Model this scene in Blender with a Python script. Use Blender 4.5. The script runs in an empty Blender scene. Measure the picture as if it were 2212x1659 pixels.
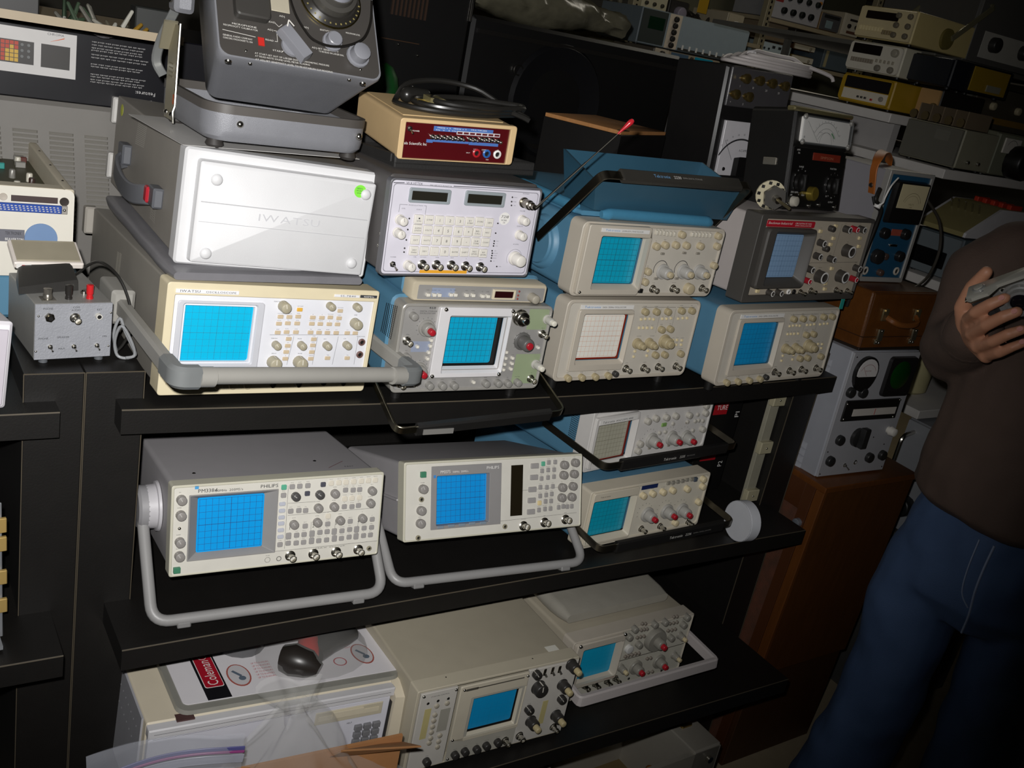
import bpy, math, random
from mathutils import Vector, Matrix
random.seed(7)
scn = bpy.context.scene
COL = scn.collection
# ------------------------------------------------------------------ camera
CP = Vector((-0.311, -1.3106, 1.7005))
AX = ((0.83006, -0.52462, 0.18914), (-0.03434, -0.38660, -0.92161), (0.55662, 0.75850, -0.33892))   # right, down, forward
cd = bpy.data.cameras.new('camera'); cam = bpy.data.objects.new('camera', cd); COL.objects.link(cam)
cd.sensor_width = 36; cd.lens = 36 * 2127.4 / 2212; cd.clip_start = .02
r, d, f = (Vector(a).normalized() for a in AX)
cam.matrix_world = Matrix(((r.x, -d.x, -f.x, CP.x), (r.y, -d.y, -f.y, CP.y), (r.z, -d.z, -f.z, CP.z), (0, 0, 0, 1)))
scn.camera = cam
# ------------------------------------------------------------------ light: the camera's own flash, a dim room, added background fill
w = bpy.data.worlds.new('room_air'); scn.world = w; w.use_nodes = True
w.node_tree.nodes['Background'].inputs[0].default_value = (1.0, .93, .82, 1)
w.node_tree.nodes['Background'].inputs[1].default_value = .012
fl = bpy.data.lights.new('flash', 'SPOT'); fl.energy = 128; fl.spot_size = math.radians(92); fl.spot_blend = 1
fl.shadow_soft_size = .012; fl.color = (1.0, .985, .97)
flo = bpy.data.objects.new('flash', fl); COL.objects.link(flo)
fp = CP - r * .030 - d * .052
aim = (CP + f * 1.6 - r * .34 - d * .30 - fp).normalized()
flo.location = fp; flo.rotation_euler = aim.to_track_quat('-Z', 'Y').to_euler()
for nm, loc, en in (('background_fill', (3.4, 1.3, 2.93), 7), ('background_fill', (-.6, 1.6, 2.93), 2)):  # unseen area lights added to brighten the dark background
    al = bpy.data.lights.new(nm, 'AREA'); al.shape = 'RECTANGLE'; al.size = 1.2; al.size_y = .3; al.energy = en; al.color = (1, .93, .78)
    ao = bpy.data.objects.new(nm, al); COL.objects.link(ao); ao.location = loc
scn.view_settings.view_transform = 'Standard'; scn.view_settings.look = 'None'
scn.view_settings.exposure = 0.0; scn.view_settings.gamma = 1.0; scn.view_settings.use_curve_mapping = False

# ------------------------------------------------------------------ materials
MATS = {}
def lin(h):
    h = h.lstrip('#'); c = [int(h[i:i+2], 16) / 255 for i in (0, 2, 4)]
    return [(x / 12.92 if x <= .04045 else ((x + .055) / 1.055) ** 2.4) for x in c] + [1]
def M(hexc, rough=.5, metal=0, var=.06, bump=0, bs=500, alpha=1, trans=0, kind=None, hex2=None, coat=0):
    key = (hexc, rough, metal, var, bump, bs, alpha, trans, kind, hex2, coat)
    if key in MATS: return MATS[key]
    m = bpy.data.materials.new(('metal' if metal > .5 else 'clear' if alpha < 1 or trans else kind or 'paint') + '_' + hexc); m.use_nodes = True
    nt = m.node_tree; N = nt.nodes; L = nt.links; b = N['Principled BSDF']
    c = lin(hexc)
    b.inputs['Roughness'].default_value = rough; b.inputs['Metallic'].default_value = metal
    b.inputs['Alpha'].default_value = alpha; b.inputs['Transmission Weight'].default_value = trans; b.inputs['Coat Weight'].default_value = coat
    tc = N.new('ShaderNodeTexCoord'); n = N.new('ShaderNodeTexNoise'); mx = N.new('ShaderNodeMix'); mx.data_type = 'RGBA'
    n.inputs['Detail'].default_value = 3
    L.new(tc.outputs['Object'], n.inputs['Vector'])
    if kind == 'wood':
        mp = N.new('ShaderNodeMapping'); mp.inputs['Scale'].default_value = (14, 14, 1.6); L.new(tc.outputs['Object'], mp.inputs['Vector']); L.new(mp.outputs[0], n.inputs['Vector']); n.inputs['Scale'].default_value = 5; n.inputs['Distortion'].default_value = 1.2
        c2 = lin(hex2)
    elif kind == 'denim':
        n.inputs['Scale'].default_value = 9; c2 = lin(hex2)
    elif kind == 'mottled':
        n.inputs['Scale'].default_value = bs / 8; c2 = lin(hex2)
    else:
        n.inputs['Scale'].default_value = 30; c2 = [x * (1 - var * 2) for x in c[:3]] + [1]
    mx.inputs[6].default_value = c; mx.inputs[7].default_value = c2
    L.new(n.outputs['Fac'], mx.inputs[0]); L.new(mx.outputs[2], b.inputs['Base Color'])
    if bump:
        n2 = N.new('ShaderNodeTexNoise'); n2.inputs['Scale'].default_value = bs; n2.inputs['Detail'].default_value = 2
        bp = N.new('ShaderNodeBump'); bp.inputs['Strength'].default_value = bump; bp.inputs['Distance'].default_value = .0012
        L.new(tc.outputs['Object'], n2.inputs['Vector']); L.new(n2.outputs['Fac'], bp.inputs['Height']); L.new(bp.outputs[0], b.inputs['Normal'])
    MATS[key] = m; return m

# ------------------------------------------------------------------ mesh builder
class MB:
    def __init__(s): s.v = []; s.f = []; s.m = []; s.mi = 0
    def mat(s, i): s.mi = i; return s
    def face(s, ids): s.f.append(ids); s.m.append(s.mi)
    def loft(s, loops, c0=True, c1=True, closed=True, ring=False):
        n = len(loops[0]); b = len(s.v)
        for l in loops: s.v.extend([tuple(p) for p in l])
        k = len(loops); rng = n if closed else n - 1
        for i in range(k if ring else k - 1):
            o = b + i * n; q = b + ((i + 1) % k) * n
            for j in range(rng):
                j2 = (j + 1) % n; s.face((o + j, o + j2, q + j2, q + j))
        if c0: s.face(tuple(range(b + n - 1, b - 1, -1)))
        if c1: s.face(tuple(range(b + (k - 1) * n, b + k * n)))
        return s
    def rr(s, x0, x1, z0, z1, ys, rad=0, ins=None, n=3, c0=True, c1=True):
        """rounded rectangle in XZ lofted along the y list; ins = inset per y"""
        ins = ins or [0] * len(ys)
        return s.loft([rrect(x0 + i, x1 - i, z0 + i, z1 - i, y, max(rad - i, rad * .25), n) for y, i in zip(ys, ins)], c0, c1)
    def box(s, x0, x1, y0, y1, z0, z1, b=0, rad=None):
        if b <= 0: return s.rr(x0, x1, z0, z1, [y0, y1], 0)
        return s.rr(x0, x1, z0, z1, [y0, y0 + b, y1 - b, y1], rad if rad else b, [b, 0, 0, b])
    def quad(s, a, b, c, d):
        i = len(s.v); s.v += [tuple(a), tuple(b), tuple(c), tuple(d)]; s.face((i, i + 1, i + 2, i + 3)); return s
    def lathe(s, c, axis, prof, n=20, c0=True, c1=True, sx=1):
        a = Vector(axis).normalized(); u = a.orthogonal().normalized(); w_ = a.cross(u); c = Vector(c)
        return s.loft([[c + a * t + (u * math.cos(2 * math.pi * k / n) * sx + w_ * math.sin(2 * math.pi * k / n)) * rr_ for k in range(n)] for rr_, t in prof], c0, c1)
    def cyl(s, c, axis, r_, h, n=16): return s.lathe(c, axis, [(r_, 0), (r_, h)], n)
    def tube(s, path, r_, n=8, ring=False):
        P = [Vector(p) for p in path]; k = len(P); loops = []; up = None
        for i, p in enumerate(P):
            if ring: t = P[(i + 1) % k] - P[i - 1]
            else: t = P[min(i + 1, k - 1)] - P[max(i - 1, 0)]
            t.normalize()
            if up is None: up = t.orthogonal().normalized()
            up = (up - t * up.dot(t))
            up = up.normalized() if up.length > 1e-6 else t.orthogonal().normalized()
            w_ = t.cross(up); rad = r_[i] if isinstance(r_, (list, tuple)) else r_
            loops.append([p + (up * math.cos(2 * math.pi * j / n) + w_ * math.sin(2 * math.pi * j / n)) * rad for j in range(n)])
        return s.loft(loops, not ring, not ring, ring=ring)
    def bar(s, path, nrm, wn, ts, b=.001):
        """flat strip swept along a path: wn across nrm, ts in the plane of the path"""
        P = [Vector(p) for p in path]; N_ = Vector(nrm).normalized(); k = len(P); loops = []
        for i, p in enumerate(P):
            t = (P[min(i + 1, k - 1)] - P[max(i - 1, 0)]).normalized(); sd = t.cross(N_).normalized(); nn = sd.cross(t).normalized()
            hw, ht = wn / 2, ts / 2
            loops.append([p + nn * x + sd * y for x, y in ((-hw + b, -ht), (hw - b, -ht), (hw, -ht + b), (hw, ht - b), (hw - b, ht), (-hw + b, ht), (-hw, ht - b), (-hw, -ht + b))])
        return s.loft(loops)
    def ball(s, c, r_, n=12, sc=(1, 1, 1)):
        c = Vector(c); k = n // 2; loops = []
        for i in range(k + 1):
            a = math.pi * (i + .02 * (1 if i == 0 else -1 if i == k else 0)) / k
            loops.append([(c.x + r_ * sc[0] * math.sin(a) * math.cos(2 * math.pi * j / n), c.y + r_ * sc[1] * math.sin(a) * math.sin(2 * math.pi * j / n), c.z - r_ * sc[2] * math.cos(a)) for j in range(n)])
        return s.loft(loops)
    def caps(s, p, q, r1, r2, n=14):
        p, q = Vector(p), Vector(q); L = (q - p).length; pr = []
        for i in range(5): a = math.pi / 2 * (i + .15) / 5.15; pr.append((r1 * math.sin(a), -r1 * math.cos(a)))
        pr.append((r1, 0)); pr.append((r2, L))
        for i in range(4, -1, -1): a = math.pi / 2 * (i + .15) / 5.15; pr.append((r2 * math.sin(a), L + r2 * math.cos(a)))
        return s.lathe(p, q - p, pr, n)
    def ring(s, o, i_, yb, yf, yi, ro=.004, ri=.002, ch=.001, n=4, i2=None):
        """bezel: outer rect o, inner rect i_, back / front / inner depth"""
        return s.loft([rrect(*o, yb, ro, n), rrect(*o, yf + ch, ro, n), rrect(o[0] + ch, o[1] - ch, o[2] + ch, o[3] - ch, yf, ro, n), rrect(i_[0] - ch, i_[1] + ch, i_[2] - ch, i_[3] + ch, yf, ri, n), rrect(*i_, yf + ch, ri, n), rrect(*(i2 or i_), yi, ri, n)], False, False)
    def plate(s, x0, x1, z0, z1, y, holes=()):
        xs = sorted({x0, x1, *[c for h in holes for c in h[:2]]}); zs = sorted({z0, z1, *[c for h in holes for c in h[2:]]})
        for a, b in zip(xs, xs[1:]):
            for c, d_ in zip(zs, zs[1:]):
                mx_, mz = (a + b) / 2, (c + d_) / 2
                if any(h[0] < mx_ < h[1] and h[2] < mz < h[3] for h in holes): continue
                s.quad((a, y, c), (b, y, c), (b, y, d_), (a, y, d_))
        return s
    def text(s, t, x, z, h, y=-.0004, w=None, al='l', slant=0, flip=False, rot=None):
        if not GL: load_glyphs()
        pen = 0; items = []
        for ch in t:
            g = GL.get(ch) or GL.get(ch.upper())
            if ch == ' ' or g is None: pen += .42; continue
            items.append((pen, g)); pen += g[2] + .16
        tw = max(pen - .16, .01) * h
        sx = (w / tw) if w else 1
        off = {'l': 0, 'c': -tw * sx / 2, 'r': -tw * sx}[al]
        for p, (vs, fs, _) in items:
            b = len(s.v)
            for vx, vy in vs:
                a, c = off + (p + vx) * h * sx + slant * vy * h, vy * h
                if flip: a, c = -a, -c
                if rot: a, c = a * math.cos(rot) - c * math.sin(rot), a * math.sin(rot) + c * math.cos(rot)
                s.v.append((x + a, y, z + c))
            for f_ in fs: s.face(tuple(b + i for i in f_))
        return s
    def line(s, p, q, wd, y=-.0004):
        (x0, z0), (x1, z1) = p, q; dx, dz = x1 - x0, z1 - z0; l = math.hypot(dx, dz) or 1; nx, nz = -dz / l * wd / 2, dx / l * wd / 2
        return s.quad((x0 - nx, y, z0 - nz), (x1 - nx, y, z1 - nz), (x1 + nx, y, z1 + nz), (x0 + nx, y, z0 + nz))
    def arc(s, cx, cz, r_, a0, a1, wd, y=-.0004, n=14):
        pts = [(cx + r_ * math.cos(a0 + (a1 - a0) * i / n), cz + r_ * math.sin(a0 + (a1 - a0) * i / n)) for i in range(n + 1)]
        for p, q in zip(pts, pts[1:]): s.line(p, q, wd, y)
        return s
    def disc(s, x, z, r_, y=-.0004, n=12):
        b = len(s.v); s.v += [(x + r_ * math.cos(2 * math.pi * k / n), y, z + r_ * math.sin(2 * math.pi * k / n)) for k in range(n)]; s.face(tuple(range(b, b + n))); return s
    def mesh(s, name, mats, angle=35):
        me = bpy.data.meshes.new(name); me.from_pydata(s.v, [], s.f)
        for m_ in (mats if isinstance(mats, (list, tuple)) else [mats]): me.materials.append(m_)
        me.polygons.foreach_set('material_index', s.m); me.polygons.foreach_set('use_smooth', [True] * len(s.f))
        me.update(); me.set_sharp_from_angle(angle=math.radians(angle)); return me
def rrect(x0, x1, z0, z1, y, rad=0, n=3):
    if rad <= 1e-6: return [(x0, y, z0), (x1, y, z0), (x1, y, z1), (x0, y, z1)]
    rad = min(rad, abs(x1 - x0) / 2 * .99, abs(z1 - z0) / 2 * .99); o = []
    for cx, cz, a0 in ((x1 - rad, z0 + rad, -90), (x1 - rad, z1 - rad, 0), (x0 + rad, z1 - rad, 90), (x0 + rad, z0 + rad, 180)):
        for k in range(n + 1):
            a = math.radians(a0 + 90 * k / n); o.append((cx + rad * math.cos(a), y, cz + rad * math.sin(a)))
    return o
GL = {}
def load_glyphs():
    obs = []
    for ch in 'ABCDEFGHIJKLMNOPQRSTUVWXYZabcdefghijklmnopqrstuvwxyz0123456789-/.,:"&+=':
        c = bpy.data.curves.new('glyph', 'FONT'); c.body = ch; c.size = 1; c.resolution_u = 2
        o = bpy.data.objects.new('glyph', c); COL.objects.link(o); obs.append((ch, o))
    bpy.context.view_layer.update(); dg = bpy.context.evaluated_depsgraph_get()
    H = None
    for ch, o in obs:
        me = bpy.data.meshes.new_from_object(o.evaluated_get(dg))
        vs = [(v.co.x, v.co.y) for v in me.vertices]; fs = [tuple(p.vertices) for p in me.polygons]
        GL[ch] = [vs, fs, 0]; bpy.data.meshes.remove(me)
    H = max(v[1] for v in GL['H'][0])
    for ch, g in GL.items():
        mn = min(v[0] for v in g[0]); g[0] = [((x - mn) / H, y / H) for x, y in g[0]]; g[2] = max(v[0] for v in g[0])
    for ch, o in obs:
        c = o.data; bpy.data.objects.remove(o); bpy.data.curves.remove(c)
def fillet(pts, rad, n=5):
    P = [Vector(p) for p in pts]; o = [P[0]]
    for a, b, c in zip(P, P[1:], P[2:]):
        u = (a - b).normalized(); v = (c - b).normalized(); k = min(rad, (a - b).length * .45, (c - b).length * .45)
        s0, s1 = b + u * k, b + v * k
        for i in range(n + 1):
            t = i / n; o.append(s0 * (1 - t) ** 2 + b * 2 * t * (1 - t) + s1 * t * t)
    o.append(P[-1]); return o
def smooth_path(pts, n=6, closed=False):
    P = [Vector(p) for p in pts]; k = len(P); o = []
    for i in range(k if closed else k - 1):
        p0, p1, p2, p3 = (P[(i - 1) % k], P[i], P[(i + 1) % k], P[(i + 2) % k]) if closed else (P[max(i - 1, 0)], P[i], P[i + 1], P[min(i + 2, k - 1)])
        for j in range(n):
            t = j / n; o.append(.5 * (2 * p1 + (p2 - p0) * t + (2 * p0 - 5 * p1 + 4 * p2 - p3) * t * t + (3 * p1 - p0 - 3 * p2 + p3) * t ** 3))
    if not closed: o.append(P[-1])
    return o
# ------------------------------------------------------------------ objects
def link(o, parent=None, label=None, cat=None, group=None, kind=None):
    COL.objects.link(o)
    if parent: o.parent = parent
    for k, v in (('label', label), ('category', cat), ('group', group), ('kind', kind)):
        if v: o[k] = v
    return o
def thing(name, label, cat, loc=(0, 0, 0), rot=(0, 0, 0), group=None):
    o = bpy.data.objects.new(name, None); o.empty_display_size = .05
    o.rotation_mode = 'YXZ'; o.location = loc; o.rotation_euler = rot     # pitch, roll, yaw
    return link(o, None, label, cat, group)
def part(name, mb, mats, parent, label=None, kind=None, angle=35):
    return link(bpy.data.objects.new(name, mb.mesh(name, mats, angle)), parent, label, None, None, kind)
def solo(name, mb, mats, label, cat, group=None, loc=(0, 0, 0), rot=(0, 0, 0), kind=None, angle=35):
    o = bpy.data.objects.new(name, mb.mesh(name, mats, angle)); o.rotation_mode = 'YXZ'; o.location = loc; o.rotation_euler = rot
    return link(o, None, label, cat, group, kind)
def struct(name, mb, mats, parent=None): return link(bpy.data.objects.new(name, mb.mesh(name, mats)), parent, None, None, None, None if parent else 'structure')
SH = {}
def shape(key, fn):
    if key not in SH: SH[key] = fn()
    return SH[key]
def put(name, me, parent, x, z, y=0, rot=None, label=None):
    o = bpy.data.objects.new(name, me); o.location = (x, y, z)
    if rot: o.rotation_euler = rot
    return link(o, parent, label)
def L_(s): return [tuple(float(c) / 1000 for c in p.split(',')) for p in s.split()] if isinstance(s, str) else s
# ------------------------------------------------------------------ shared small parts, all facing -y
CHROME = M('#c9c6bd', .22, 1); STEEL = M('#8f8d88', .38, 1); DARK = M('#161514', .45); BLK = M('#1c1b1a', .4); WHITE = M('#e6e4e0', .45); REDP = M('#a81f2a', .3); BRASS = M('#b59a55', .3, 1); INK = M('#2a2a2e', .7); BEIGE = M('#b3a78c', .45)
def knob(col, r_, h, ptr=None, skirt=None, top=None):
    def fn():
        mb = MB(); z0 = 0
        if skirt: mb.lathe((0, 0, 0), (0, -1, 0), [(skirt[0], 0), (skirt[0], skirt[1] * .7), (skirt[0] * .93, skirt[1])], 28); z0 = skirt[1]
        n = 28; prof = [(r_, z0), (r_ * .97, z0 + h * .85), (r_ * .9, z0 + h * .96), (r_ * .78, z0 + h)]
        lo = []
        for rr_, t in prof: lo.append([(rr_ * (1 + .03 * (k % 2) * (rr_ > r_ * .93)) * math.cos(2 * math.pi * k / n), -t, rr_ * (1 + .03 * (k % 2) * (rr_ > r_ * .93)) * math.sin(2 * math.pi * k / n)) for k in range(n)])
        mb.loft([l[::-1] for l in lo], True, True)
        if ptr:
            mb.mat(1); a = math.radians(115 + random.uniform(-30, 30)); mb.line((0, 0), (r_ * .85 * math.cos(a), r_ * .85 * math.sin(a)), r_ * .16, -(z0 + h) - .0003)
            x, z = r_ * math.cos(a), r_ * math.sin(a); e = r_ * .09
            mb.quad((x * 1.04 - e, -z0, z * 1.04), (x * 1.04 + e, -z0, z * 1.04), (x * 1.02 + e, -z0 - h * .9, z * 1.02), (x * 1.02 - e, -z0 - h * .9, z * 1.02))
        return mb.mesh('knob', [col, M(ptr, .5) if ptr else col], 40)
    return shape(('k', col.name, r_, h, ptr, skirt), fn)
def ringknob(col, r_, h, ptr=True):
    def fn():
        mb = MB(); mb.lathe((0, 0, 0), (0, -1, 0), [(r_ * 1.12, 0), (r_ * 1.05, h * .2), (r_, h * .8), (r_, h)], 24, True, False)
        mb.mat(1).lathe((0, 0, 0), (0, -1, 0), [(r_, h), (r_ * .72, h + .0004)], 24, False, False)
        mb.mat(0).lathe((0, 0, 0), (0, -1, 0), [(r_ * .72, h + .0003), (r_ * .6, h - .0008), (.0002, h - .0008)], 24, False, True)
        if ptr: mb.mat(1).quad((-r_ * .1, -.001, r_ * 1.06), (r_ * .1, -.001, r_ * 1.06), (r_ * .1, -h, r_ * 1.04), (-r_ * .1, -h, r_ * 1.04))
        return mb.mesh('knob', [col, WHITE], 40)
    return shape(('rk', col.name, r_, h, ptr), fn)
def btn(col, w_, h, dp, rad=.0006):
    return shape(('b', col.name, w_, h, dp), lambda: MB().box(-w_ / 2, w_ / 2, -dp, .0005, -h / 2, h / 2, min(.0006, dp * .4), max(rad, .0007)).mesh('button', [col], 40))
def bnc(big=1):
    def fn():
        k = big; mb = MB(); mb.lathe((0, 0, 0), (0, -1, 0), [(.0078 * k, 0), (.0078 * k, .0012), (.0064 * k, .0022), (.0064 * k, .004), (.0048 * k, .0045), (.0048 * k, .0135), (.0052 * k, .014), (.0052 * k, .0155), (.0042 * k, .0155), (.0040 * k, .009)], 20, True, False)
        for sg in (-1, 1): mb.cyl((sg * .0045 * k, -.0095, 0), (sg, 0, 0), .0011 * k, .0022 * k, 8)
        mb.mat(1).lathe((0, 0, 0), (0, -1, 0), [(.0041 * k, .009), (.0014 * k, .0095), (.0014 * k, .0135), (.0008, .0138)], 16, False, True)
        return mb.mesh('bnc_connector', [CHROME, M('#d8d5cc', .5)], 40)
    return shape(('bnc', big), fn)
def jack(r_, col):
    def fn():
        mb = MB().lathe((0, 0, 0), (0, -1, 0), [(r_, 0), (r_, .002), (r_ * .8, .003), (r_ * .6, .003), (r_ * .55, -.004)], 18, False, False)
        mb.mat(1).lathe((0, 0, 0), (0, -1, 0), [(r_ * .55, .0006), (.0002, .0006)], 18, False, True); return mb.mesh('jack', [col, DARK], 40)
    return shape(('j', r_, col.name), fn)
def screw(r_=.003):
    def fn():
        mb = MB().lathe((0, 0, 0), (0, -1, 0), [(r_, 0), (r_ * .9, r_ * .5), (r_ * .5, r_ * .8), (.0001, r_ * .85)], 12)
        mb.mat(1).box(-r_ * .75, r_ * .75, -r_ * .9, -r_ * .5, -r_ * .13, r_ * .13); return mb.mesh('screw', [CHROME, DARK], 50)
    return shape(('s', r_), fn)
def toggle(k=1):
    def fn():
        mb = MB().lathe((0, 0, 0), (0, -1, 0), [(.0055 * k, 0), (.0055 * k, .002), (.0035 * k, .0022), (.0033 * k, .006)], 6)
        mb.tube([(0, -.005 * k, 0), (.001 * k, -.010 * k, -.003 * k), (.002 * k, -.015 * k, -.006 * k)], [.0013 * k, .0016 * k, .0021 * k], 8); return mb.mesh('toggle_switch', [CHROME], 40)
    return shape(('t', k), fn)
def led(col, r_=.0017): return shape(('l', col.name, r_), lambda: MB().lathe((0, 0, 0), (0, -1, 0), [(r_, 0), (r_, .0008), (r_ * .6, .0015), (.0002, .0018)], 10).mesh('indicator', [col], 60))
def many(name, me, t, s, y=0, rot=None): return [put(name, me, t, x, z, y, rot) for x, z in L_(s)]
def capped(t, s, col, r_, h, cap, cr, ch, skirt=None, y=0):
    for x, z in L_(s):
        k = put('knob', knob(col, r_, h, None, skirt), t, x, z, y); put('knob_cap', knob(cap, cr, ch), k, 0, 0, -(h + (skirt[1] if skirt else 0)), label=None)
def screen(t, R, y, col, nx=10, nz=8, lc='#0b4a66', lw=.0005, rad=.004, rough=.28):
    a, b, c, d_ = R
    s = part('screen', MB().rr(a, b, c, d_, [y, y + .003], rad, [0, 0]), M(col, rough, 0, .03, .10, 900), t)
    g = MB()
    for i in range(nx + 1):
        x = a + (b - a) * (.03 + .94 * i / nx); g.line((x, c + .002), (x, d_ - .002), lw * (1.7 if i * 2 == nx else 1), y - .0003)
    for i in range(nz + 1):
        z = c + (d_ - c) * (.03 + .94 * i / nz); g.line((a + .002, z), (b - .002, z), lw * (1.7 if i * 2 == nz else 1), y - .0003)
    part('graticule', g, M(lc, .7), s); return s
def dots(t, quad, nu, nv, r_, x, name='vent_hole', col=None):
    """grid of ventilation holes on a side face at local x: quad of (y,z) mm TL TR BR BL"""
    q = [Vector((p[0], p[1])) for p in L_(quad)]; mb = MB()
    for i in range(nu):
        for j in range(nv):
            u, v = (i + .5) / nu, (j + .5) / nv; p = (q[0] * (1 - u) + q[1] * u) * (1 - v) + (q[3] * (1 - u) + q[2] * u) * v
            b = len(mb.v); mb.v += [(x, p.x + r_ * math.cos(k * 1.0472), p.y + r_ * math.sin(k * 1.0472)) for k in range(6)]; mb.face(tuple(range(b, b + 6)))
    return part(name, mb, col or DARK, t, kind='stuff')
WORDS = 'POSITION,LEVEL,VOLTS/DIV,MODE,TRIG,DELAY,AUTO,NORM,INPUT,CAL,POWER,FOCUS,A,B,SLOPE,HOLD,RESET,TIME/DIV,CH 1,CH 2,X-Y,GND,AC,DC,SOURCE,INTEN'.split(',')
def words(mb, s, dz, h=.0017, dx=0):
    for x, z in L_(s): mb.text(random.choice(WORDS), x + dx, z + dz, h, al='c')
    return mb
def feet(t, w_, d_, z=-.012, col=None, r_=.009, ins=.03):
    for x in (ins, w_ - ins):
        for y in (ins, d_ - ins): part('foot', MB().lathe((x, y, z), (0, 0, 1), [(r_, 0), (r_ * 1.1, -z * .5), (r_ * 1.1, -z)], 14), col or DARK, t)
ANT_TIP = (0.6959, -0.10, 1.5894)
# ---- where each instrument stands: x, y, z, yaw, pitch, roll, width, height (metres, radians)
BX = {
 'A': (0.0503, 0.0206, 1.1120, 0.0286, -0.0205, 0.0317, 0.3288, 0.1693),
 'G': (0.4079, -0.0068, 1.1120, -0.0334, 0.0001, -0.0042, 0.2843, 0.1521),
 'C': (0.7442, 0.0117, 1.1120, 0.0019, -0.0094, -0.0069, 0.3252, 0.1560),
 'D': (1.1006, -0.0430, 1.1120, 0.0328, -0.0267, -0.0184, 0.3384, 0.1570),
 'B': (0.0719, 0.0620, 1.2995, -0.0294, -0.0156, 0.0394, 0.2855, 0.1616),
 'E': (0.7398, 0.0128, 1.2755, 0.0085, 0.0072, -0.0097, 0.3448, 0.1346),
 'F': (1.1533, -0.0054, 1.2810, 0.0599, -0.0163, -0.0157, 0.3673, 0.1693),
 'H': (0.3566, -0.0134, 1.3128, 0.0078, -0.0096, -0.0150, 0.2689, 0.1435),
 'G2': (0.4254, 0.0065, 1.2641, -0.0242, -0.0062, -0.0015, 0.2540, 0.0314),
 'I': (0.0691, -0.0470, 0.8451, -0.0589, -0.1610, -0.0050, 0.3330, 0.1427),
 'J': (0.4580, -0.0470, 0.8489, -0.0712, -0.3448, 0.0001, 0.3640, 0.1370),
 'L': (0.8632, -0.0349, 0.7689, 0.0535, -0.0125, -0.0102, 0.3369, 0.1270),
 'K': (0.8832, 0.0294, 0.9036, 0.1187, -0.0164, -0.0215, 0.3710, 0.1350),
 'M': (0.4583, -0.1829, 0.4679, -0.0159, 0.0054, 0.0026, 0.3315, 0.1719),
 'N': (0.8343, -0.1184, 0.4680, 0.0242, -0.0001, -0.0027, 0.3281, 0.1458),
 'P': (0.3889, 0.0534, 1.4771, -0.0731, 0.0575, -0.0570, 0.2014, 0.0566),
 'Q': (0.3890, 0.0533, 1.4591, 0.0815, -0.0517, -0.0241, 0.2615, 0.0146),
 'GT': (0.0978, 0.0334, 1.4750, 0.0771, -0.0198, -0.0019, 0.2439, 0.0481),
 'GP': (0.1080, 0.0500, 1.5885, 0.0000, -0.6000, 0.0180, 0.2380, 0.2500),
 'S': (1.2889, 0.0708, 1.4543, 0.1458, -0.1703, 0.0015, 0.2140, 0.2016),
 'T': (1.5251, 0.5300, 1.4418, 0.0304, -0.0700, -0.0331, 0.2488, 0.2516),
 'X': (1.5474, -0.0335, 0.0000, 0.0238, 0.0269, 0.0059, 0.3486, 0.8312),
 'W': (1.5651, -0.0127, 0.8352, -0.0209, -0.0227, 0.0006, 0.2450, 0.3173),
 'V': (1.5864, 0.0009, 1.1545, -0.0293, -0.0835, -0.0195, 0.2442, 0.1388),
 'U': (1.6336, 0.0934, 1.2953, -0.0362, -0.0317, -0.0097, 0.1502, 0.2564),
 'Y': (-0.1027, 0.0694, 1.1495, 0.1065, 0.0042, 0.0005, 0.1014, 0.0804),
 'O': (0.0258, -0.1356, 0.4680, -0.0232, -0.0699, 0.0768, 0.4215, 0.1655),
 'b1': (2.2200, 0.7864, 1.8563, -1.5025, -0.0128, 0.0339, 0.2003, 0.0719),
 'b2': (2.2200, 0.7908, 1.7694, -1.5606, 0.0069, 0.0378, 0.1948, 0.0751),
 'b3': (2.2200, 0.7864, 1.6885, -1.5785, 0.0104, 0.0203, 0.1917, 0.0651),
 'b4': (2.2000, 0.5099, 1.5648, -1.6165, 0.0118, 0.0166, 0.1861, 0.1014),
}
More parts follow.
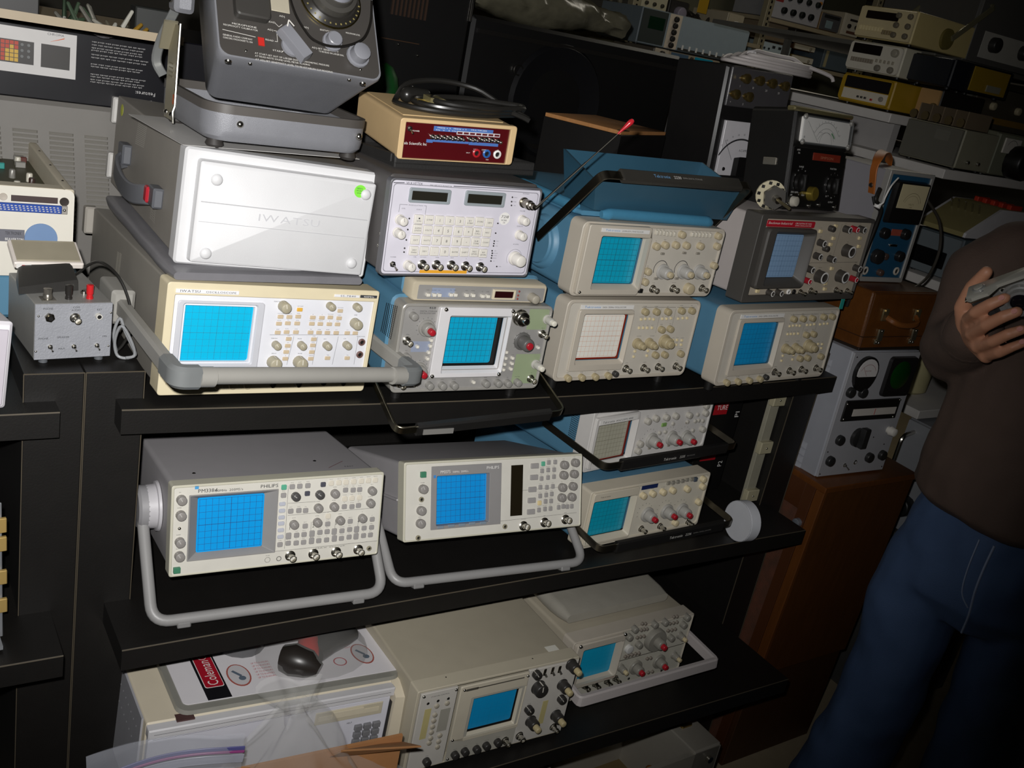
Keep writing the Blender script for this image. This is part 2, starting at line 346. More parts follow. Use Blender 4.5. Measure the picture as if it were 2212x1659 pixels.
# ---- panel layouts in millimetres from the lower left corner of each front panel
PL = {
 'A': {
  'big': '173,139 295,115',
  'bigl': '169,50 211,50',
  'med': '248,142 293,142 169,78 210,78 252,78 286,79',
  'btn': '171,122 185,122 199,123 170,111 184,112 199,112 170,97 184,98 199,98 267,134 223,122 238,122 252,123 267,122 223,112 237,112 252,112 266,112 223,98 237,98 251,98 266,98 285,98 299,98 189,87 189,76 188,66 188,55 230,87 230,77 230,66 230,55 258,56 292,56',
  'auto': '200,134',
  'jack': '313,83 313,62',
  'low': '44,14 65,14 88,14 110,14 133,14',
  'pwr': '17,16',
  'bnc': '168,18 210,18 251,20 285,19',
  'scr': (0.0284, 0.1302, 0.05, 0.1356),
  'bez': (0.0186, 0.1433, 0.0472, 0.1468),
  'pan': (0.0056, 0.3228, 0.0044, 0.1532),
  'div': '146,152 147,47',
  'lab': (0.0114, 0.1016, 0.1544, 0.1602),
  'lab2': (0.2514, 0.2942, 0.1572, 0.1614),
  'lab3': (0.2955, 0.3245, 0.1574, 0.1619),
  'hl': '158,93 305,95 236,91 197,91 271,92 305,92',
  'vent': '283,135 254,139 265,58 291,53',
 },
 'C': {
  'strip': (0.032, 0.1556, 0.139, 0.1462),
  'bez': (0.035, 0.1572, 0.0245, 0.1352),
  'scr': (0.0478, 0.151, 0.0375, 0.1242),
  'sm': '184,134 212,134 241,134 276,136 303,136 236,98 258,99 236,46 260,46 302,47',
  'big': '184,70 214,70 253,73',
  'bnc': '171,19 216,19 253,20 300,20',
  'tiny': '181,118 191,119 202,119 212,118 234,119 245,119 256,120 275,119 287,120 298,120 181,101 191,101 201,101 213,101 184,54 184,43 217,54 217,44 286,75 299,74 287,65 300,65 276,75',
  'low': '34,6 66,6 98,6 129,7',
  'blk': '146,10',
 },
 'D': {
  'bez': (0.0378, 0.1676, 0.0274, 0.1466),
  'scr': (0.058, 0.1554, 0.037, 0.1203),
 },
 'E': {
  'strip': (0.031, 0.1436, 0.1206, 0.1259),
  'bez': (0.0149, 0.1501, 0.0015, 0.1332),
  'scr': (0.0441, 0.146, 0.0212, 0.1069),
  'sm': '232,120 326,121 176,96 197,99 223,100 250,100 286,100 330,101 170,48 169,28 335,63',
  'med': '284,16',
  'big': '209,48 261,49 302,49',
  'bnc': '195,14 246,15 322,16',
  'blk': '166,10',
  'slot': '198,82 252,85 287,85 197,34 249,35',
  'lev': '171,121 179,121 188,121 196,120 205,120 214,120 260,121 269,121 278,121 287,121 296,121 306,121',
  'vent': '34,109 8,109 10,21 37,20',
  'piv': '108,71',
 },
 'F': {
  'red': (0.02, 0.1701, 0.1468, 0.1599),
  'bez': (0.0175, 0.1707, 0.0272, 0.143),
  'scr': (0.0563, 0.1546, 0.042, 0.1307),
  'pan': (0.0225, 0.3642, 0.0006, 0.1638),
  'sm': '201,118 200,90 250,84 187,62 275,148 326,149 350,64',
  'redk': '300,149 186,38 348,40',
  'smb': '79,13 107,13',
  'big': '229,46 302,46 299,102',
  'blk': '224,148 223,106',
  'jackw': '145,12',
  'jackb': '162,12',
  'bnc': '183,11 217,14 305,14 346,11',
  'cream': '44,16 264,17 260,29 240,153 244,127 194,141 268,62 336,129 341,111 240,114',
 },
 'G': {
  'bez': (0.0646, 0.2002, 0.0264, 0.1483),
  'scr': (0.0928, 0.1897, 0.0424, 0.128),
  'sm': '20,132 19,63 69,12 93,11 115,11 176,13 200,13 220,12 240,13',
  'bigr': '48,111 46,38',
  'bnc': '17,89 273,101 268,18 17,15',
  'silver': '221,131',
  'tip': '277,128 272,45',
  'bigd': '235,88',
  'wbtn': '59,91 59,81 58,70 58,59 36,80 206,69 207,58 207,47 207,37 221,58 222,48 222,38 31,13 44,12 153,15 269,77',
  'screw': '74,145 200,144 69,30 196,31',
  'green': (0.2385, 0.2831, 0.1089, 0.146),
  'green2': (0.225, 0.281, 0.005, 0.0642),
  'blue': (0.0268, 0.0695, 0.0698, 0.088),
  'hdr': (0.0333, 0.0636, 0.1348, 0.1471),
  'vent': '50,136 5,145 11,86 56,85',
 },
 'G2': {
  'pan': (0.0092, 0.25, 0.0016, 0.0265),
  'wbtn': '27,12 38,12 47,12 68,13 76,13 97,13 109,13 127,12 137,12',
  'blue': (0.0341, 0.0756, 0.0079, 0.0233),
  'dispf': (0.1462, 0.1904, 0.0066, 0.0238),
  'disp': (0.1496, 0.1862, 0.0089, 0.0216),
  'led': '198,21 197,14 197,8',
  'knob': '224,12',
  'grey': (0.124, 0.1452, 0.005, 0.0217),
 },
 'H': {
  'f1': (0.031, 0.1021, 0.1106, 0.133),
  'l1': (0.0358, 0.0968, 0.1146, 0.1282),
  'f2': (0.1278, 0.2016, 0.1108, 0.1341),
  'l2': (0.1327, 0.1962, 0.1152, 0.129),
  'k': '52,86 70,86 88,86 106,86 124,86 142,86 160,87 178,86 52,71 70,70 88,70 105,70 124,70 142,70 159,70 177,70 51,54 70,54 88,54 105,54 124,54 141,54 159,54 177,54 51,37 69,37 87,37 105,37 123,37 141,37 159,37 176,36',
  'sm': '21,84 20,64 240,93 240,68 45,14',
  'big': '239,29',
  'tog': '19,15',
  'bnc': '70,15 95,15 122,15 148,14 176,13',
  'ant': '238,121',
  'org': (0.0674, 0.1526, 0.0014, 0.0063),
  'stk': '207,93',
  'dot': '37,86 37,69 37,53 36,40 36,34 196,85 195,69 215,128 215,121 216,115 195,56 195,52 195,48 194,40 195,36 195,32 195,28 195,23 208,14',
  'txt': '24,138 64,138 3,138 105,139 264,142 240,134 239,106 239,81 238,51 19,25 56,26 33,103',
  'scr': '16,57 19,38',
 },
 'I': {
  'gk': '250,113 313,113 224,91 250,91 312,92 186,67 224,67 262,67 300,67',
  'dk': '186,113 225,113',
  'b': '180,129 192,129 205,129 167,116 166,35 180,89 193,89 204,88 268,117 281,116 292,116 268,89 281,88 292,89 205,62 192,48 192,35 204,48 204,35 179,36 242,62 230,49 229,35 242,49 242,35 280,63 267,48 267,35 280,49 280,36 318,63 305,49 305,36 318,49 317,36',
  'tall': '179,48 217,48 217,36 254,48 255,36 292,48 292,36',
  'w': '243,130 256,130 268,130 281,130 294,130 306,130 318,130 268,102 280,102 293,102 242,75',
  'db': '230,129 205,116',
  'grn': '167,129',
  'soft': '166,102 166,91 166,80 166,70 166,59 166,48',
  'bnc': '184,14 222,13 260,12 298,12',
  'hole': '317,12',
  'lk': '14,121 14,97 14,55 14,33',
  'screw': '13,76',
  'pwr': '11,11',
  'bez': (0.0262, 0.1582, 0.0233, 0.1255),
  'scr': (0.0408, 0.1415, 0.0298, 0.1168),
  'txt': '131,130 38,130 62,129 33,130',
  'num': '180,58 217,58 255,59 293,59',
  'ln': '175,102 220,101 176,82 320,82 157,24 332,24 174,27 174,131',
  'hole2': '161,11 146,10',
  'piv': '102,69',
 },
 'J': {
  'gk': '35,90 32,53 31,31 322,118 346,121 321,99 344,100 319,76 342,77 318,57 340,57',
  'rock': '259,119 258,98 255,76 254,56 253,35',
  'b': '289,124 303,124 275,109 288,110 301,110 274,95 288,96 301,97 272,79 286,78 299,79 272,63 285,64 297,65 284,52 296,52 270,37 283,38 295,38 313,39 323,40 332,39 342,39',
  'grn': '277,122',
  'yel': '271,50',
  'disp': (0.21, 0.2346, 0.0299, 0.1222),
  'bez': (0.0512, 0.1897, 0.0174, 0.1278),
  'scr': (0.0628, 0.1648, 0.0244, 0.1097),
  'soft': '70,21 91,22 112,22 132,23 154,22',
  'pwr': '35,115',
  'hole': '33,72 199,12 28,6',
  'bnc': '238,10 283,13 329,15',
  'txt': '159,120 68,118 92,118 64,119',
 },
 'K': {
  'strip': (-0.0054, 0.1265, 0.121, 0.1256),
  'scr': (0.0194, 0.1342, 0.0132, 0.1015),
  'bez': (-0.007, 0.1394, 0.0212, 0.1228),
  'sm': '186,94 219,92 249,91 294,87 345,103 349,85 352,46 154,41 162,91 152,25',
  'tiny': '212,56 323,46 230,56 297,70 249,72 323,68 335,68 350,65 326,83',
  'big': '190,43 254,39 302,33',
  'grn': '220,74',
  'slot': '295,68 190,24 251,21',
  'vent': '66,85 43,95 40,66 66,62',
 },
 'L': {
  'scr': (0.0128, 0.1186, 0.0205, 0.1008),
  'bez': (-0.0136, 0.1286, 0.0147, 0.1294),
  'disp': (0.1391, 0.1838, 0.1162, 0.122),
  'sm': '171,100 201,99 229,99 273,96 320,95 320,58 145,99 316,113 263,17',
  'big': '172,51 229,49 276,44',
  'bnc': '166,18 221,15 307,10',
  'lev': '213,117 227,116 241,116 255,116 268,117 283,116',
  'blk': '293,115',
  'vent': '82,0 52,4 48,-9 73,-5',
 },
 'M': {
  'sub': (0.0109, 0.0751, -0.0056, 0.1652),
  'bez': (0.0789, 0.2208, 0.054, 0.1658),
  'scr': (0.1117, 0.2137, 0.0514, 0.1332),
  'pan': (0.2201, 0.3286, 0.0011, 0.1686),
  'blk': '236,159 238,80 310,86',
  'bigk': '249,126',
  'dual': '305,119 314,162 251,49 308,48',
  'lev': '256,159 273,159 289,158',
  'bnc': '233,20 310,19',
  'row': '95,17 115,19 140,17 160,19 184,20 38,19',
  'bnc2': '202,17 234,18',
  'rb': '37,137 57,138 37,118 37,106 37,93 37,81 38,68 37,58 56,69 56,56 56,44',
  'led': '19,146 38,147 58,147',
  'y1': (0.0153, 0.0276, 0.0704, 0.1344),
  'y2': (0.2699, 0.2818, 0.0356, 0.0886),
  'g1': (0.0471, 0.0666, 0.0781, 0.1263),
 },
 'N': {
  'scr': (0.0334, 0.1277, 0.0435, 0.123),
  'bez': (0.0082, 0.133, 0.043, 0.1494),
  'sm': '155,145 210,144 240,143 145,128 180,101 273,96 300,123 304,141',
  'tip': '302,94 149,49 303,42',
  'big': '224,104',
  'bigr': '193,39 260,37',
  'wh': '156,95',
  'tiny': '177,151 186,149 179,135 187,135 195,134 173,118 182,118 192,117 260,133 271,132 281,132 261,115 272,114 282,114 267,148 276,147 153,76 161,76 171,76 181,76 191,75 221,54 231,53 236,15 248,14',
  'bnc': '142,24 59,28 87,25 119,23',
  'dot': '183,12 278,8',
 },
 'Y': {
  'hex': '18,62',
  'bnc': '51,60',
  'key': '82,62',
  'tog': '20,19 51,18 82,18',
  'scr': '4,64 2,13 99,66 98,16',
  'txt': '10,73 48,74 46,70 80,70 5,30 29,31 71,29 89,30 31,14',
 },
 'S': {
  'face': (0.0144, 0.2125, 0.1312, 0.189),
  'brass': (0.0686, 0.1773, 0.0994, 0.1169),
  'kn': '46,54 174,52',
  'gold': '89,33',
  'wk': '28,15',
  'jk': '9,3 92,7 177,37 194,3 130,11',
  'txt': '43,82 166,84 24,115 27,109 31,0 19,24 62,25 30,30 142,50 154,26 174,14',
 },
 'T': {
  'face': (0.0169, 0.1703, -0.0034, 0.1388),
  'blk': (0.0681, 0.1532, -0.0126, 0.0533),
  'post': '46,229 98,228 147,226 200,223 15,186 65,184',
  'post0': '37,236 82,237 131,236 10,190 59,190',
 },
 'U': {
  'met': (0.0204, 0.1384, 0.1364, 0.238),
  'face': (0.0358, 0.1304, 0.1704, 0.2308),
  'kn': '36,113 110,114 34,58 114,61 62,59 63,20',
  'red': (0.0595, 0.099, 0.1073, 0.1232),
  'wj': '14,22 125,24',
  'slot': '84,85',
 },
 'V': {
  'hnd': '43,85 168,93',
  'lat': '34,30 196,27',
 },
 'W': {
  'met': '54,267',
  'crt': (0.1342, 0.23, 0.2066, 0.305),
  'slot': (0.0193, 0.2236, 0.1382, 0.1982),
  'sl2': (0.0538, 0.2116, 0.1573, 0.173),
  'kn': '24,217 68,215 39,96 27,43 170,42 218,45',
  'big': '103,99',
  'wk': '214,112',
  'tog': '90,26',
  'jk': '127,31',
  'scr': '13,302 13,66 9,9 236,11 166,95 216,73',
 },
 'GP': {
  'kn': '164,47',
  'bar': '103,29',
  'kn2': '202,32',
  'dial': '166,107',
  'red': (0.055, 0.0636, 0.0224, 0.0344),
  'txt': '21,47 9,43 7,28 7,24 49,9 49,5 49,0 71,60 70,48 66,32 75,18 89,72 148,63 188,66 133,33 143,29 123,62 4,39',
  'screw': '37,11 204,13',
  'pan': (-0.0003, 0.2344, -0.0019, 0.099),
  'cover': (0.0264, 0.0715, 0.0636, 0.0864),
  'brk': (0.0748, 0.1002, 0.0732, 0.0953),
 },
 'P': {
  'tog': '55,35 63,35 74,35 84,35 93,35 103,35 119,35 127,35 139,36 147,36 157,36 168,35',
  'b1': (0.0556, 0.1577, 0.0442, 0.0516),
  'b2': (0.095, 0.1705, 0.041, 0.0464),
  'b3': (0.046, 0.0566, 0.0258, 0.0306),
  'b4': (0.0568, 0.1178, 0.0274, 0.0309),
  'b5': (0.1184, 0.1702, 0.0262, 0.0309),
  'jack': '134,14 152,14 171,14',
  'pan': (0.0044, 0.189, -0.0007, 0.0532),
  'txt': '21,41 7,22 131,18 148,18 171,19',
  'pw': '15,42',
 },
 'B': {
  'vent': '317,149 250,150 262,110 329,105',
  'strap': '364,84 308,87 194,62 97,85 121,79 386,48',
  'side': '462,140 327,167',
  'bump': '40,125 276,131',
  'bump2': '37,16',
  'stk': '259,133',
  'txt': '116,80 202,78',
  'inner': (0.0164, 0.2872, 0.0007, 0.1477),
 },
}
# ================================================================== the room
S1, S2, S3 = 1.10, .757, .46
def sag(x): return -.014 * math.sin(math.pi * max(0, min(1, x / 1.54)))
struct('floor', MB().box(-4, 7, -5, 4, -.05, 0), M('#a89a80', .45, 0, .12))
struct('ceiling', MB().box(-4, 7, -5, 4, 3.0, 3.05), M('#8d8a80', .8))
struct('wall_back', MB().box(-4, 7, 4, 4.05, 0, 3), M('#4b4840', .8))
struct('wall_left', MB().box(-4.05, -4, -5, 4, 0, 3), M('#4b4840', .8))
struct('wall_right', MB().box(7, 7.05, -5, 4, 0, 3), M('#4b4840', .8))
struct('wall_front', MB().box(-4, 7, -5.05, -5, 0, 3), M('#4b4840', .8))
# ------------------------------------------------------------------ black shelf units
BOARD = M('#151311', .5, 0, .2, .12, 300); WORN = M('#4a4234', .7)
def board(t, x0, x1, yf, yb, z, th=.038, sagf=None, kind='shelf_board'):
    k = 14; loops = []
    for i in range(k + 1):
        x = x0 + (x1 - x0) * i / k; dz = sagf(x) if sagf else 0; b = .0012
        loops.append([(x, yf + b, z + dz), (x, yf, z + dz - b), (x, yf, z - th + dz), (x, yb, z - th + dz), (x, yb, z + dz)])
    o = part(kind, MB().loft(loops), BOARD, t)
    e = MB()
    for i in range(k):
        xa, xb = x0 + (x1 - x0) * i / k, x0 + (x1 - x0) * (i + 1) / k; za, zb = [z + (sagf(q) if sagf else 0) for q in (xa, xb)]
        e.quad((xa, yf - .0002, za - .0016), (xb, yf - .0002, zb - .0016), (xb, yf + .0006, zb + .0003), (xa, yf + .0006, za + .0003))
    part('worn_edge', e, WORN, o); return o
su = thing('shelf_unit', 'wide black three-board shelf unit carrying the stacked oscilloscopes', 'shelf', (0, 0, 0))
for x0, x1 in ((-.0405, .038), (1.463, 1.543)):
    p_ = part('post', MB().box(x0, x1, .0395, .50, 0, 1.141, .0015), BOARD, su)
    e = MB()
    for xx in (x0, x1): e.box(xx - .0006, xx + .0006, .0385, .0405, .02, 1.141)
    e.box(x0, x1, .0387, .0402, 1.1402, 1.1416); part('worn_edge', e, WORN, p_)
board(su, 0, 1.54, 0, .50, S1, .038, sag); board(su, 0, 1.487, -.085, .50, S2, .036); board(su, .012, 1.41, -.217, .50, S3, .036)
part('back_panel', MB().box(.038, 1.463, .50, .505, 0, 1.1), BOARD, su)
sl = thing('shelf_unit', 'black shelf unit at the left edge, beside the wide one', 'shelf')
p_ = part('post', MB().box(-.119, -.0425, .0395, .50, 0, 1.141, .0015), BOARD, sl)
e = MB(); e.box(-.1196, -.1184, .0385, .0405, .02, 1.141); e.box(-.0431, -.0419, .0385, .0405, .02, 1.141); e.box(-.119, -.0425, .0387, .0402, 1.1402, 1.1416); part('worn_edge', e, WORN, p_)
part('post', MB().box(-.90, -.82, .0395, .50, 0, 1.141, .0015), BOARD, sl)
board(sl, -.86, -.079, .002, .50, S1, .038); board(sl, -.86, -.076, -.073, .50, S2, .036); part('back_panel', MB().box(-.82, -.119, .50, .505, 0, 1.1), BOARD, sl)

# ================================================================== instruments on the top shelf
def at(n, name, label, cat, group=None):
    b = BX[n]; t = thing(name, label, cat, b[:3], (b[4], b[5], b[3]), group); return t, PL.get(n, {}), b[6], b[7]
def legs(t, n, w_, d_, dz=None, ins=.03):
    """feet long enough to reach the sagging board"""
    b = BX[n]
    for x in (ins, w_ - ins):
        for y in (.035, d_ - .04):
            sx = b[0] + x; z = (S1 + sag(sx) if dz is None else dz) - (b[2] - x * math.sin(b[5]) + y * math.sin(b[4]))
            part('foot', MB().lathe((x, y, min(z, -.003)), (0, 0, 1), [(.009, 0), (.010, -min(z, -.003) * .6), (.010, .002 - min(z, -.003))], 14), DARK, t)

# ---- A: cream-framed scope with the big grey carrying handle
t, P, w_, h_ = at('A', 'oscilloscope', 'cream-framed oscilloscope with a thick grey carrying handle across its front', 'oscilloscope')
CREAM = M('#dcd0b0', .45); GREYC = M('#8b877f', .55, 0, .06, .08, 700); PANW = M('#dfe0e6', .5)
part('case', MB().box(.005, w_ - .005, .03, .455, .004, h_ - .004, .003), GREYC, t)
part('front_bezel', MB().ring((0, w_, 0, h_), (P['pan'][0] + .006, P['pan'][1], P['pan'][2] + .012, P['pan'][3] - .002), .034, -.004, .002, .005, .002), CREAM, t)
part('front_panel', MB().plate(.006, w_ - .004, .006, h_ - .008, 0, [P['scr']]), PANW, t)
s_ = P['scr']; part('screen_bezel', MB().ring((s_[0] - .011, s_[1] + .014, s_[2] - .012, s_[3] + .007), (s_[0] - .003, s_[1] + .004, s_[2] - .003, s_[3] + .003), 0, -.003, .0062, .004, .004, .001, 4, s_), M('#c5c6cc', .5), t)
screen(t, s_, .006, '#0fb4dd', lc='#1787a6', lw=.0004)
KC = M('#a9a28c', .42); BC = M('#cbb89a', .5)
many('knob', knob(KC, .0082, .016, '#d8d3c4'), t, P['big']); many('knob', knob(KC, .0098, .016, '#d8d3c4'), t, P['bigl']); many('knob', knob(KC, .006, .013, '#d8d3c4'), t, P['med'])
many('button', btn(BC, .0088, .0056, .002), t, P['btn']); many('button', btn(M('#e2b04a', .45), .0088, .0056, .002), t, P['auto'])
many('jack', jack(.0058, M('#6b4f4a', .5)), t, P['jack']); many('knob', knob(M('#d3c6a6', .45), .0068, .006), t, P['low']); many('button', btn(BC, .012, .008, .002), t, P['pwr']); many('bnc_connector', bnc(.9), t, P['bnc'])
lb = MB(); a = P['lab']; lb.box(a[0], a[1], -.0052, -.0038, a[2], a[3], .0004); b_ = P['lab2']; lb.box(b_[0], b_[1], -.0052, -.0038, b_[2], b_[3], .0004)
pl = part('name_plate', lb, M('#e8e8ea', .4), t)
part('lettering', MB().text('IWATSU', a[0] + .006, a[2] + .0015, .0034, -.0054, .028).text('OSCILLOSCOPE', a[0] + .042, a[2] + .0015, .0026, -.0054, .044).text('SS-7840', b_[0] + .010, b_[2] + .001, .0026, -.0054, .026), INK, pl)
a = P['lab3']; pl = part('rating_plate', MB().box(a[0], a[1], -.0052, -.0038, a[2], a[3], .0004), M('#3a3c40', .5), t); part('lettering', MB().text('400MHz', (a[0] + a[1]) / 2, a[2] + .001, .0024, -.0054, .018, 'c'), WHITE, pl)
mb = MB(); words(mb, P['btn'], .0042, .0013); words(mb, P['med'], .0085, .0017, -.003); words(mb, P['big'], .012, .0017); words(mb, P['bigl'], .0125, .0017); mb.text('FUNCTION', .158, .1445, .0017).text('AUTOSET', .196, .1385, .0014); mb.text('PROBE POWER', .303, .0915, .0014)
hl = L_(P['hl']); mb.line(hl[0], hl[1], .0004)
for q, x1 in zip(hl[2:], (.228, .186, .262, .300)): mb.line(q, (x1 + .006, .045), .0004)
part('panel_print', mb, INK, t)
mb = MB()
q = [Vector(p) for p in L_(P['vent'])]
for i in range(34):
    v = (i + .5) / 34
    for u0, u1 in ((.05, .45), (.55, .95)):
        A_ = q[0] * (1 - v) + q[3] * v; B_ = q[1] * (1 - v) + q[2] * v; p0 = A_ * (1 - u0) + B_ * u0; p1 = A_ * (1 - u1) + B_ * u1
        mb.quad((.0046, p0.x, p0.y - .0005), (.0046, p1.x, p1.y - .0021), (.0046, p1.x, p1.y - .0009), (.0046, p0.x, p0.y + .0007))
part('vent_slot', mb, M('#bdb8ab', .6), t, kind='stuff')
HG = M('#94928c', .5, 0, .05, .05, 600); HD = M('#6f7272', .5)
lc, rc = Vector((-.030, -.172, .094)), Vector((w_ + .030, -.108, .067)); lp, rp = Vector((-.024, .150, .092)), Vector((w_ + .024, .150, .075))
hd = part('carrying_handle', MB().bar([lp, lc + Vector((0, .03, 0))], (0, 0, 1), .026, .017, .004).bar([rp, rc + Vector((0, .03, 0))], (0, 0, 1), .026, .017, .004).tube(fillet([lc + Vector((.002, .004, 0)), rc + Vector((-.002, .004, 0))], .01), .0115, 14), HG, t)
for c, sg in ((lc, 1), (rc, -1)):
    part('corner_pad', MB().bar(fillet([c + Vector((0, .045, .0)), c, c + Vector((sg * .028, (rc.y - lc.y) * .06 * sg, (rc.z - lc.z) * .06 * sg))], .022, 6), (0, 0, 1), .030, .021, .005), HD, hd)
    part('grip_sleeve', MB().tube([c + (rc - lc) * sg * .07, c + (rc - lc) * sg * .125], .0135, 14), HG, hd)
for p, sg in ((lp, -1), (rp, 1)): part('pivot_boss', MB().box(p.x - .017, p.x + .017, p.y - .035, p.y + .045, p.z - .026, p.z + .026, .005), HG, hd)
part('rear_guard', MB().box(-.008, .012, .455, .475, .118, .165, .003), M('#a19c93', .6), t); part('rear_guard', MB().box(w_ - .012, w_ + .008, .455, .475, .118, .165, .003), M('#a19c93', .6), t)
legs(t, 'A', w_, .44)
# ---- the grey vinyl pouch lying between the two scopes
b = BX['A']; mb = MB()
def soft(mb, x0, x1, y0, y1, z0, z1, amp=.003, n=12):
    loops = []
    for i in range(n + 1):
        y = y0 + (y1 - y0) * i / n; e = min(1, i / 1.2, (n - i) / 1.2); zc = (z0 + z1) / 2; hh = (z1 - z0) / 2 * (.55 + .45 * e); ii = (1 - e) * .006
        loops.append([(px, y, pz + amp * math.sin(i * 1.7 + px * 30)) for px, _, pz in rrect(x0 + ii, x1 - ii, zc - hh, zc + hh, 0, hh * .95, 4)])
    return mb.loft(loops)
soft(mb, b[0] + .008, b[0] + .305, b[1] + .006, b[1] + .45, b[2] + b[7] - .004, b[2] + b[7] + .016, .0006)
solo('vinyl_pouch', mb, M('#77767a', .38, 0, .1, .25, 90), 'flat grey vinyl pouch squeezed between the two left-hand scopes', 'pouch', rot=(0, 0, 0))
# ---- B: upper scope wearing its plain front cover
t, P, w_, h_ = at('B', 'oscilloscope', 'grey oscilloscope hidden behind a plain light-grey front cover, green sticker', 'oscilloscope')
part('case', MB().box(.003, w_ - .003, .012, .50, .004, h_ - .003, .003), M('#97928a', .55, 0, .05, .08, 700), t)
cg = M('#d3d3d4', .5, 0, .04, .1, 900)
cv = part('front_cover', MB().rr(-.002, w_ + .004, -.002, h_ + .001, [.022, -.004, -.008], .006, [0, 0, .003], 4, False, True).rr(.015, w_ - .006, .004, h_ - .012, [-.007, -.020, -.023], .005, [0, .002, .006], 4, False, True), cg, t)
part('cover_seam', MB().box(.022, w_ - .014, -.0236, -.0228, .092, .0935).box(.022, w_ - .014, -.0236, -.0228, .0645, .0652), M('#b4b4b6', .6), cv)
for x, z in ((.040, .125), (.262, .131), (.037, .020), (.258, .024)): put('cover_stud', shape('stud', lambda: MB().lathe((0, 0, 0), (0, -1, 0), [(.0085, 0), (.0080, .002), (.005, .0042), (.0003, .0048)], 18).mesh('cover_stud', [cg], 60)), cv, x, z, -.0225)
mb = MB(); mb.text('IWATSU', .105, .0745, .010, -.0236, .092); part('embossed_lettering', mb, M('#c2c2c5', .5), cv)
st = part('price_sticker', MB().disc(.252, .135, .0095, -.0238, 24), M('#7dde3e', .6), t, 'round green price sticker'); part('handwriting', MB().text('NEEDS', .246, .138, .0022, -.0242).text('FRONT', .246, .1345, .0022, -.0242).text('WORK', .247, .131, .0022, -.0242), INK, st)
part('price_sticker', MB().lathe((.0028, .455, .140), (-1, 0, 0), [(.010, 0), (.010, .0004)], 16), M('#c6cc48', .6), t, 'round yellow sticker on the side')
q = [Vector(p) for p in L_(P['vent'])]; mb = MB()
for i in range(14):
    v = (i + .5) / 14; A_ = q[0] * (1 - v) + q[3] * v; B_ = q[1] * (1 - v) + q[2] * v; mb.quad((.0026, A_.x, A_.y - .0008), (.0026, B_.x, B_.y - .0008), (.0026, B_.x, B_.y + .0006), (.0026, A_.x, A_.y + .0006))
for i in range(9):
    for j in range(3): mb.quad((.0026, .175 - j * .012, .048 - i * .0035), (.0026, .166 - j * .012, .046 - i * .0035), (.0026, .166 - j * .012, .047 - i * .0035), (.0026, .175 - j * .012, .049 - i * .0035))
part('vent_slot', mb, M('#b9b5ac', .6), t, kind='stuff')
sd = part('side_handle', MB().bar(smooth_path([(.002, .37, .072), (-.020, .345, .066), (-.026, .27, .052), (-.024, .20, .050), (-.012, .155, .058), (.002, .140, .062)], 5), (0, -.12, 1), .030, .006, .002), M('#64666b', .5), t)
part('handle_mount', MB().box(-.012, .004, .345, .385, .065, .098, .003).box(-.012, .004, .105, .142, .048, .078, .003), M('#5c5e63', .5), sd); part('red_latch', MB().box(-.016, -.006, .132, .152, .050, .074, .003), M('#b02532', .4), sd, 'red end tab of the side handle')
for x in (-.004, w_ - .016): 
    for z in (.012, h_ - .052): part('rear_guard', MB().box(x, x + .020, .50, .520, z, z + .045, .003), M('#c8c6c2', .5), t)
for x in (.03, w_ - .03):
    for y in (.04, .44): part('foot', MB().cyl((x, y, -.0028), (0, 0, 1), .011, .008, 14), DARK, t)
# ---- G: grey-panel storage scope with blue case
BLUE = M('#517f9a', .48, 0, .06, .10, 900); BLUED = M('#44708a', .5)
t, P, w_, h_ = at('G', 'oscilloscope', 'grey-panelled storage oscilloscope with red knob tips and a swing-down chrome handle', 'oscilloscope')
PANG = M('#a5a3a0', .38, .3, .05, .05, 800)
part('case', MB().box(-.004, w_ + .002, .03, .43, .006, h_ + .004, .004, .014), BLUE, t)
part('case_top', MB().box(.015, w_ - .01, .04, .42, h_, h_ + .040, .004, .012), BLUE, t)
part('front_bezel', MB().ring((0, w_, 0, h_), (.005, w_ - .004, .005, h_ - .005), .04, -.003, .001, .010, .008), M('#b4b1aa', .35, .4), t)
part('front_panel', MB().plate(.004, w_ - .003, .004, h_ - .004, 0, [(P['scr'][0] - .004, P['scr'][1] + .006, P['scr'][2] - .004, P['scr'][3] + .002)]), PANG, t)
mb = MB(); gm = M('#8f9c7c', .5); g = P['green']; mb.quad((g[0], -.0002, g[2]), (g[1] - .004, -.0002, g[2]), (g[1] - .004, -.0002, g[3]), (g[0], -.0002, g[3])); g = P['green2']; mb.quad((g[0] + .004, -.0002, g[2] + .004), (g[1] - .002, -.0002, g[2] + .004), (g[1] - .002, -.0002, g[3]), (g[0] + .004, -.0002, g[3])); part('green_field', mb, gm, t)
mb = MB(); g = P['blue']; mb.quad((g[0], -.0002, g[2]), (g[1] - .010, -.0002, g[2]), (g[1] - .010, -.0002, g[3]), (g[0], -.0002, g[3])); part('blue_field', mb, M('#8b93a6', .5), t)
s_ = P['scr']; bz = P['bez']; part('screen_bezel', MB().ring(bz, (s_[0] - .008, s_[1] + .010, s_[2] - .008, s_[3] + .006), 0, -.008, .010, .003, .003, .001, 4, (s_[0] - .002, s_[1] + .006, s_[2] - .002, s_[3] + .002)), M('#d5d3d4', .45), t)
part('screen_border', MB().rr(s_[0] - .003, s_[1] + .007, s_[2] - .004, s_[3] + .003, [.0135, .015]), DARK, t)
screen(t, (s_[0], s_[1] - .004, s_[2] + .002, s_[3]), .0125, '#0c9fc6', lc='#0a5570')
GK = M('#8d8b86', .4)
many('knob', knob(GK, .0062, .012, None), t, P['sm']); capped(t, P['bigr'], GK, .0105, .012, REDP, .0055, .010, (.014, .004))
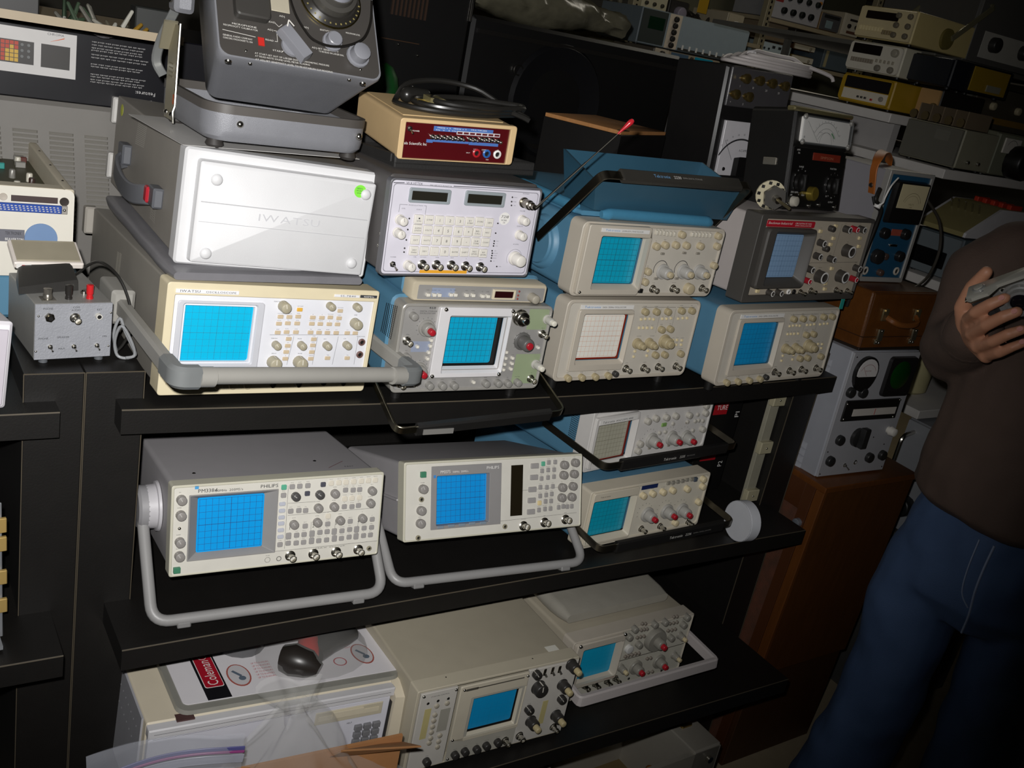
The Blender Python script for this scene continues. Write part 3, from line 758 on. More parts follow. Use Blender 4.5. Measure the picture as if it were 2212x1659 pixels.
many('bnc_connector', bnc(.95), t, P['bnc']); capped(t, P['silver'], CHROME, .0125, .010, CHROME, .006, .010, (.0145, .004)); capped(t, P['tip'], M('#b5b3ac', .35), .0065, .016, M('#dad6c8', .4), .005, .007, (.0085, .003))
capped(t, P['bigd'], M('#5b5a58', .4), .0115, .022, REDP, .0062, .004, (.016, .003)); many('push_switch', btn(M('#dcd8cc', .4), .0048, .0048, .006), t, P['wbtn'])
many('screw', screw(.0035), t, P['screw'], -.008)
mb = MB(); hd_ = P['hdr']; mb.text('468', hd_[0] + .014, hd_[3] - .004, .0036, w=.012).text('DIGITAL STORAGE', hd_[0] - .001, hd_[3] - .009, .0022, w=.030).text('OSCILLOSCOPE', hd_[0] - .001, hd_[3] - .0125, .0022, w=.028)
for x, z in L_(P['bigr']) + L_(P['bigd']):
    for k in range(11): a = math.radians(-40 + k * 26); mb.line((x + .016 * math.cos(a), z + .016 * math.sin(a)), (x + .018 * math.cos(a), z + .018 * math.sin(a)), .0006)
words(mb, P['sm'], .0085, .0014); words(mb, P['wbtn'], .0042, .0011); words(mb, P['bnc'], .010, .0014); part('panel_print', mb, INK, t)
dots(t, P['vent'], 7, 18, .0016, -.0046)
Q2 = PL['G2']; o2 = Vector((BX['G2'][0] - BX['G'][0], 0, 0)); dx = .0175; dz = h_ + .0005; y0 = .012
up = part('upper_unit', MB().rr(dx, dx + .254, dz, dz + .034, [.045, y0, y0 - .003], .007, [0, 0, .002], 4), M('#bab09a', .45), t, 'beige add-on strip above the main panel')
mb = MB(); q_ = Q2['pan']; mb.rr(dx + .010, dx + .249, dz + .0035, dz + .0275, [y0 - .0028, y0 - .0036], .002, [0, .0004]); pn = part('strip_panel', mb, PANG, up)
mb = MB(); q_ = Q2['blue']; mb.quad((dx + q_[0], y0 - .0038, dz + q_[2]), (dx + q_[1], y0 - .0038, dz + q_[2]), (dx + q_[1], y0 - .0038, dz + q_[3]), (dx + q_[0], y0 - .0038, dz + q_[3])); part('blue_field', mb, M('#8d97ac', .5), up)
for x, z in L_(Q2['wbtn']): put('push_switch', btn(M('#dcd8cc', .4), .0062, .0052, .006), up, dx + x, dz + z, y0 - .0036)
q_ = Q2['dispf']; part('display_frame', MB().ring((dx + q_[0], dx + q_[1], dz + q_[2], dz + q_[3]), (dx + q_[0] + .004, dx + q_[1] - .004, dz + q_[2] + .003, dz + q_[3] - .003), y0, y0 - .007, y0 - .005, .001, .001, .0006), M('#cfc4ab', .45), up)
part('display', MB().box(dx + q_[0] + .003, dx + q_[1] - .003, y0 - .0052, y0 - .003, dz + q_[2] + .002, dz + q_[3] - .002), M('#2a0d10', .2), up)
for x, z in L_(Q2['led']): put('indicator', led(M('#8f2a20', .3)), up, dx + x, dz + z, y0 - .0036)
for x, z in L_(Q2['knob']): put('knob', knob(M('#a09a8c', .45), .0078, .018), up, dx + x, dz + z, y0 - .0036)
mb = MB(); words(mb, [(dx + x, dz + z) for x, z in L_(Q2['wbtn'])], .0065, .0012); mb.v = [(x, y0 - .0039, z) for x, y, z in mb.v]; part('panel_print', mb, INK, up)
def ubar(t, lc, rc, la, ra, wn, ts, mat, grip, name='carrying_handle', rad=.018, logo=None, lcol=None, sub=None, gh=.024):
    """chrome strap handle with a black grip"""
    lc, rc, la, ra = map(Vector, (lc, rc, la, ra)); N_ = (rc - lc).cross(((lc - la) + (rc - ra))).normalized()
    hd = part(name, MB().bar(fillet([la, lc, rc, ra], rad, 7), N_, wn, ts, .0006), mat, t)
    if grip:
        a, b = lc + (rc - lc) * .11, lc + (rc - lc) * .90; fwd = ((lc - la) + (rc - ra)).normalized()
        part('grip', MB().bar([a, a + (b - a) * .02, a + (b - a) * .98, b], N_, gh, .013, .003), grip, hd)
        if logo:
            U_ = (rc - lc).normalized(); V_ = U_.cross(fwd) ; V_ = V_ if V_.z > -.2 else -V_
            for txt, off, hh, wd, cm in logo:
                m2 = MB().text(txt, 0, 0, hh, 0, wd); org = lc + (rc - lc) * off + fwd * .0068 - V_ * hh / 2
                m2.v = [tuple(org + U_ * x + V_ * z) for x, y, z in m2.v]; part('lettering', m2, cm, hd)
    return hd
ubar(t, (-.015, -.074, -.034), (w_ + .014, -.078, -.014), (-.014, .13, .045), (w_ + .012, .13, .050), .014, .0035, M('#7c7767', .3, 1), BLK, gh=.022)
U0 = MB().box(.028, .082, -.0838, -.0822, -.038, -.029); part('handle_label', U0, M('#8a8884', .4, .3), t)
for sg, x in ((-1, -.014), (1, w_ + .012)): part('handle_pivot', MB().cyl((x, .13, .048), (sg, 0, 0), .022, .006, 20), BLUED, t)
legs(t, 'G', w_, .42)
# ---- H: service monitor with telescopic aerial
t, P, w_, h_ = at('H', 'service_monitor', 'light-grey service monitor with a keypad, two dark displays and a raised aerial', 'test set')
part('case', MB().box(.002, w_ - .002, .006, .36, .001, h_ + .006, .004, .006), M('#4b4847', .6, 0, .08, .12, 600), t)
part('front_bezel', MB().ring((-.002, w_ + .002, -.003, h_ + .002), (.001, w_ - .001, .0, h_ - .001), .012, -.002, .002, .007, .006), M('#5a5a5e', .45), t)
PH = M('#cfccd6', .48); part('front_panel', MB().rr(.001, w_ - .001, 0, h_ - .001, [.002, 0], .006, [0, 0]), PH, t)
part('panel_rim', MB().ring((.004, w_ - .004, .003, h_ - .006), (.005, w_ - .005, .004, h_ - .007), 0, -.0004, 0, .005, .005, .0001), M('#8a8890', .5), t)
for k in ('1', '2'):
    f_ = P['f' + k]; d0 = P['l' + k]; fr = part('display_frame', MB().ring(f_, (d0[0], d0[1], d0[2], d0[3]), 0, -.0025, -.0006, .003, .0008, .0006), M('#8f979b', .45), t); part('display', MB().rr(d0[0] - .0005, d0[1] + .0005, d0[2] - .0005, d0[3] + .0005, [-.0008, 0], 0), M('#26251f', .18), fr)
KEY = '1 kHz,DTMF,1,2,3,BY STEP,STORE,GEN,AUDIO SYNTH,VOLTS,4,5,6,+,RE- CALL,REC,EXT,WATTS,7,8,9,-,SUB TONE,COUNT,DEV MARK,DEV,.,0,ENTER,SHIFT,REC LEVEL,RF LEVEL'.split(',')
for (x, z), tx in zip(L_(P['k']), KEY):
    k = put('key', btn(M('#dcd8cf', .45), .0148, .0138, .004), t, x, z); m2 = MB(); ws = tx.split(' ')
    if len(tx) == 1: m2.text(tx, 0, -.002, .0042, -.0042, None, 'c')
    else:
        for i, wd in enumerate(ws): m2.text(wd, 0, (-.001 if len(ws) == 1 else .0006 - i * .0038), .0022, -.0042, min(.011, .0024 * len(wd)), 'c')
    part('key_legend', m2, INK, k)
IV = M('#dcd8d0', .4)
many('knob', knob(IV, .0068, .014, '#a09c98', (.008, .003)), t, P['sm']); many('knob', knob(IV, .0098, .018, None, (.0115, .006)), t, P['big']); many('toggle_switch', toggle(.9), t, P['tog']); many('bnc_connector', bnc(1), t, P['bnc'])
many('indicator', led(DARK, .0013), t, P['dot'])
o_ = P['org']; part('calibration_strip', MB().box(o_[0], o_[1], -.0006, 0, o_[2], o_[3]), M('#e0a12c', .5), t, 'orange strip under the connectors')
x, z = L_(P['stk'])[0]; sk = part('sticker', MB().disc(x, z, .0102, -.0005, 22), WHITE, t, 'round white sticker'); part('handwriting', MB().text('7218', x - .007, z + .001, .0042, -.0008, .014, slant=.2).text('WORK', x - .006, z - .004, .0028, -.0008, .011).text('OK', x - .002, z - .0075, .0022, -.0008), INK, sk)
q = L_(P['txt']); mb = MB(); mb.text('WAVETEK', q[0][0], q[0][1] - .001, .0038, w=.028).text('3010 SERVICE MONITOR', q[1][0], q[1][1] - .001, .0022, w=.038)
mb.line(q[2], (q[0][0] - .003, q[0][1] + .001), .0012).line(q[3], q[4], .0012)
for i, tx in zip(range(5, 11), ('ANTENNA', 'VOLUME', 'SQUELCH', 'RF LEVEL', 'POWER', 'CAL')): mb.text(tx, q[i][0], q[i][1], .0018, al='c')
mb.text('MODULATION', .033, .1055, .0017, w=.024).line((.018, .1065), (.031, .1065), .0005).line((.018, .1065), (.018, .095), .0005).line((.059, .1065), (.063, .1065), .0005).line((.063, .1065), (.063, .093), .0005)
mb.text('LEVEL', .022, .100, .0016).text('SOURCE', .047, .0995, .0016); words(mb, P['bnc'], .011, .0015); words(mb, [(a, b) for a, b in L_(P['dot'])[7:]], -.0006, .0012, .006)
mb.arc(.239, .029, .0145, -.6, 3.8, .0004); part('panel_print', mb, M('#55545c', .6), t)
x, z = L_(P['ant'])[0]
an = part('antenna_connector', MB().lathe((x, 0, z), (0, -1, 0), [(.0085, 0), (.0085, .003), (.007, .003), (.007, .008), (.0062, .009), (.0075, .010), (.0075, .019), (.0060, .020), (.0060, .026), (.0045, .027), (.004, .033)], 20), M('#a39d90', .28, 1), t)
b = BX['H']; Rw = (Matrix.Rotation(b[3], 3, 'Z') @ Matrix.Rotation(b[4], 3, 'X') @ Matrix.Rotation(b[5], 3, 'Y'))
ab = Vector((x + .001, -.034, z - .001)); ae = Rw.inverted() @ (Vector(ANT_TIP) - Vector(b[:3]))
part('aerial', MB().tube([ab, ab + (ae - ab) * .03, ab + (ae - ab) * .55, ab + (ae - ab) * .551, ae], [.0018, .0017, .0017, .0012, .0012], 8), M('#b5b0a4', .25, 1), an); u = (ae - ab).normalized()
part('aerial_tip', MB().lathe(ae - u * .022, u, [(.0013, 0), (.0024, .010), (.0044, .022), (.0046, .027), (.0030, .031), (.0003, .032)], 14), M('#b3222c', .22), an, 'red drop-shaped tip')
put('screw', screw(.0028), t, 0, 0, 0).matrix_local = Matrix.Translation((.0018, .016, .057)) @ Matrix.Rotation(-math.pi / 2, 4, 'Z'); put('screw', screw(.0028), t, 0, 0, 0).matrix_local = Matrix.Translation((.0018, .019, .038)) @ Matrix.Rotation(-math.pi / 2, 4, 'Z')
for xx in (.03, w_ - .03):
    for yy in (.035, .30): part('foot', MB().cyl((xx, yy, -.0085), (0, 0, 1), .008, .011, 12), DARK, t)

# ------------------------------------------------------------------ the blue portable scopes
def tek(n, label, scr, bez, pan, case, d_=.40, name='oscilloscope', dot=None, by=-.006, bezr=.012, lc='#0a4c66', scrin=None, feetz=None, h=None, frame=None):
    t, P, w_, h_ = at(n, name, label, 'oscilloscope'); s_ = P['scr'] if scrin is None else scrin
    part('case', MB().box(.004, w_ - .004, .028, d_, .004, h_ - .003, .004, .012), case, t)
    part('front_bezel', MB().ring((0, w_, 0, h_), (.008, w_ - .005, .006, h_ - .006), .034, -.003, .001, bezr, .008), bez, t)
    part('front_panel', MB().plate(.007, w_ - .004, .005, h_ - .005, 0, [(s_[0] - .006, s_[1] + .006, s_[2] - .006, s_[3] + .006)]), pan, t)
    fb = frame or P['bez']; fb = (max(fb[0], .004), fb[1], max(fb[2], .004), min(fb[3], h_ - .003))
    part('screen_bezel', MB().ring(fb, (s_[0] - .005, s_[1] + .007, s_[2] - .006, s_[3] + .005), .001, by, .0065, .004, .004, .001, 4, (s_[0] - .001, s_[1] + .003, s_[2] - .001, s_[3] + .001)), bez, t)
    return t, P, w_, h_
TB = M('#b9b1a3', .5, 0, .04); TP = M('#c3bdb1', .48); TK = M('#a99c7b', .45)
def name_strip(t, r_, y, big, small, col='#3f86c4', bg='#dcdad6'):
    s = part('name_strip', MB().box(r_[0], r_[1], y - .0008, y + .0004, r_[2], r_[3]), M(bg, .45), t); hgt = (r_[3] - r_[2])
    part('lettering', MB().text(big, r_[0] + .008, r_[2] + hgt * .28, hgt * .5, y - .0011, (r_[1] - r_[0]) * .30), M(col, .5), s); part('lettering', MB().text(small, r_[0] + .012 + (r_[1] - r_[0]) * .30, r_[2] + hgt * .3, hgt * .36, y - .0011, (r_[1] - r_[0]) * .45), INK, s)
PC = PL['C']
def scope_2400(n, label, scr, lc, edge=None, sx=1, sz=1, small='2465A  350MHz OSCILLOSCOPE'):
    s0 = PC['scr']; S_ = (s0[0] * sx, s0[1] * sx, s0[2] * sz, s0[3] * sz); fr = (.030 * sx, .158 * sx, .0185 * sz, .137 * sz)
    t, P, w_, h_ = tek(n, label, None, TB, TP, BLUE, scrin=S_, frame=fr, by=-.004)
    if edge: part('screen_border', MB().rr(S_[0] - .001, S_[1] + .003, S_[2] - .001, S_[3] + .001, [.0105, .012]), M(edge, .35), t); screen(t, (S_[0], S_[1] - .0025, S_[2] + .003, S_[3]), .0088, scr, lc=lc, lw=.0004)  # red edge paints the filter's reflection along the screen's right and bottom
    else: screen(t, S_, .0088, scr, lc=lc, lw=.0004)
    sc = lambda s: [(x * sx, z * sz) for x, z in L_(s)]
    many('knob', knob(TK, .0066, .010), t, sc(PC['sm'])); capped(t, sc(PC['big'])[:2], TK, .0082, .012, TK, .0055, .008, (.0105, .005)); capped(t, sc(PC['big'])[2:], TK, .0115, .013, TK, .0075, .007, (.014, .005))
    many('bnc_connector', bnc(1), t, sc(PC['bnc'])); many('button', btn(M('#d8c9a0', .45), .0046, .0046, .003), t, sc(PC['tiny'])); many('knob', knob(TK, .0066, .010), t, sc(PC['low'])); many('knob', knob(M('#3b3a38', .4), .0058, .009), t, sc(PC['blk']))
    q_ = PC['strip']; name_strip(t, (q_[0] * sx, q_[1] * sx, q_[2] * sz - .001, q_[3] * sz), -.0008, 'Tektronix', small)
    mb = MB()
    for k, dz, hh in (('sm', .0085, .0016), ('tiny', .004, .0013), ('low', .0085, .0015), ('bnc', .0105, .0015)): words(mb, sc(PC[k]), dz, hh)
    for k in range(3): mb.text('VOLTS/DIV', (.186 + .033 * k) * sx, .0835 * sz, .0015, al='c')
    mb.line((.176 * sx, .142 * sz), (.262 * sx, .142 * sz), .0005).line((.266 * sx, .142 * sz), (.312 * sx, .142 * sz), .0005).line((.226 * sx, .139 * sz), (.226 * sx, .09 * sz), .0004).line((.264 * sx, .139 * sz), (.264 * sx, .09 * sz), .0004)
    part('panel_print', mb, INK, t); return t, w_, h_
t, w_, h_ = scope_2400('C', 'blue-cased oscilloscope with a white screen edged in red', '#e3e1d8', '#c98a68', '#8a2f1e'); legs(t, 'C', w_, .39)
t, w_, h_ = scope_2400('D', 'blue-cased oscilloscope with a blue screen at the right end of the top shelf', '#128fc9', '#0a4f86', None, 1.04, 1.005, '2445A  150MHz OSCILLOSCOPE'); legs(t, 'D', w_, .39)
part('teal_tag', MB().box(w_ - .006, w_ + .004, -.004, -.002, h_ - .004, h_ + .018), M('#2a8f86', .5), t, 'small teal tag at the top corner')
solo('price_dot', MB().box(0, .012, 0, .008, 0, .0006), M('#8fe03a', .6), 'small bright green sticker on top of the right-hand blue scope', 'sticker', loc=(1.325, .02, BX['D'][2] + h_ - .0015))
# ---- E: blue scope with folded-back handle
t, P, w_, h_ = tek('E', 'blue-cased oscilloscope carrying a blue lid tray, handle folded over its top', None, TB, TP, BLUE, .40, by=-.012, frame=(.008, .1505, .005, .132), scrin=PL['E']['scr'])
s_ = P['scr']; screen(t, s_, .0085, '#0b9cbc', lc='#0a5066')
many('knob', knob(M('#b9ac8e', .45), .0068, .010), t, P['sm']); many('knob', knob(M('#b9ac8e', .45), .0105, .012), t, P['med']); capped(t, P['big'], M('#a9a7a2', .42), .0105, .016, M('#b9ac8e', .45), .006, .007, (.0145, .005)); many('bnc_connector', bnc(1), t, P['bnc']); many('button', btn(DARK, .009, .008, .004), t, P['blk'])
many('slide_switch', btn(M('#8a857a', .4), .009, .004, .003), t, P['slot']); many('lever_switch', btn(M('#c9c3b4', .35), .005, .008, .005), t, P['lev'])
q_ = P['strip']; name_strip(t, (q_[0] + .003, q_[1], q_[2] - .0005, q_[3] + .001), -.0125, 'Tektronix', '2230 100MHz DIGITAL STORAGE OSCILLOSCOPE')
mb = MB(); words(mb, P['sm'], .0085, .0014); words(mb, P['lev'], .0055, .001); words(mb, P['bnc'], .0105, .0014)
for x, z in L_(P['big'])[:2]: mb.arc(x - .006, z + .004, .0165, .3, 3.6, .0012)
part('panel_print', mb, INK, t); put('screw', screw(.003), t, .015, .010, -.012)
dots(t, P['vent'], 8, 20, .0014, .0036)
part('side_boss', MB().lathe((.004, .108, .067), (-1, 0, 0), [(.050, 0), (.046, .008), (.043, .010), (.040, .010), (.038, .014), (.0005, .014)], 32), BLUE, t)
HM = M('#7d7769', .35, 1)
ubar(t, (-.018, -.046, .224), (w_ + .018, -.018, .223), (-.016, .100, .075), (w_ + .016, .100, .070), .016, .0035, HM, M('#33312d', .4), rad=.016, logo=[('Tektronix', .30, .0062, .040, M('#6ea6d6', .5)), ('2230', .43, .0055, .018, WHITE), ('100MHz DIGITAL STORAGE', .49, .0030, .050, M('#9a9892', .6))], gh=.024)
for xx in (.03, w_ - .03):
    for yy in (.04, .34): part('foot', MB().cyl((xx, yy, -.0085), (0, 0, 1), .008, .010, 12), DARK, t)
b = BX['E']; ET = b[2] + h_
pb = thing('accessory_pouch', 'blue vinyl accessory pouch with a rolled front edge under the lid tray', 'pouch', (b[0], b[1], ET), (0, 0, b[3]))
mb = MB(); soft(mb, .012, .33, .035, .40, -.002, .013, .0006); part('pouch_body', mb, M('#4f83a0', .4, 0, .06, .2, 120), pb)
part('rolled_edge', MB().tube([(.050, .018, .009), (.062, .016, .010), (.068, .016, .0115), (.30, .016, .0115), (.306, .016, .011), (.318, .018, .008)], [.007, .0105, .010, .010, .0108, .007], 14), M('#44809f', .3, 0, .06, .25, 120), pb); part('rolled_edge', MB().tube([(.016, .05, .012), (.014, .2, .014), (.014, .39, .013)], .010, 12), M('#44809f', .3, 0, .06, .25, 120), pb)
z0 = ET + .014
rim = [(.726, -.013, 1.483), (1.111, .021, 1.483), (1.128, .165, 1.512), (.742, .115, 1.512)]; bs = [(.778, .040, z0), (1.112, .046, z0), (1.098, .150, z0 + .004), (.768, .118, z0 + .004)]
ctr = Vector((.94, .08, 0)); inn = lambda p, k: tuple(Vector((ctr.x, ctr.y, p[2])) + (Vector(p) - Vector((ctr.x, ctr.y, p[2]))) * k)
mb = MB().loft([bs, [tuple(Vector(a_) * .25 + Vector(c_) * .75) for a_, c_ in zip(bs, rim)], rim, [inn(p, .975) for p in rim], [(p[0], p[1], p[2] + .004) for p in [inn(q, .97) for q in bs]]], True, True)
solo('lid_tray', mb, M('#345b70', .42, 0, .05, .05, 500), 'deep blue open lid lying upside down on a blue scope', 'lid')
# ---- F: dark-framed scope with red header
t, P, w_, h_ = at('F', 'oscilloscope', 'oscilloscope with a dark grey frame and a red header strip, under the panel meter', 'oscilloscope')
FP = M('#b3a998', .5); FD = M('#4a4743', .5)
part('case', MB().box(.004, w_ - .004, .03, .46, .003, h_ - .003, .004, .006), M('#b4aca8', .55, 0, .05, .06, 700), t)
part('front_bezel', MB().ring((-.004, w_, -.006, h_ + .002), (.014, w_ - .003, .008, h_ - .006), .036, -.006, .001, .004, .003), FD, t)
s_ = P['scr']; part('front_panel', MB().plate(.010, w_ - .001, -.002, h_ - .003, 0, [(s_[0] - .006, s_[1] + .006, s_[2] - .006, s_[3] + .006)]), FP, t)
bz = P['bez']; part('screen_bezel', MB().ring((bz[0], bz[1], bz[2] - .004, bz[3] + .003), (s_[0] - .012, s_[1] + .010, s_[2] - .010, s_[3] + .007), .001, -.014, .0065, .008, .006, .003, 4, (s_[0] - .001, s_[1] + .001, s_[2] - .001, s_[3] + .001)), FD, t)
screen(t, s_, .006, '#86a6c8', lc='#4a6684', lw=.0004)
q = P['red']; rd = part('header_strip', MB().box(q[0], q[1], -.002, 0, q[2], q[3], .0006, .003), M('#b3202f', .35), t); part('lettering', MB().text('Beckman Industrial', q[0] + .004, q[2] + .0055, .0046, -.0024, .072, slant=.2).text('CIRCUITMATE 9202', q[0] + .086, q[2] + .007, .003, -.0024, .052).text('20MHz OSCILLOSCOPE', q[0] + .086, q[2] + .003, .0022, -.0024, .052), WHITE, rd)
KD = M('#403c38', .4); RB = M('#a5202c', .35)
many('knob', ringknob(KD, .0068, .015), t, P['sm']); many('knob', ringknob(RB, .0062, .016), t, P['redk']); many('knob', ringknob(KD, .0060, .014), t, P['smb']); many('knob', ringknob(KD, .0125, .018), t, P['big']); many('knob', knob(KD, .0062, .012), t, P['blk'])
many('jack', jack(.0062, WHITE), t, P['jackw']); many('jack', jack(.0055, DARK), t, P['jackb']); many('bnc_connector', bnc(.85), t, P['bnc']); many('button', btn(M('#d8c79c', .45), .009, .007, .004), t, P['cream'])
mb = MB(); words(mb, P['sm'], .010, .0016); words(mb, P['big'], .017, .0018); words(mb, P['cream'], .006, .0013); mb.line((.19, .074), (w_ - .012, .076), .0006).line((.262, .078), (.262, h_ - .012), .0006); part('panel_print', mb, M('#55504a', .6), t)
put('screw', screw(.004), t, 0, 0).matrix_local = Matrix.Translation((.0035, .085, .022)) @ Matrix.Rotation(-math.pi / 2, 4, 'Z')
for xx in (.03, w_ - .03):
    for yy in (.045, .40): part('foot', MB().cyl((xx, yy, -.011), (0, 0, 1), .010, .013, 12), DARK, t)
FT = BX['F'][2] + h_
# ---- P, Q: function box with coiled mains lead on a black tray
t, P, w_, h_ = at('Q', 'foam_tray', 'black shallow tray between the service monitor and the tan function box', 'tray')
q = BX['P']; qw = .275
part('tray_base', MB().box(0, qw, 0, .235, 0, .010, .002), M('#1f1e1d', .75, 0, .2, .3, 300), t); part('tray_wall', MB().box(0, qw, 0, .012, .008, .022, .002).box(0, .012, .012, .235, .008, .022, .002).box(qw - .012, qw, .012, .235, .008, .022, .002).box(.012, qw - .012, .223, .235, .008, .022, .002), M('#232221', .7, 0, .2, .3, 300), t)
t, P, w_, h_ = at('P', 'function_box', 'tan plastic bench box with a dark red panel and a row of chrome toggles', 'test box')
h_ = .060; w_ = .197; TAN = M('#cfb285', .5, 0, .05, .06, 700)
part('case', MB().box(0, w_, 0, .190, 0, h_, .003, .006), TAN, t); part('case_lip', MB().ring((-.001, w_ + .001, -.001, h_ + .001), (.008, w_ - .010, .0005, h_ - .005), .004, -.006, .001, .005, .001), TAN, t)
part('top_lid', MB().box(.012, w_ - .012, .02, .185, h_ - .001, h_ + .0012, .0008), M('#cdb183', .5), t)
part('front_panel', MB().plate(.007, w_ - .009, 0, h_ - .004, -.0012), M('#4d0f14', .18), t)
mb = MB()
for k in ('b1', 'b3', 'b4', 'b5'): q = P[k]; mb.box(q[0], q[1], -.0018, -.0012, q[2], q[3])
part('blue_scale', mb, M('#4a6fb0', .4), t)
q = P['b2']; mb = MB(); mb.box(q[0], q[1], -.0020, -.0012, q[2], q[3]); part('white_scale', mb, M('#c9c5c8', .5), t); mb = MB()
for i in range(7): x = q[0] + (q[1] - q[0]) * (i + .5) / 7; mb.box(x - .0042, x + .0042, -.0024, -.0018, q[2] + .0012, q[3] - .0012)
part('scale_window', mb, M('#5a1a20', .4), t)
for x, z in L_(P['tog']): put('toggle_switch', shape('ptog', lambda: MB().lathe((0, 0, 0), (0, -1, 0), [(.0042, 0), (.0042, .002), (.0026, .0025), (.0024, .005)], 8).tube([(0, -.004, 0), (.0004, -.010, .0004)], [.0014, .0019], 8).ball((.0005, -.0115, .0006), .0025, 10).mesh('toggle_switch', [CHROME], 50)), t, x, z, -.0012)
put('toggle_switch', toggle(.8), t, .016, .045, -.0012)
for (x, z), c in zip(L_(P['jack']), ('#b01f28', '#2d62a8', '#e4e2de')): put('jack', jack(.0068, M(c, .3)), t, x, z, -.001)
mb = MB(); q = L_(P['txt']); mb.text('POWER', q[0][0], q[0][1], .0022, -.0022).text('bala Scientific Inc', q[1][0], q[1][1] - .001, .0042, -.0022, .040); mb.text('V O F', q[2][0], q[2][1] + .001, .0018, -.0022, al='c').text('COMMON', q[3][0], q[3][1] + .001, .0018, -.0022, al='c').text('HI', q[4][0], q[4][1] + .001, .0018, -.0022, al='c'); mb.text('FREQ x 2   FREQ x 2     MULTIPLIER', P['b1'][0] + .006, P['b1'][3] - .0028, .0016, -.0022, .085).text('Hz  V   S  Hz', P['b1'][0] + .004, P['b1'][2] + .001, .0016, -.0022, .034); mb.text('INPUT', .116, .013, .0016, -.0022).text('GND', .152, .004, .0016, -.0022)
part('lettering', mb, WHITE, t)
PT = BX['P'][2] + h_; bp = BX['P']
def world(b, x, y, z): return Matrix.Translation(b[:3]) @ Matrix.Rotation(b[3], 4, 'Z') @ Matrix.Rotation(b[4], 4, 'X') @ Matrix.Rotation(b[5], 4, 'Y') @ Vector((x, y, z))
CABLE = M('#22211f', .3)
cc = thing('mains_lead', 'coiled black mains lead with a brass-pronged plug on the tan box', 'cable', world(bp, .06, .02, h_))
pts = []
for k in range(3):
    for i in range(16):
        a = 2 * math.pi * i / 16; sx = .098 - .013 * k; sy = .056 - .010 * k; pts.append(world(bp, .120 + sx * math.cos(a) + .012 * k + (.02 if math.cos(a) > .8 else 0), .080 + sy * math.sin(a) - .012 * k, h_ + .0075 + .0065 * k + (.030 if k == 0 and math.sin(a) > .4 else 0) * math.sin(a) * (k == 0)))
pts += [world(bp, .20, .05, h_ + .016), world(bp, .222, .028, h_ + .010), world(bp, .232, .020, h_ + .006)]
inv = lambda P_: [tuple(p - cc.location) for p in P_]
part('cord', MB().tube(inv(smooth_path(pts, 3)), .0043, 8), CABLE, cc); part('cord', MB().tube(inv(smooth_path([world(bp, .086, .066, h_ + .016), world(bp, .12, .056, h_ + .017), world(bp, .17, .050, h_ + .018), world(bp, .215, .046, h_ + .014), world(bp, .235, .03, h_ + .007)], 5)), .0043, 8), CABLE, cc)
pg = part('plug', MB().loft([[tuple(world(bp, .066 + dx, .062 + sx_ * .015, h_ + .014 + sz_ * .010) - cc.location) for sx_, sz_ in ((-1, -1), (1, -1), (1, 1), (-1, 1))] for dx in (0, .022)] + [[tuple(world(bp, .100, .060 + sx_ * .005, h_ + .015 + sz_ * .005) - cc.location) for sx_, sz_ in ((-1, -1), (1, -1), (1, 1), (-1, 1))]]), M('#6f6746', .5), cc)
for s0 in (-1, 1):
    o = world(bp, .047, .062 + s0 * .007, h_ + .015) - cc.location; part('prong', MB().box(o.x, o.x + .019, o.y - .0010, o.y + .0010, o.z - .003, o.z + .003), M('#e8cf7a', .25, 1), pg)
part('socket_end', MB().caps(world(bp, .050, .105, h_ + .016) - cc.location, world(bp, .085, .112, h_ + .018) - cc.location, .013, .008, 12), CABLE, cc)
# ---- GT / GP: acoustic calibrator in its open case
zb = 1.4611; HAM = M('#86878c', .42, .15, .08, .35, 1400); RIMM = M('#4e4a46', .5)
t = thing('sound_calibrator', 'grey hammertone field instrument tilted up on its own open lid, top left', 'instrument', (.098, .044, zb + .0135), (0, 0, .03))
tw, td, th = .245, .235, .050
def hrr(x0, x1, y0, y1, z, rad, n=5): return [(x, y, z) for x, _, y in rrect(x0, x1, y0, y1, 0, rad, n)]
part('lid', MB().loft([hrr(.008, tw - .008, .008, td - .008, 0, .03), hrr(.002, tw - .002, .002, td - .002, .006, .035), hrr(0, tw, 0, td, .016, .037), hrr(0, tw, 0, td, th - .010, .037), hrr(.004, tw - .004, .004, td - .004, th - .010, .034), hrr(.006, tw - .006, .006, td - .006, .012, .03)]), HAM, t)
part('rubber_rim', MB().loft([hrr(-.0008, tw + .0008, -.0008, td + .0008, th - .012, .037), hrr(-.0008, tw + .0008, -.0008, td + .0008, th, .037), hrr(.006, tw - .006, .006, td - .006, th, .032), hrr(.006, tw - .006, .006, td - .006, th - .012, .032)], False, False), RIMM, t)
for x, y in ((.022, .03), (.225, .03), (.022, .205), (.225, .205)): part('foot', MB().lathe((x, y, -.0125), (0, 0, 1), [(.010, 0), (.013, .004), (.009, .014)], 16), M('#34312f', .55), t)
for x, z in ((.045, .026), (.225, .027)): put('rivet', shape('rivet', lambda: MB().lathe((0, 0, 0), (0, -1, 0), [(.0052, -.001), (.0048, .001), (.003, .003), (.0003, .0036)], 16).mesh('rivet', [CHROME], 60)), t, x, z, -.0002)
g = BX['GP']; mw = Matrix.Translation(g[:3]) @ Matrix.Rotation(g[3], 4, 'Z') @ Matrix.Rotation(g[4], 4, 'X') @ Matrix.Rotation(g[5], 4, 'Y')
ti = (Matrix.Translation(t.location) @ Matrix.Rotation(.03, 4, 'Z')).inverted()
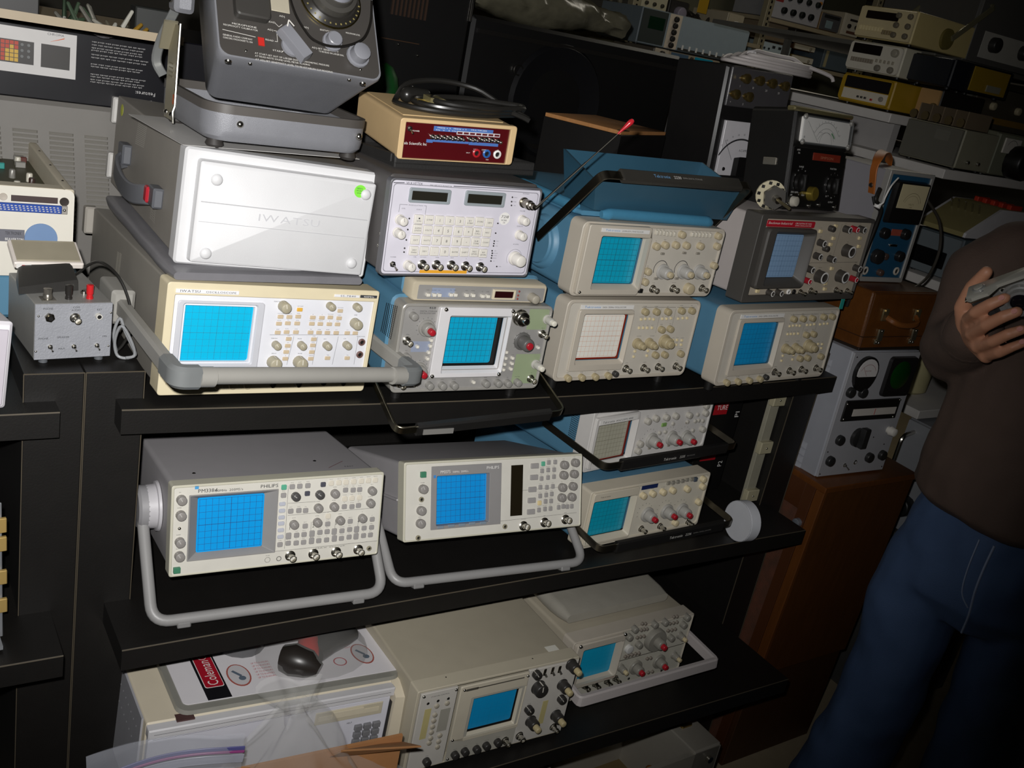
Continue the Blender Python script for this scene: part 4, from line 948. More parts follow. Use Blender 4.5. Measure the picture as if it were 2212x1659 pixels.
bd = part('instrument_body', MB().loft([rrect(0, .238, 0, .25, .002, .014, 5), rrect(-.001, .239, -.001, .251, .006, .014, 5), rrect(.003, .235, .001, .248, .03, .014, 5), rrect(.020, .218, .004, .235, .130, .016, 5), rrect(.026, .212, .010, .228, .138, .016, 5)]), HAM, t)
bd.matrix_local = ti @ mw; PG = PL['GP']; PNL = M('#45423f', .35)
def sub(name, mb, mats, lab=None): return part(name, mb, mats, bd, lab)
sub('front_panel', MB().rr(.002, .236, .002, .248, [.003, .0008], .014, [0, .0006], 5), PNL)
mb = MB(); q = L_(PG['txt']); y = .0004
TX = ['MICROPHONE', 'RECIPROCITY CALIBRATOR', 'GENERAL RADIO COMPANY', 'CONCORD, MASSACHUSETTS, USA', 'AT START-SET OUT OF LARGER DIAL TO BAROMETRIC PRESSURE', 'AT READ-NOTE SOUND LEVEL METER READING', 'AT ADJ-SET SENSITIVITY LEVEL TO RE-ESTABLISH SLM READING', 'READ', 'ADJ', 'READ', 'START', 'ADJ', 'SENSITIVITY LEVEL', 'MICROPHONE LEVEL', 'ADJ-SET SENSITIVITY', 'TO BE READ ON LARGER DIAL', 'ADJ']
WD = [.030, .042, .036, .036, .096, .070, .100, .010, .007, .010, .013, .007, .020, .020, .036, .034, .007]
for (x, z), tx, wd in zip(q, TX, WD): mb.text(tx, x, z, .0024, y, wd * 1.12)
mb.line((.007, .0365), (.052, .034), .0007, y).line((.082, .0605), (.087, .056), .0006, y).line((.087, .056), (.092, .0605), .0006, y).line((.079, .049), (.083, .049), .0006, y).line((.083, .049), (.083, .033), .0006, y).line((.083, .033), (.079, .033), .0006, y).line((.087, .018), (.093, .023), .0006, y)
sub('lettering', mb, M('#dcd9d2', .5))
q = PG['red']; sub('maker_badge', MB().box(q[0], q[1], -.0006, .001, q[2], q[3]), M('#c22820', .5), 'red badge beside the lettering')
KG = M('#84858b', .35)
for (x, z), rr_, hh in ((L_(PG['kn'])[0], .0118, .014), (L_(PG['kn2'])[0], .0140, .018)): sub('knob', MB().lathe((x, 0, z), (0, -1, 0), [(rr_ * 1.25, .001), (rr_ * 1.2, .004), (rr_ * .98, .0045), (rr_ * .92, hh), (rr_ * .8, hh + .001)], 16), KG)
x, z = L_(PG['bar'])[0]
bk = sub('selector_knob', MB().lathe((x, 0, z), (0, -1, 0), [(.016, .001), (.0155, .005)], 24).loft([[(x + a * math.cos(-.9) - c * math.sin(-.9), -yy, z + a * math.sin(-.9) + c * math.cos(-.9)) for a, c in ((-.026 * k, -.009 * k), (.026 * k, -.009 * k), (.026 * k, .009 * k), (-.026 * k, .009 * k))] for yy, k in ((.004, 1), (.018, .95), (.0195, .85))]), KG)
mb = MB(); mb.line((x - .012, z + .018), (x - .009, z + .028), .0018, -.0196).line((x - .009, z + .028), (x - .002, z + .020), .0018, -.0196); part('pointer_mark', mb, M('#dcd9d2', .5), bd)
x, z = .168, .115
dl = sub('dial', MB().lathe((x, 0, z), (0, -1, 0), [(.0455, .001), (.0455, .003), (.039, .009), (.037, .011)], 40), M('#2b2926', .3)); part('dial_ring', MB().lathe((x, 0, z), (0, -1, 0), [(.047, .0012), (.047, .0032), (.045, .0034)], 40, False, False), M('#9a8a55', .3, 1), bd)
part('dial_knob', MB().lathe((x, 0, z), (0, -1, 0), [(.034, .010), (.033, .022), (.027, .024), (.025, .032), (.022, .033)], 36), M('#45433f', .35), bd); part('dial_cap', MB().lathe((x, 0, z), (0, -1, 0), [(.0235, .032), (.0225, .040), (.017, .042)], 30), M('#9b9da6', .35), bd)
mb = MB()
for i in range(16): a = math.pi * (1.02 + i * .062); mb.line((x + .040 * math.cos(a), z + .040 * math.sin(a)), (x + .0435 * math.cos(a), z + .0435 * math.sin(a)), .0022, -.0072)
part('dial_figures', mb, M('#8f8350', .5), bd)
q = PG['cover']; sub('shutter_block', MB().box(.024, .072, -.014, .001, .056, .105, .002, .006), M('#3c3a37', .45)); sub('shutter_knob', MB().lathe((.045, -.014, .100), (0, -1, 0), [(.012, 0), (.009, .006), (.006, .007)], 16), M('#d8d5cb', .4)); sub('metal_bracket', MB().box(.0745, .101, -.010, -.008, .073, .115, .0006), M('#c9c1ab', .45, .3))
sub('hanging_cord', MB().tube(smooth_path([(.102, -.012, .105), (.102, -.013, .092), (.107, -.014, .071), (.117, -.014, .052), (.129, -.014, .038), (.150, -.014, .0325), (.173, -.013, .036), (.196, -.013, .046), (.212, -.012, .060), (.224, -.011, .086), (.230, -.010, .120)], 5), .0018, 8), M('#1c1a18', .25))
for x, z in ((.037, .011), (.205, .013)): put('screw', screw(.0022), bd, x, z, .001)
for x, yy, r_ in ((.016, .014, .005), (.045, .011, .003), (.190, .010, .003), (.213, .014, .005)): put('screw', screw(r_), bd, 0, 0).matrix_local = Matrix.Translation((x, yy, -.0003)) @ Matrix.Rotation(math.pi / 2, 4, 'X')
ST = M('#a19a83', .4, .5); 
lp_ = part('latch_plate', MB().box(-.0022, -.0004, .145, .190, -.002, .132, .0004), ST, t, 'tan metal latch plate with a label')
mb = MB()
for i in range(4): mb.box(-.0026, -.0022, .158, .180, .058 + i * .006, .060 + i * .006)
part('latch_print', mb, M('#7d7660', .6), lp_); part('latch_print', MB().box(-.0026, -.0022, .146, .152, .022, .036), M('#c25a2a', .5), lp_, 'orange mark'); part('latch_edge', MB().tube([(-.001, .144, .135), (-.001, .144, .02), (-.004, .142, .012), (-.002, .143, -.004)], .0022, 8), CHROME, lp_)
for z in (.006,):
    for yy in (.155, .180): put('rivet', SH['rivet'], t, 0, 0).matrix_local = Matrix.Translation((-.0022, yy, z)) @ Matrix.Rotation(-math.pi / 2, 4, 'Z')
part('latch_arm', MB().bar(smooth_path([(-.004, .20, .055), (-.014, .205, .075), (-.012, .19, .11), (-.004, .165, .150), (.004, .15, .175)], 5), (1, 0, 0), .014, .006, .002), M('#7e807f', .4, .3), t); part('latch_arm', MB().bar([(-.006, .19, .095), (-.008, .165, .135)], (1, 0, 0), .020, .004, .001), ST, t)
part('hinge_block', MB().box(-.016, .012, .125, .160, .150, .182, .006), HAM, t); part('hinge_pin', MB().cyl((-.019, .142, .168), (1, 0, 0), .007, .022, 14), CHROME, t)
solo('instruction_card', MB().box(-.02, .255, 0, .22, 0, .0006), M('#c9c7c4', .5), 'thin white card lying under the grey calibrator', 'paper', loc=(.092, .062, zb + .0012), rot=(0, 0, .10))

# ================================================================== second shelf
PCS = M('#a09d9f', .5, 0, .04, .06, 800); PFR = M('#d0cdc3', .5); PKG = M('#8b8783', .42); PBG = M('#9a9795', .42)
def philips_case(t, w_, h_, d_, lip=True):
    part('case', MB().box(.003, w_ - .003, .022, d_, .003, h_ - .003, .004, .008), PCS, t)
    part('front_bezel', MB().ring((0, w_, 0, h_), (.004, w_ - .003, .003, h_ - .004), .024, -.001, .001, .004, .003), M('#c5c2b0', .5), t)
HBAR = M('#8e8d8c', .42, 0, .05)
def bail(t, w_, lx, rx, y0, z0, yb, zb_, rad=.0085):
    hd = part('bail_handle', MB().tube(fillet([(lx, y0, z0), (lx, yb, zb_), (rx, yb, zb_), (rx, y0, z0)], .028, 7), rad, 12), HBAR, t)
    U = Vector((0, yb - y0, zb_ - z0)).normalized()
    for x in (lx + .045, rx - .045): part('rubber_pad', MB().box(x - .010, x + .010, yb - .009, yb + .009, zb_ - rad - .003, zb_ - .002, .002), M('#7e7d7c', .6), hd)
    return hd
t, P, w_, h_ = at('I', 'oscilloscope', 'white oscilloscope with four input sockets, left one of two propped on bail stands', 'oscilloscope')
d_ = .265; philips_case(t, w_, h_, d_); s_ = P['scr']; bz = P['bez']
part('front_panel', MB().plate(.003, w_ - .002, .002, h_ - .003, 0, [(bz[0], bz[1], bz[2], bz[3])]), PFR, t)
part('screen_bezel', MB().ring((bz[0] - .001, bz[1] + .001, bz[2] - .001, bz[3] + .001), (bz[0] + .001, bz[1] - .001, bz[2] + .001, bz[3] - .001), .001, -.0012, .0125, .001, .001, .0003, 4, s_), M('#8c8a88', .5), t); screen(t, s_, .012, '#1099e2', lc='#0c4f8a', rad=.003)
part('raised_panel', MB().plate(bz[1] + .002, w_ - .003, .0245, h_ - .005, -.0006), M('#d6d3c9', .5), t)
many('knob', knob(PKG, .0068, .010, '#b5b2ae'), t, P['gk']); many('knob', knob(M('#4c4a49', .4), .0068, .010, '#b5b2ae'), t, P['dk']); many('knob', knob(PKG, .0072, .010, '#b5b2ae'), t, P['lk'])
many('button', btn(PBG, .0082, .0078, .003, .0015), t, P['b']); many('rocker_button', btn(PBG, .0082, .0105, .003, .0015), t, P['tall']); many('button', btn(M('#d9d2c2', .45), .0080, .0078, .003, .0015), t, P['w']); many('button', btn(M('#4e4e58', .4), .0082, .0078, .003, .0015), t, P['db']); many('button', btn(M('#5cab8d', .4), .0082, .0082, .003, .0015), t, P['grn']); many('soft_key', btn(M('#b9bcc6', .4), .0096, .0060, .003, .0015), t, P['soft'])
many('bnc_connector', bnc(1.08), t, P['bnc']); many('jack', jack(.0042, M('#8f8974', .4)), t, P['hole']); many('screw', screw(.0026), t, P['screw']); many('power_button', btn(M('#3f7d60', .45), .010, .009, .005), t, P['pwr'])
q = L_(P['txt']); mb = MB(); mb.text('PHILIPS', q[0][0], q[0][1], .0052, -.0008, .027).text('PM3384', q[1][0], q[1][1] - .0005, .0054, -.0008, .028); mb.text('100MHz  200MS/s', q[2][0], q[2][1], .0036, -.0008, .042)
words(mb, P['b'], .0056, .0012); words(mb, P['w'], .0056, .0012); words(mb, P['gk'], .0092, .0014); words(mb, P['lk'], .0105, .0014, -.002)
mb.v = [(x, min(y, -.0008), z) for x, y, z in mb.v]
for i, (x, z) in enumerate(L_(P['num'])): mb.text(str(i + 1), x, z, .0050, -.0008)
q = L_(P['ln'])
for a, b in ((0, 1), (2, 3), (4, 5), (6, 7)): mb.line(q[a], q[b], .0004, -.0008)
for x in (.215, .255, .294): mb.line((x, .032), (x, .068), .0004, -.0008)
mb.text('MAX 300Vpk', .225, .021, .0015, -.0008, .05); part('panel_print', mb, INK, t)
part('maker_mark', MB().box(.033, .0385, -.001, -.0002, .1355, .1405), M('#4a9ad0', .5), t); x, z = L_(P['hole2'])[0]; mb = MB(); mb.arc(.148, .011, .0042, 0, 6.283, .0006).text('PROBE', .148, .0175, .0014, al='c').arc(.166, .011, .0036, 0, 6.283, .0012); part('emblem', mb, M('#6a6864', .5), t)
mb = MB(); mb.line((.255, .045), (.290, .075), .001); mb.v = [(x, z, h_ - .0027) for x, y, z in mb.v]; part('stripe_mark', mb, M('#6b2330', .5), t); mb = MB().text('FAST', .283, .044, .0045); mb.v = [(x, z, h_ - .0026) for x, y, z in mb.v]; part('lettering', mb, INK, t)
mb = MB().text('FLUKE AND PHILIPS', .035, .028, .0026, w=.05); mb.v = [(x, z, h_ - .0026) for x, y, z in mb.v]; part('lettering', mb, M('#77757a', .5), t)
for x, yy in ((.045, .060), (.245, .085)): part('screw', MB().lathe((x, yy, h_ - .003), (0, 0, 1), [(.003, 0), (.0015, .001)], 10), CHROME, t)
for sg, x in ((-1, .002), (1, w_ - .002)):
    bs_ = part('pivot_boss', MB().lathe((x, .105, .075), (sg, 0, 0), [(.040, 0), (.039, .004), (.035, .005), (.034, .018), (.030, .022)], 32), M('#b9b7ba', .45), t)
bail(t, w_, -.022, w_ + .014, .100, .072, -.004, -.068, .0088); part('bail_hub', MB().lathe((-.004, .105, .075), (-1, 0, 0), [(.034, 0), (.034, .022), (.030, .026), (.012, .027)], 28), M('#8f8e90', .45), t); part('bail_hub', MB().lathe((w_ + .004, .105, .075), (1, 0, 0), [(.034, 0), (.032, .016)], 28), M('#8f8e90', .45), t)
t, P, w_, h_ = at('J', 'oscilloscope', 'white-panelled oscilloscope with a tall dark display strip, tilted back on a bail stand', 'oscilloscope')
d_ = .28; philips_case(t, w_, h_, d_); s_ = P['scr']; bz = P['bez']; bz = (bz[0], bz[1], bz[2], min(bz[3], h_ - .006))
part('case_rib', MB().box(-.002, w_ + .002, .024, d_, h_ * .49, h_ * .52, .001), PCS, t)
part('front_panel', MB().plate(.003, w_ - .002, .002, h_ - .003, 0, [(s_[0] - .003, s_[1] + .003, s_[2] - .003, s_[3] + .003)]), PFR, t)
part('screen_bezel', MB().ring(bz, (s_[0] - .001, s_[1] + .001, s_[2] - .001, s_[3] + .001), .001, -.0014, .0105, .001, .002, .0005, 4, s_), M('#8b8988', .5), t); screen(t, s_, .0100, '#1290dc', lc='#0d4f8a', rad=.003)
q = P['disp']; part('display', MB().rr(q[0], q[1], q[2], q[3], [-.0008, 0], 0), M('#211c12', .15), t)
many('knob', knob(PKG, .0078, .010, '#b5b2ae'), t, P['gk']); many('rocker_button', btn(PBG, .0165, .0095, .003, .0012), t, P['rock']); many('button', btn(PBG, .0072, .0082, .003, .0012), t, P['b']); many('button', btn(M('#5cab8d', .4), .0074, .0084, .003, .0012), t, P['grn']); many('button', btn(M('#d8c593', .45), .0074, .0084, .003, .0012), t, P['yel'])
many('soft_key', btn(M('#7e8c98', .4), .0125, .0045, .0022), t, P['soft']); many('power_button', btn(M('#3f7d60', .45), .010, .010, .005), t, P['pwr']); many('jack', jack(.0046, M('#8f8974', .4)), t, P['hole']); many('bnc_connector', bnc(1.15), t, P['bnc'])
q = L_(P['txt']); part('lettering', MB().text('PHILIPS', q[0][0], q[0][1] - .002, .0050, -.0018, .025).text('PM3375', q[1][0], q[1][1] - .003, .0050, -.0018, .019).text('100MHz  250MS/s', q[2][0], q[2][1] - .003, .0032, -.0018, .030), M('#dedcd8', .5), t); part('maker_mark', MB().box(.055, .0595, -.002, -.001, .1075, .1125), M('#3f82c4', .5), t)
mb = MB(); words(mb, P['b'], .0056, .0012); words(mb, P['gk'], .0098, .0014); words(mb, P['bnc'], .0115, .0014); mb.line((.178, .073), (.191, .073), .0004).line((.214, .075), (w_ - .012, .077), .0004).line((.175, .022), (w_ - .01, .026), .0004).arc(.180, .031, .0042, 0, 6.283, .0006); part('panel_print', mb, INK, t)
for x in (.055, .150): part('screw', MB().lathe((x, .020 + x * .05, h_ - .003), (0, 0, 1), [(.003, 0), (.0015, .001)], 10), CHROME, t)
part('top_window', MB().box(.200, .222, .006, .018, h_ - .0042, h_ - .0028), DARK, t)
mb = MB(); mb.line((.262, .045), (.290, .062), .001); mb.v = [(x, z, h_ - .0027) for x, y, z in mb.v]; part('stripe_mark', mb, M('#6b2330', .5), t); mb = MB().text('FAST', .282, .044, .004); mb.v = [(x, z, h_ - .0026) for x, y, z in mb.v]; part('lettering', mb, INK, t)
bail(t, w_, -.012, w_ + .016, .125, .070, .010, -.072, .0085)
for sg, x in ((-1, .002), (1, w_ - .002)): part('pivot_boss', MB().lathe((x, .125, .070), (sg, 0, 0), [(.022, 0), (.020, .012)], 24), HBAR, t)
# ---- K on L : two more blue-cased scopes with chrome strap handles
GKW = M('#b4b0a6', .42)
def scope_2200(n, label, scr, lc, bez, pan, edge, red, frame, scrin, small, kcol):
    t, P, w_, h_ = tek(n, label, None, bez, pan, BLUE, .40, scrin=scrin, frame=frame, by=-.008, bezr=.006); s_ = scrin
    if edge: part('screen_border', MB().rr(s_[0] - .001, s_[1] + .003, s_[2] - .001, s_[3] + .001, [.0105, .012]), M(edge, .35), t); screen(t, (s_[0], s_[1] - .005, s_[2] + .003, s_[3]), .0088, scr, lc=lc, lw=.0004)
    else: screen(t, s_, .0088, scr, lc=lc, lw=.0004)
    many('knob', knob(kcol, .0070, .010), t, P['sm']); capped(t, P['big'], M('#a3a19b', .42), .0115, .016, REDP, .0058, .009, (.0165, .006))
    mb = MB(); words(mb, P['sm'], .0092, .0015)
    for x, z in L_(P['big']):
        for k in range(9): a = math.radians(-20 + k * 28); mb.line((x - .008 + .0185 * math.cos(a), z + .006 + .0185 * math.sin(a)), (x - .008 + .021 * math.cos(a), z + .006 + .021 * math.sin(a)), .0008)
    part('panel_print', mb, INK, t); return t, P, w_, h_
t, P, w_, h_ = scope_2200('K', 'blue-cased oscilloscope with a dull grey screen, stacked on another behind a black grip handle', '#a9a796', '#6f6a58', M('#c9c6c2', .5), M('#d3d0cc', .5), '#7d2b22', True, (.006, .130, .008, .118), (.020, .122, .014, .098), '', GKW)
q = P['strip']; name_strip(t, (.014, .122, .1035, .1135), -.0085, 'Tektronix', 'AN/USM-488', '#2a2a2e')
many('slide_switch', btn(M('#8a857a', .4), .007, .004, .003), t, P['slot']); many('knob', knob(GKW, .0042, .004), t, P['tiny']); many('slide_switch', btn(M('#7ba05a', .4), .014, .008, .003), t, P['grn'])
ubar(t, (-.015, -.068, .046), (w_ + .012, -.080, .036), (-.012, .12, .060), (w_ + .010, .12, .060), .015, .0035, HM, BLK, logo=[('Tektronix', .40, .0062, .038, M('#d8d6d0', .5)), ('2235', .52, .0055, .016, M('#d8d6d0', .5)), ('100MHz OSCILLOSCOPE', .575, .0026, .024, M('#8a8884', .5))], gh=.024)
for xx in (.03, w_ - .03):
    for yy in (.04, .34): part('foot', MB().cyl((xx, yy, -.010), (0, 0, 1), .008, .012, 12), DARK, t)
dots(t, '20,110 60,110 60,50 20,50', 10, 14, .0014, .0036)
t, P, w_, h_ = scope_2200('L', 'blue-cased oscilloscope with a bright blue screen, lowest of the stack beside the white roll', '#0c9cb8', '#0a5a70', M('#c6beac', .5), M('#d2ccbc', .5), None, True, (.006, .126, .008, .124), (.014, .117, .020, .101), '', M('#d2c4a0', .45))
q = P['disp']; part('display', MB().box(q[0], q[1], -.001, 0, .111, .120), M('#1c2a58', .25), t); many('bnc_connector', bnc(.95), t, P['bnc']); many('lever_switch', btn(M('#8f8b80', .4), .009, .007, .004), t, P['lev']); many('lever_switch', btn(M('#4a5460', .4), .009, .009, .005), t, P['blk'])
part('lettering', MB().text('Tektronix', .022, .1135, .0030, -.0084, .026), INK, t)
ubar(t, (-.015, -.072, .042), (w_ + .013, -.083, .046), (-.012, .12, .060), (w_ + .010, .12, .070), .015, .0035, HM, BLK, logo=[('Tektronix', .48, .0062, .036, M('#d8d6d0', .5)), ('2236', .60, .0055, .016, M('#d8d6d0', .5)), ('100MHz OSCILLOSCOPE', .66, .0026, .05, M('#8a8884', .5))], gh=.024)
for xx in (.03, w_ - .03):
    for yy in (.04, .34): part('foot', MB().cyl((xx, yy, -.012), (0, 0, 1), .008, .014, 12), DARK, t)
dots(t, '20,95 70,95 70,20 20,20', 10, 12, .0014, .0036)
tr = thing('tape_roll', 'white roll of foam tape standing on edge at the end of a chrome handle', 'tape', (1.262, -.075, S2), (0, 0, -.12))
part('roll', MB().lathe((0, .004, .0445), (1, 0, 0), [(.043, 0), (.0445, .002), (.0445, .026), (.043, .028)], 36), M('#c9cbd0', .55), tr); part('side_band', MB().lathe((-.0006, .004, .0445), (1, 0, 0), [(.044, 0), (.044, .003), (.030, .003)], 30, False, False), M('#b9bbc0', .6), tr)
# black carton with red labels, upright in the right end
bx = thing('carton', 'tall black carton with red labels standing at the right end of the second shelf', 'box', (1.300, .13, S2 + .001), (0, 0, .02))
part('carton_body', MB().box(0, .115, 0, .28, 0, .285, .0015), M('#121111', .4, 0, .2), bx)
rl = part('red_label', MB().box(.022, .066, -.0008, 0, .200, .252), M('#a5141f', .45), bx); part('lettering', MB().text('ER', .040, .235, .0135, -.0012, .024).text('TURE', .030, .212, .0115, -.0012, .034), WHITE, rl)
rl = part('red_label', MB().box(.022, .072, -.0008, 0, .082, .118), M('#a5141f', .45), bx); part('lettering', MB().text('HIGH', .066, .109, .0115, -.0012, .038, flip=True), WHITE, rl)
part('lettering', MB().text('P1', .110, .190, .013, -.0008, .014, rot=math.pi / 2), WHITE, bx); part('lettering', MB().text('P2', .100, .062, .013, -.0008, .014, rot=math.pi / 2), WHITE, bx)
rk = thing('plastic_rail', 'frosted plastic rail with three clamp blocks leaning by the right post', 'rail', (1.424, .060, S2 + .001), (-.02, 0, 0))
FRO = M('#a9a592', .35, 0, .15, .2, 60, .85)
part('channel', MB().box(.004, .034, 0, .012, 0, .272, .001), FRO, rk)
for z in (.004, .128, .248): part('clamp_block', MB().box(0, .040, -.010, .006, z, z + .030, .002), M('#b4ad90', .35, 0, .15, .2, 60), rk); put('screw', screw(.0025), rk, .020, z + .015, -.010)

# ================================================================== bottom shelf
t, P, w_, h_ = at('M', 'oscilloscope', 'beige storage oscilloscope with black knobs on the bottom shelf', 'oscilloscope')
MC = M('#b9b19d', .5, 0, .05, .06, 700); MPn = M('#c2beb6', .48); MG = M('#9a978c', .5)
part('case', MB().box(-.002, w_ - .002, .020, .42, .003, h_ + .001, .003, .004), M('#aba390', .5, 0, .05, .06, 700), t); part('front_frame', MB().ring((-.004, w_ + .002, 0, h_ + .002), (.002, w_ - .001, .003, h_ - .003), .03, .001, .006, .003, .001), MC, t)
s_ = P['scr']; part('left_panel', MB().box(.003, .074, -.001, .004, .004, h_ - .004, .0008), MPn, t); part('center_panel', MB().plate(.078, .221, .004, h_ - .004, -.001, [s_]), M('#aaa79c', .5), t); part('right_panel', MB().box(.2215, w_, -.001, .004, .004, h_ - .004, .0008), MPn, t)
part('screen_bezel', MB().ring((.079, .2205, .050, h_ - .005), (s_[0] - .006, s_[1] + .006, s_[2] - .006, s_[3] + .005), 0, -.0035, .008, .003, .003, .001, 4, s_), M('#c3bba8', .5), t); part('screen_border', MB().rr(s_[0] - .001, s_[1] + .001, s_[2] - .001, s_[3] + .001, [.0105, .0125]), DARK, t); screen(t, (s_[0], s_[1] - .004, s_[2] + .005, s_[3]), .0090, '#0f90c8', 8, 8, '#0e84b6', .0003)
part('top_label', MB().box(.090, .114, -.004, -.0034, h_ - .016, h_ - .0115).box(.112, .210, -.004, -.0034, h_ - .0148, h_ - .0128), M('#4e4a42', .5), t)
KM = M('#2f2d2b', .4)
for k in ('y1', 'y2'): q = P[k]; part('yellow_field', MB().box(q[0], q[1], -.0014, -.0009, q[2], q[3]), M('#b8ad78', .55), t)
q = P['g1']; part('grey_field', MB().box(q[0], q[1], -.0014, -.0009, q[2], q[3]), MG, t)
many('knob', knob(KM, .0085, .012, '#cfcbc0'), t, P['blk']); many('knob', knob(KM, .0135, .014, '#cfcbc0', (.015, .003)), t, P['bigk']); capped(t, P['dual'], KM, .0105, .016, M('#b5a77f', .45), .0062, .012, (.012, .003)); many('lever_switch', shape('lv', lambda: MB().box(-.003, .003, -.003, 0, -.009, .006, .001).tube([(0, -.003, -.004), (.0005, -.009, -.007)], .0022, 8).mesh('lever_switch', [CHROME], 40)), t, P['lev'])
many('knob', knob(KM, .0072, .011), t, P['row']); many('bnc_connector', bnc(1.05), t, P['bnc']); many('bnc_connector', bnc(1.05), t, P['bnc2']); many('push_button', shape('rb', lambda: MB().lathe((0, 0, 0), (0, -1, 0), [(.0048, 0), (.0046, .003), (.004, .0035)], 14).mesh('push_button', [M('#a39c8c', .45)], 50)), t, P['rb']); many('indicator', led(DARK, .0032), t, P['led'])
for x, z in ((.008, h_ - .009), (.070, h_ - .009), (.083, .053), (.083, .009), (.217, h_ - .012), (.086, h_ - .012)): put('screw', screw(.0028), t, x, z, -.0036 if z > .05 and x > .078 else -.001)
mb = MB(); mb.text('STORAGE CONTROL', .022, h_ - .014, .0022, -.0014, .036); words(mb, P['rb'], .006, .0012); words(mb, P['blk'], .0105, .0015); words(mb, P['row'], .0095, .0013); words(mb, P['dual'], .0145, .0015); mb.v = [(x, -.0014, z) for x, y, z in mb.v]; part('panel_print', mb, INK, t)
part('paper_label', MB().box(.282, .306, .030, .046, h_ + .0008, h_ + .0014), M('#d5d3c8', .6), t, 'small white label on the top')
for x, yy in ((.06, .022), (.24, .022)): part('screw', MB().lathe((x, yy, h_ + .001), (0, 0, 1), [(.003, 0), (.0015, .001)], 10), CHROME, t)
for xx in (.03, w_ - .03):
    for yy in (.04, .36): part('foot', MB().cyl((xx, yy, -.009), (0, 0, 1), .010, .012, 12), DARK, t)
t, P, w_, h_ = at('N', 'oscilloscope', 'beige portable oscilloscope with a light-grey frame handle, at the right of the bottom shelf', 'oscilloscope')
part('case', MB().box(.003, w_ - .003, .026, .40, .004, h_ - .002, .004, .006), M('#a9a18f', .5, 0, .05, .06, 700), t); s_ = (.033, .1235, .0435, .121); NB = M('#b6aea0', .5)
part('front_bezel', MB().ring((0, w_, 0, h_), (.004, w_ - .002, .004, h_ - .004), .03, -.003, .001, .005, .003), NB, t); part('front_panel', MB().plate(.003, w_ - .001, .003, h_ - .003, 0, [(s_[0] - .005, s_[1] + .005, s_[2] - .005, s_[3] + .005)]), M('#bcb9ac', .48), t)
part('screen_bezel', MB().ring((.006, .132, .040, h_ - .003), (s_[0] - .008, s_[1] + .004, s_[2] - .006, s_[3] + .005), .001, -.010, .0065, .008, .004, .002, 4, s_), NB, t); screen(t, s_, .006, '#109cc4', 8, 8, '#0f90b4', .0003)
part('dark_strip', MB().box(.030, .125, -.001, 0, .033, .0385), M('#3d3a34', .5), t); part('panel_split', MB().box(.130, w_ - .004, -.0008, 0, .0665, .0675), M('#4a4740', .5), t)
KN = M('#87847b', .42); CRM = M('#c3b48f', .45)
many('knob', knob(KN, .0072, .012), t, P['sm']); capped(t, P['tip'], KN, .0075, .012, CRM, .0048, .008, (.0088, .003)); many('knob', knob(M('#c9c8c4', .4), .0098, .008), t, P['wh']); capped(t, P['big'], KN, .0115, .016, REDP, .0062, .009, (.026, .014)); capped(t, P['bigr'], KN, .0105, .014, REDP, .0060, .008, (.0165, .005))
many('push_button', shape('rb2', lambda: MB().lathe((0, 0, 0), (0, -1, 0), [(.0038, 0), (.0036, .004), (.003, .0045)], 12).mesh('push_button', [M('#7a7268', .45)], 50)), t, P['tiny']); many('bnc_connector', bnc(.95), t, P['bnc']); many('indicator', led(DARK, .003), t, P['dot'])
mb = MB(); words(mb, P['sm'], .009, .0013); words(mb, P['tip'], .010, .0013); words(mb, P['bigr'], .0185, .0014); part('panel_print', mb, INK, t); part('red_name', MB().text('OSCILLOSCOPE', .098, .0395, .0022, -.0108, .028), M('#8f3a34', .5), t)
HN = M('#b5aeac', .5, 0, .05)
lc, rc, la, ra = (-.016, -.070, .064), (w_ + .016, -.078, .068), (-.014, .12, .085), (w_ + .014, .12, .085); Nn = (0, .1, 1)
part('carrying_handle', MB().bar(fillet([la, lc, rc, ra], .006, 3), Nn, .024, .013, .003), HN, t, angle=30)
for x in (.0, w_ - .0): part('handle_pivot', MB().lathe((x, .12, .085), (1 if x else -1, 0, 0), [(.022, 0), (.020, .010)], 24), HN, t)
for x, z in ((.012, h_ - .006), (.126, h_ - .003)): put('screw', screw(.004), t, x, z, -.010)
for xx in (.03, w_ - .03):
    for yy in (.04, .34): part('foot', MB().cyl((xx, yy, -.008), (0, 0, 1), .009, .010, 12), DARK, t)
b = BX['N']; mb = MB(); soft(mb, .012, w_ - .03, .050, .36, h_ - .003, h_ + .030, .001)
solo('vinyl_pouch', mb, M('#9b978c', .45, 0, .08, .15, 90), 'beige vinyl pouch lying on the lower right oscilloscope', 'pouch', loc=b[:3], rot=(b[4], b[5], b[3]))
ph = thing('brass_plug', 'brass plug on a dark washer hanging behind the lower right oscilloscope', 'plug', (1.375, .07, .655), (.35, 0, -.5))
part('washer', MB().lathe((0, .02, 0), (0, -1, 0), [(.020, 0), (.020, .004)], 20), M('#4a463e', .5), ph); part('brass_pin', MB().lathe((0, .018, 0), (0, -1, 0), [(.005, 0), (.005, .055), (.0085, .056), (.0085, .066), (.003, .069)], 16), BRASS, ph)
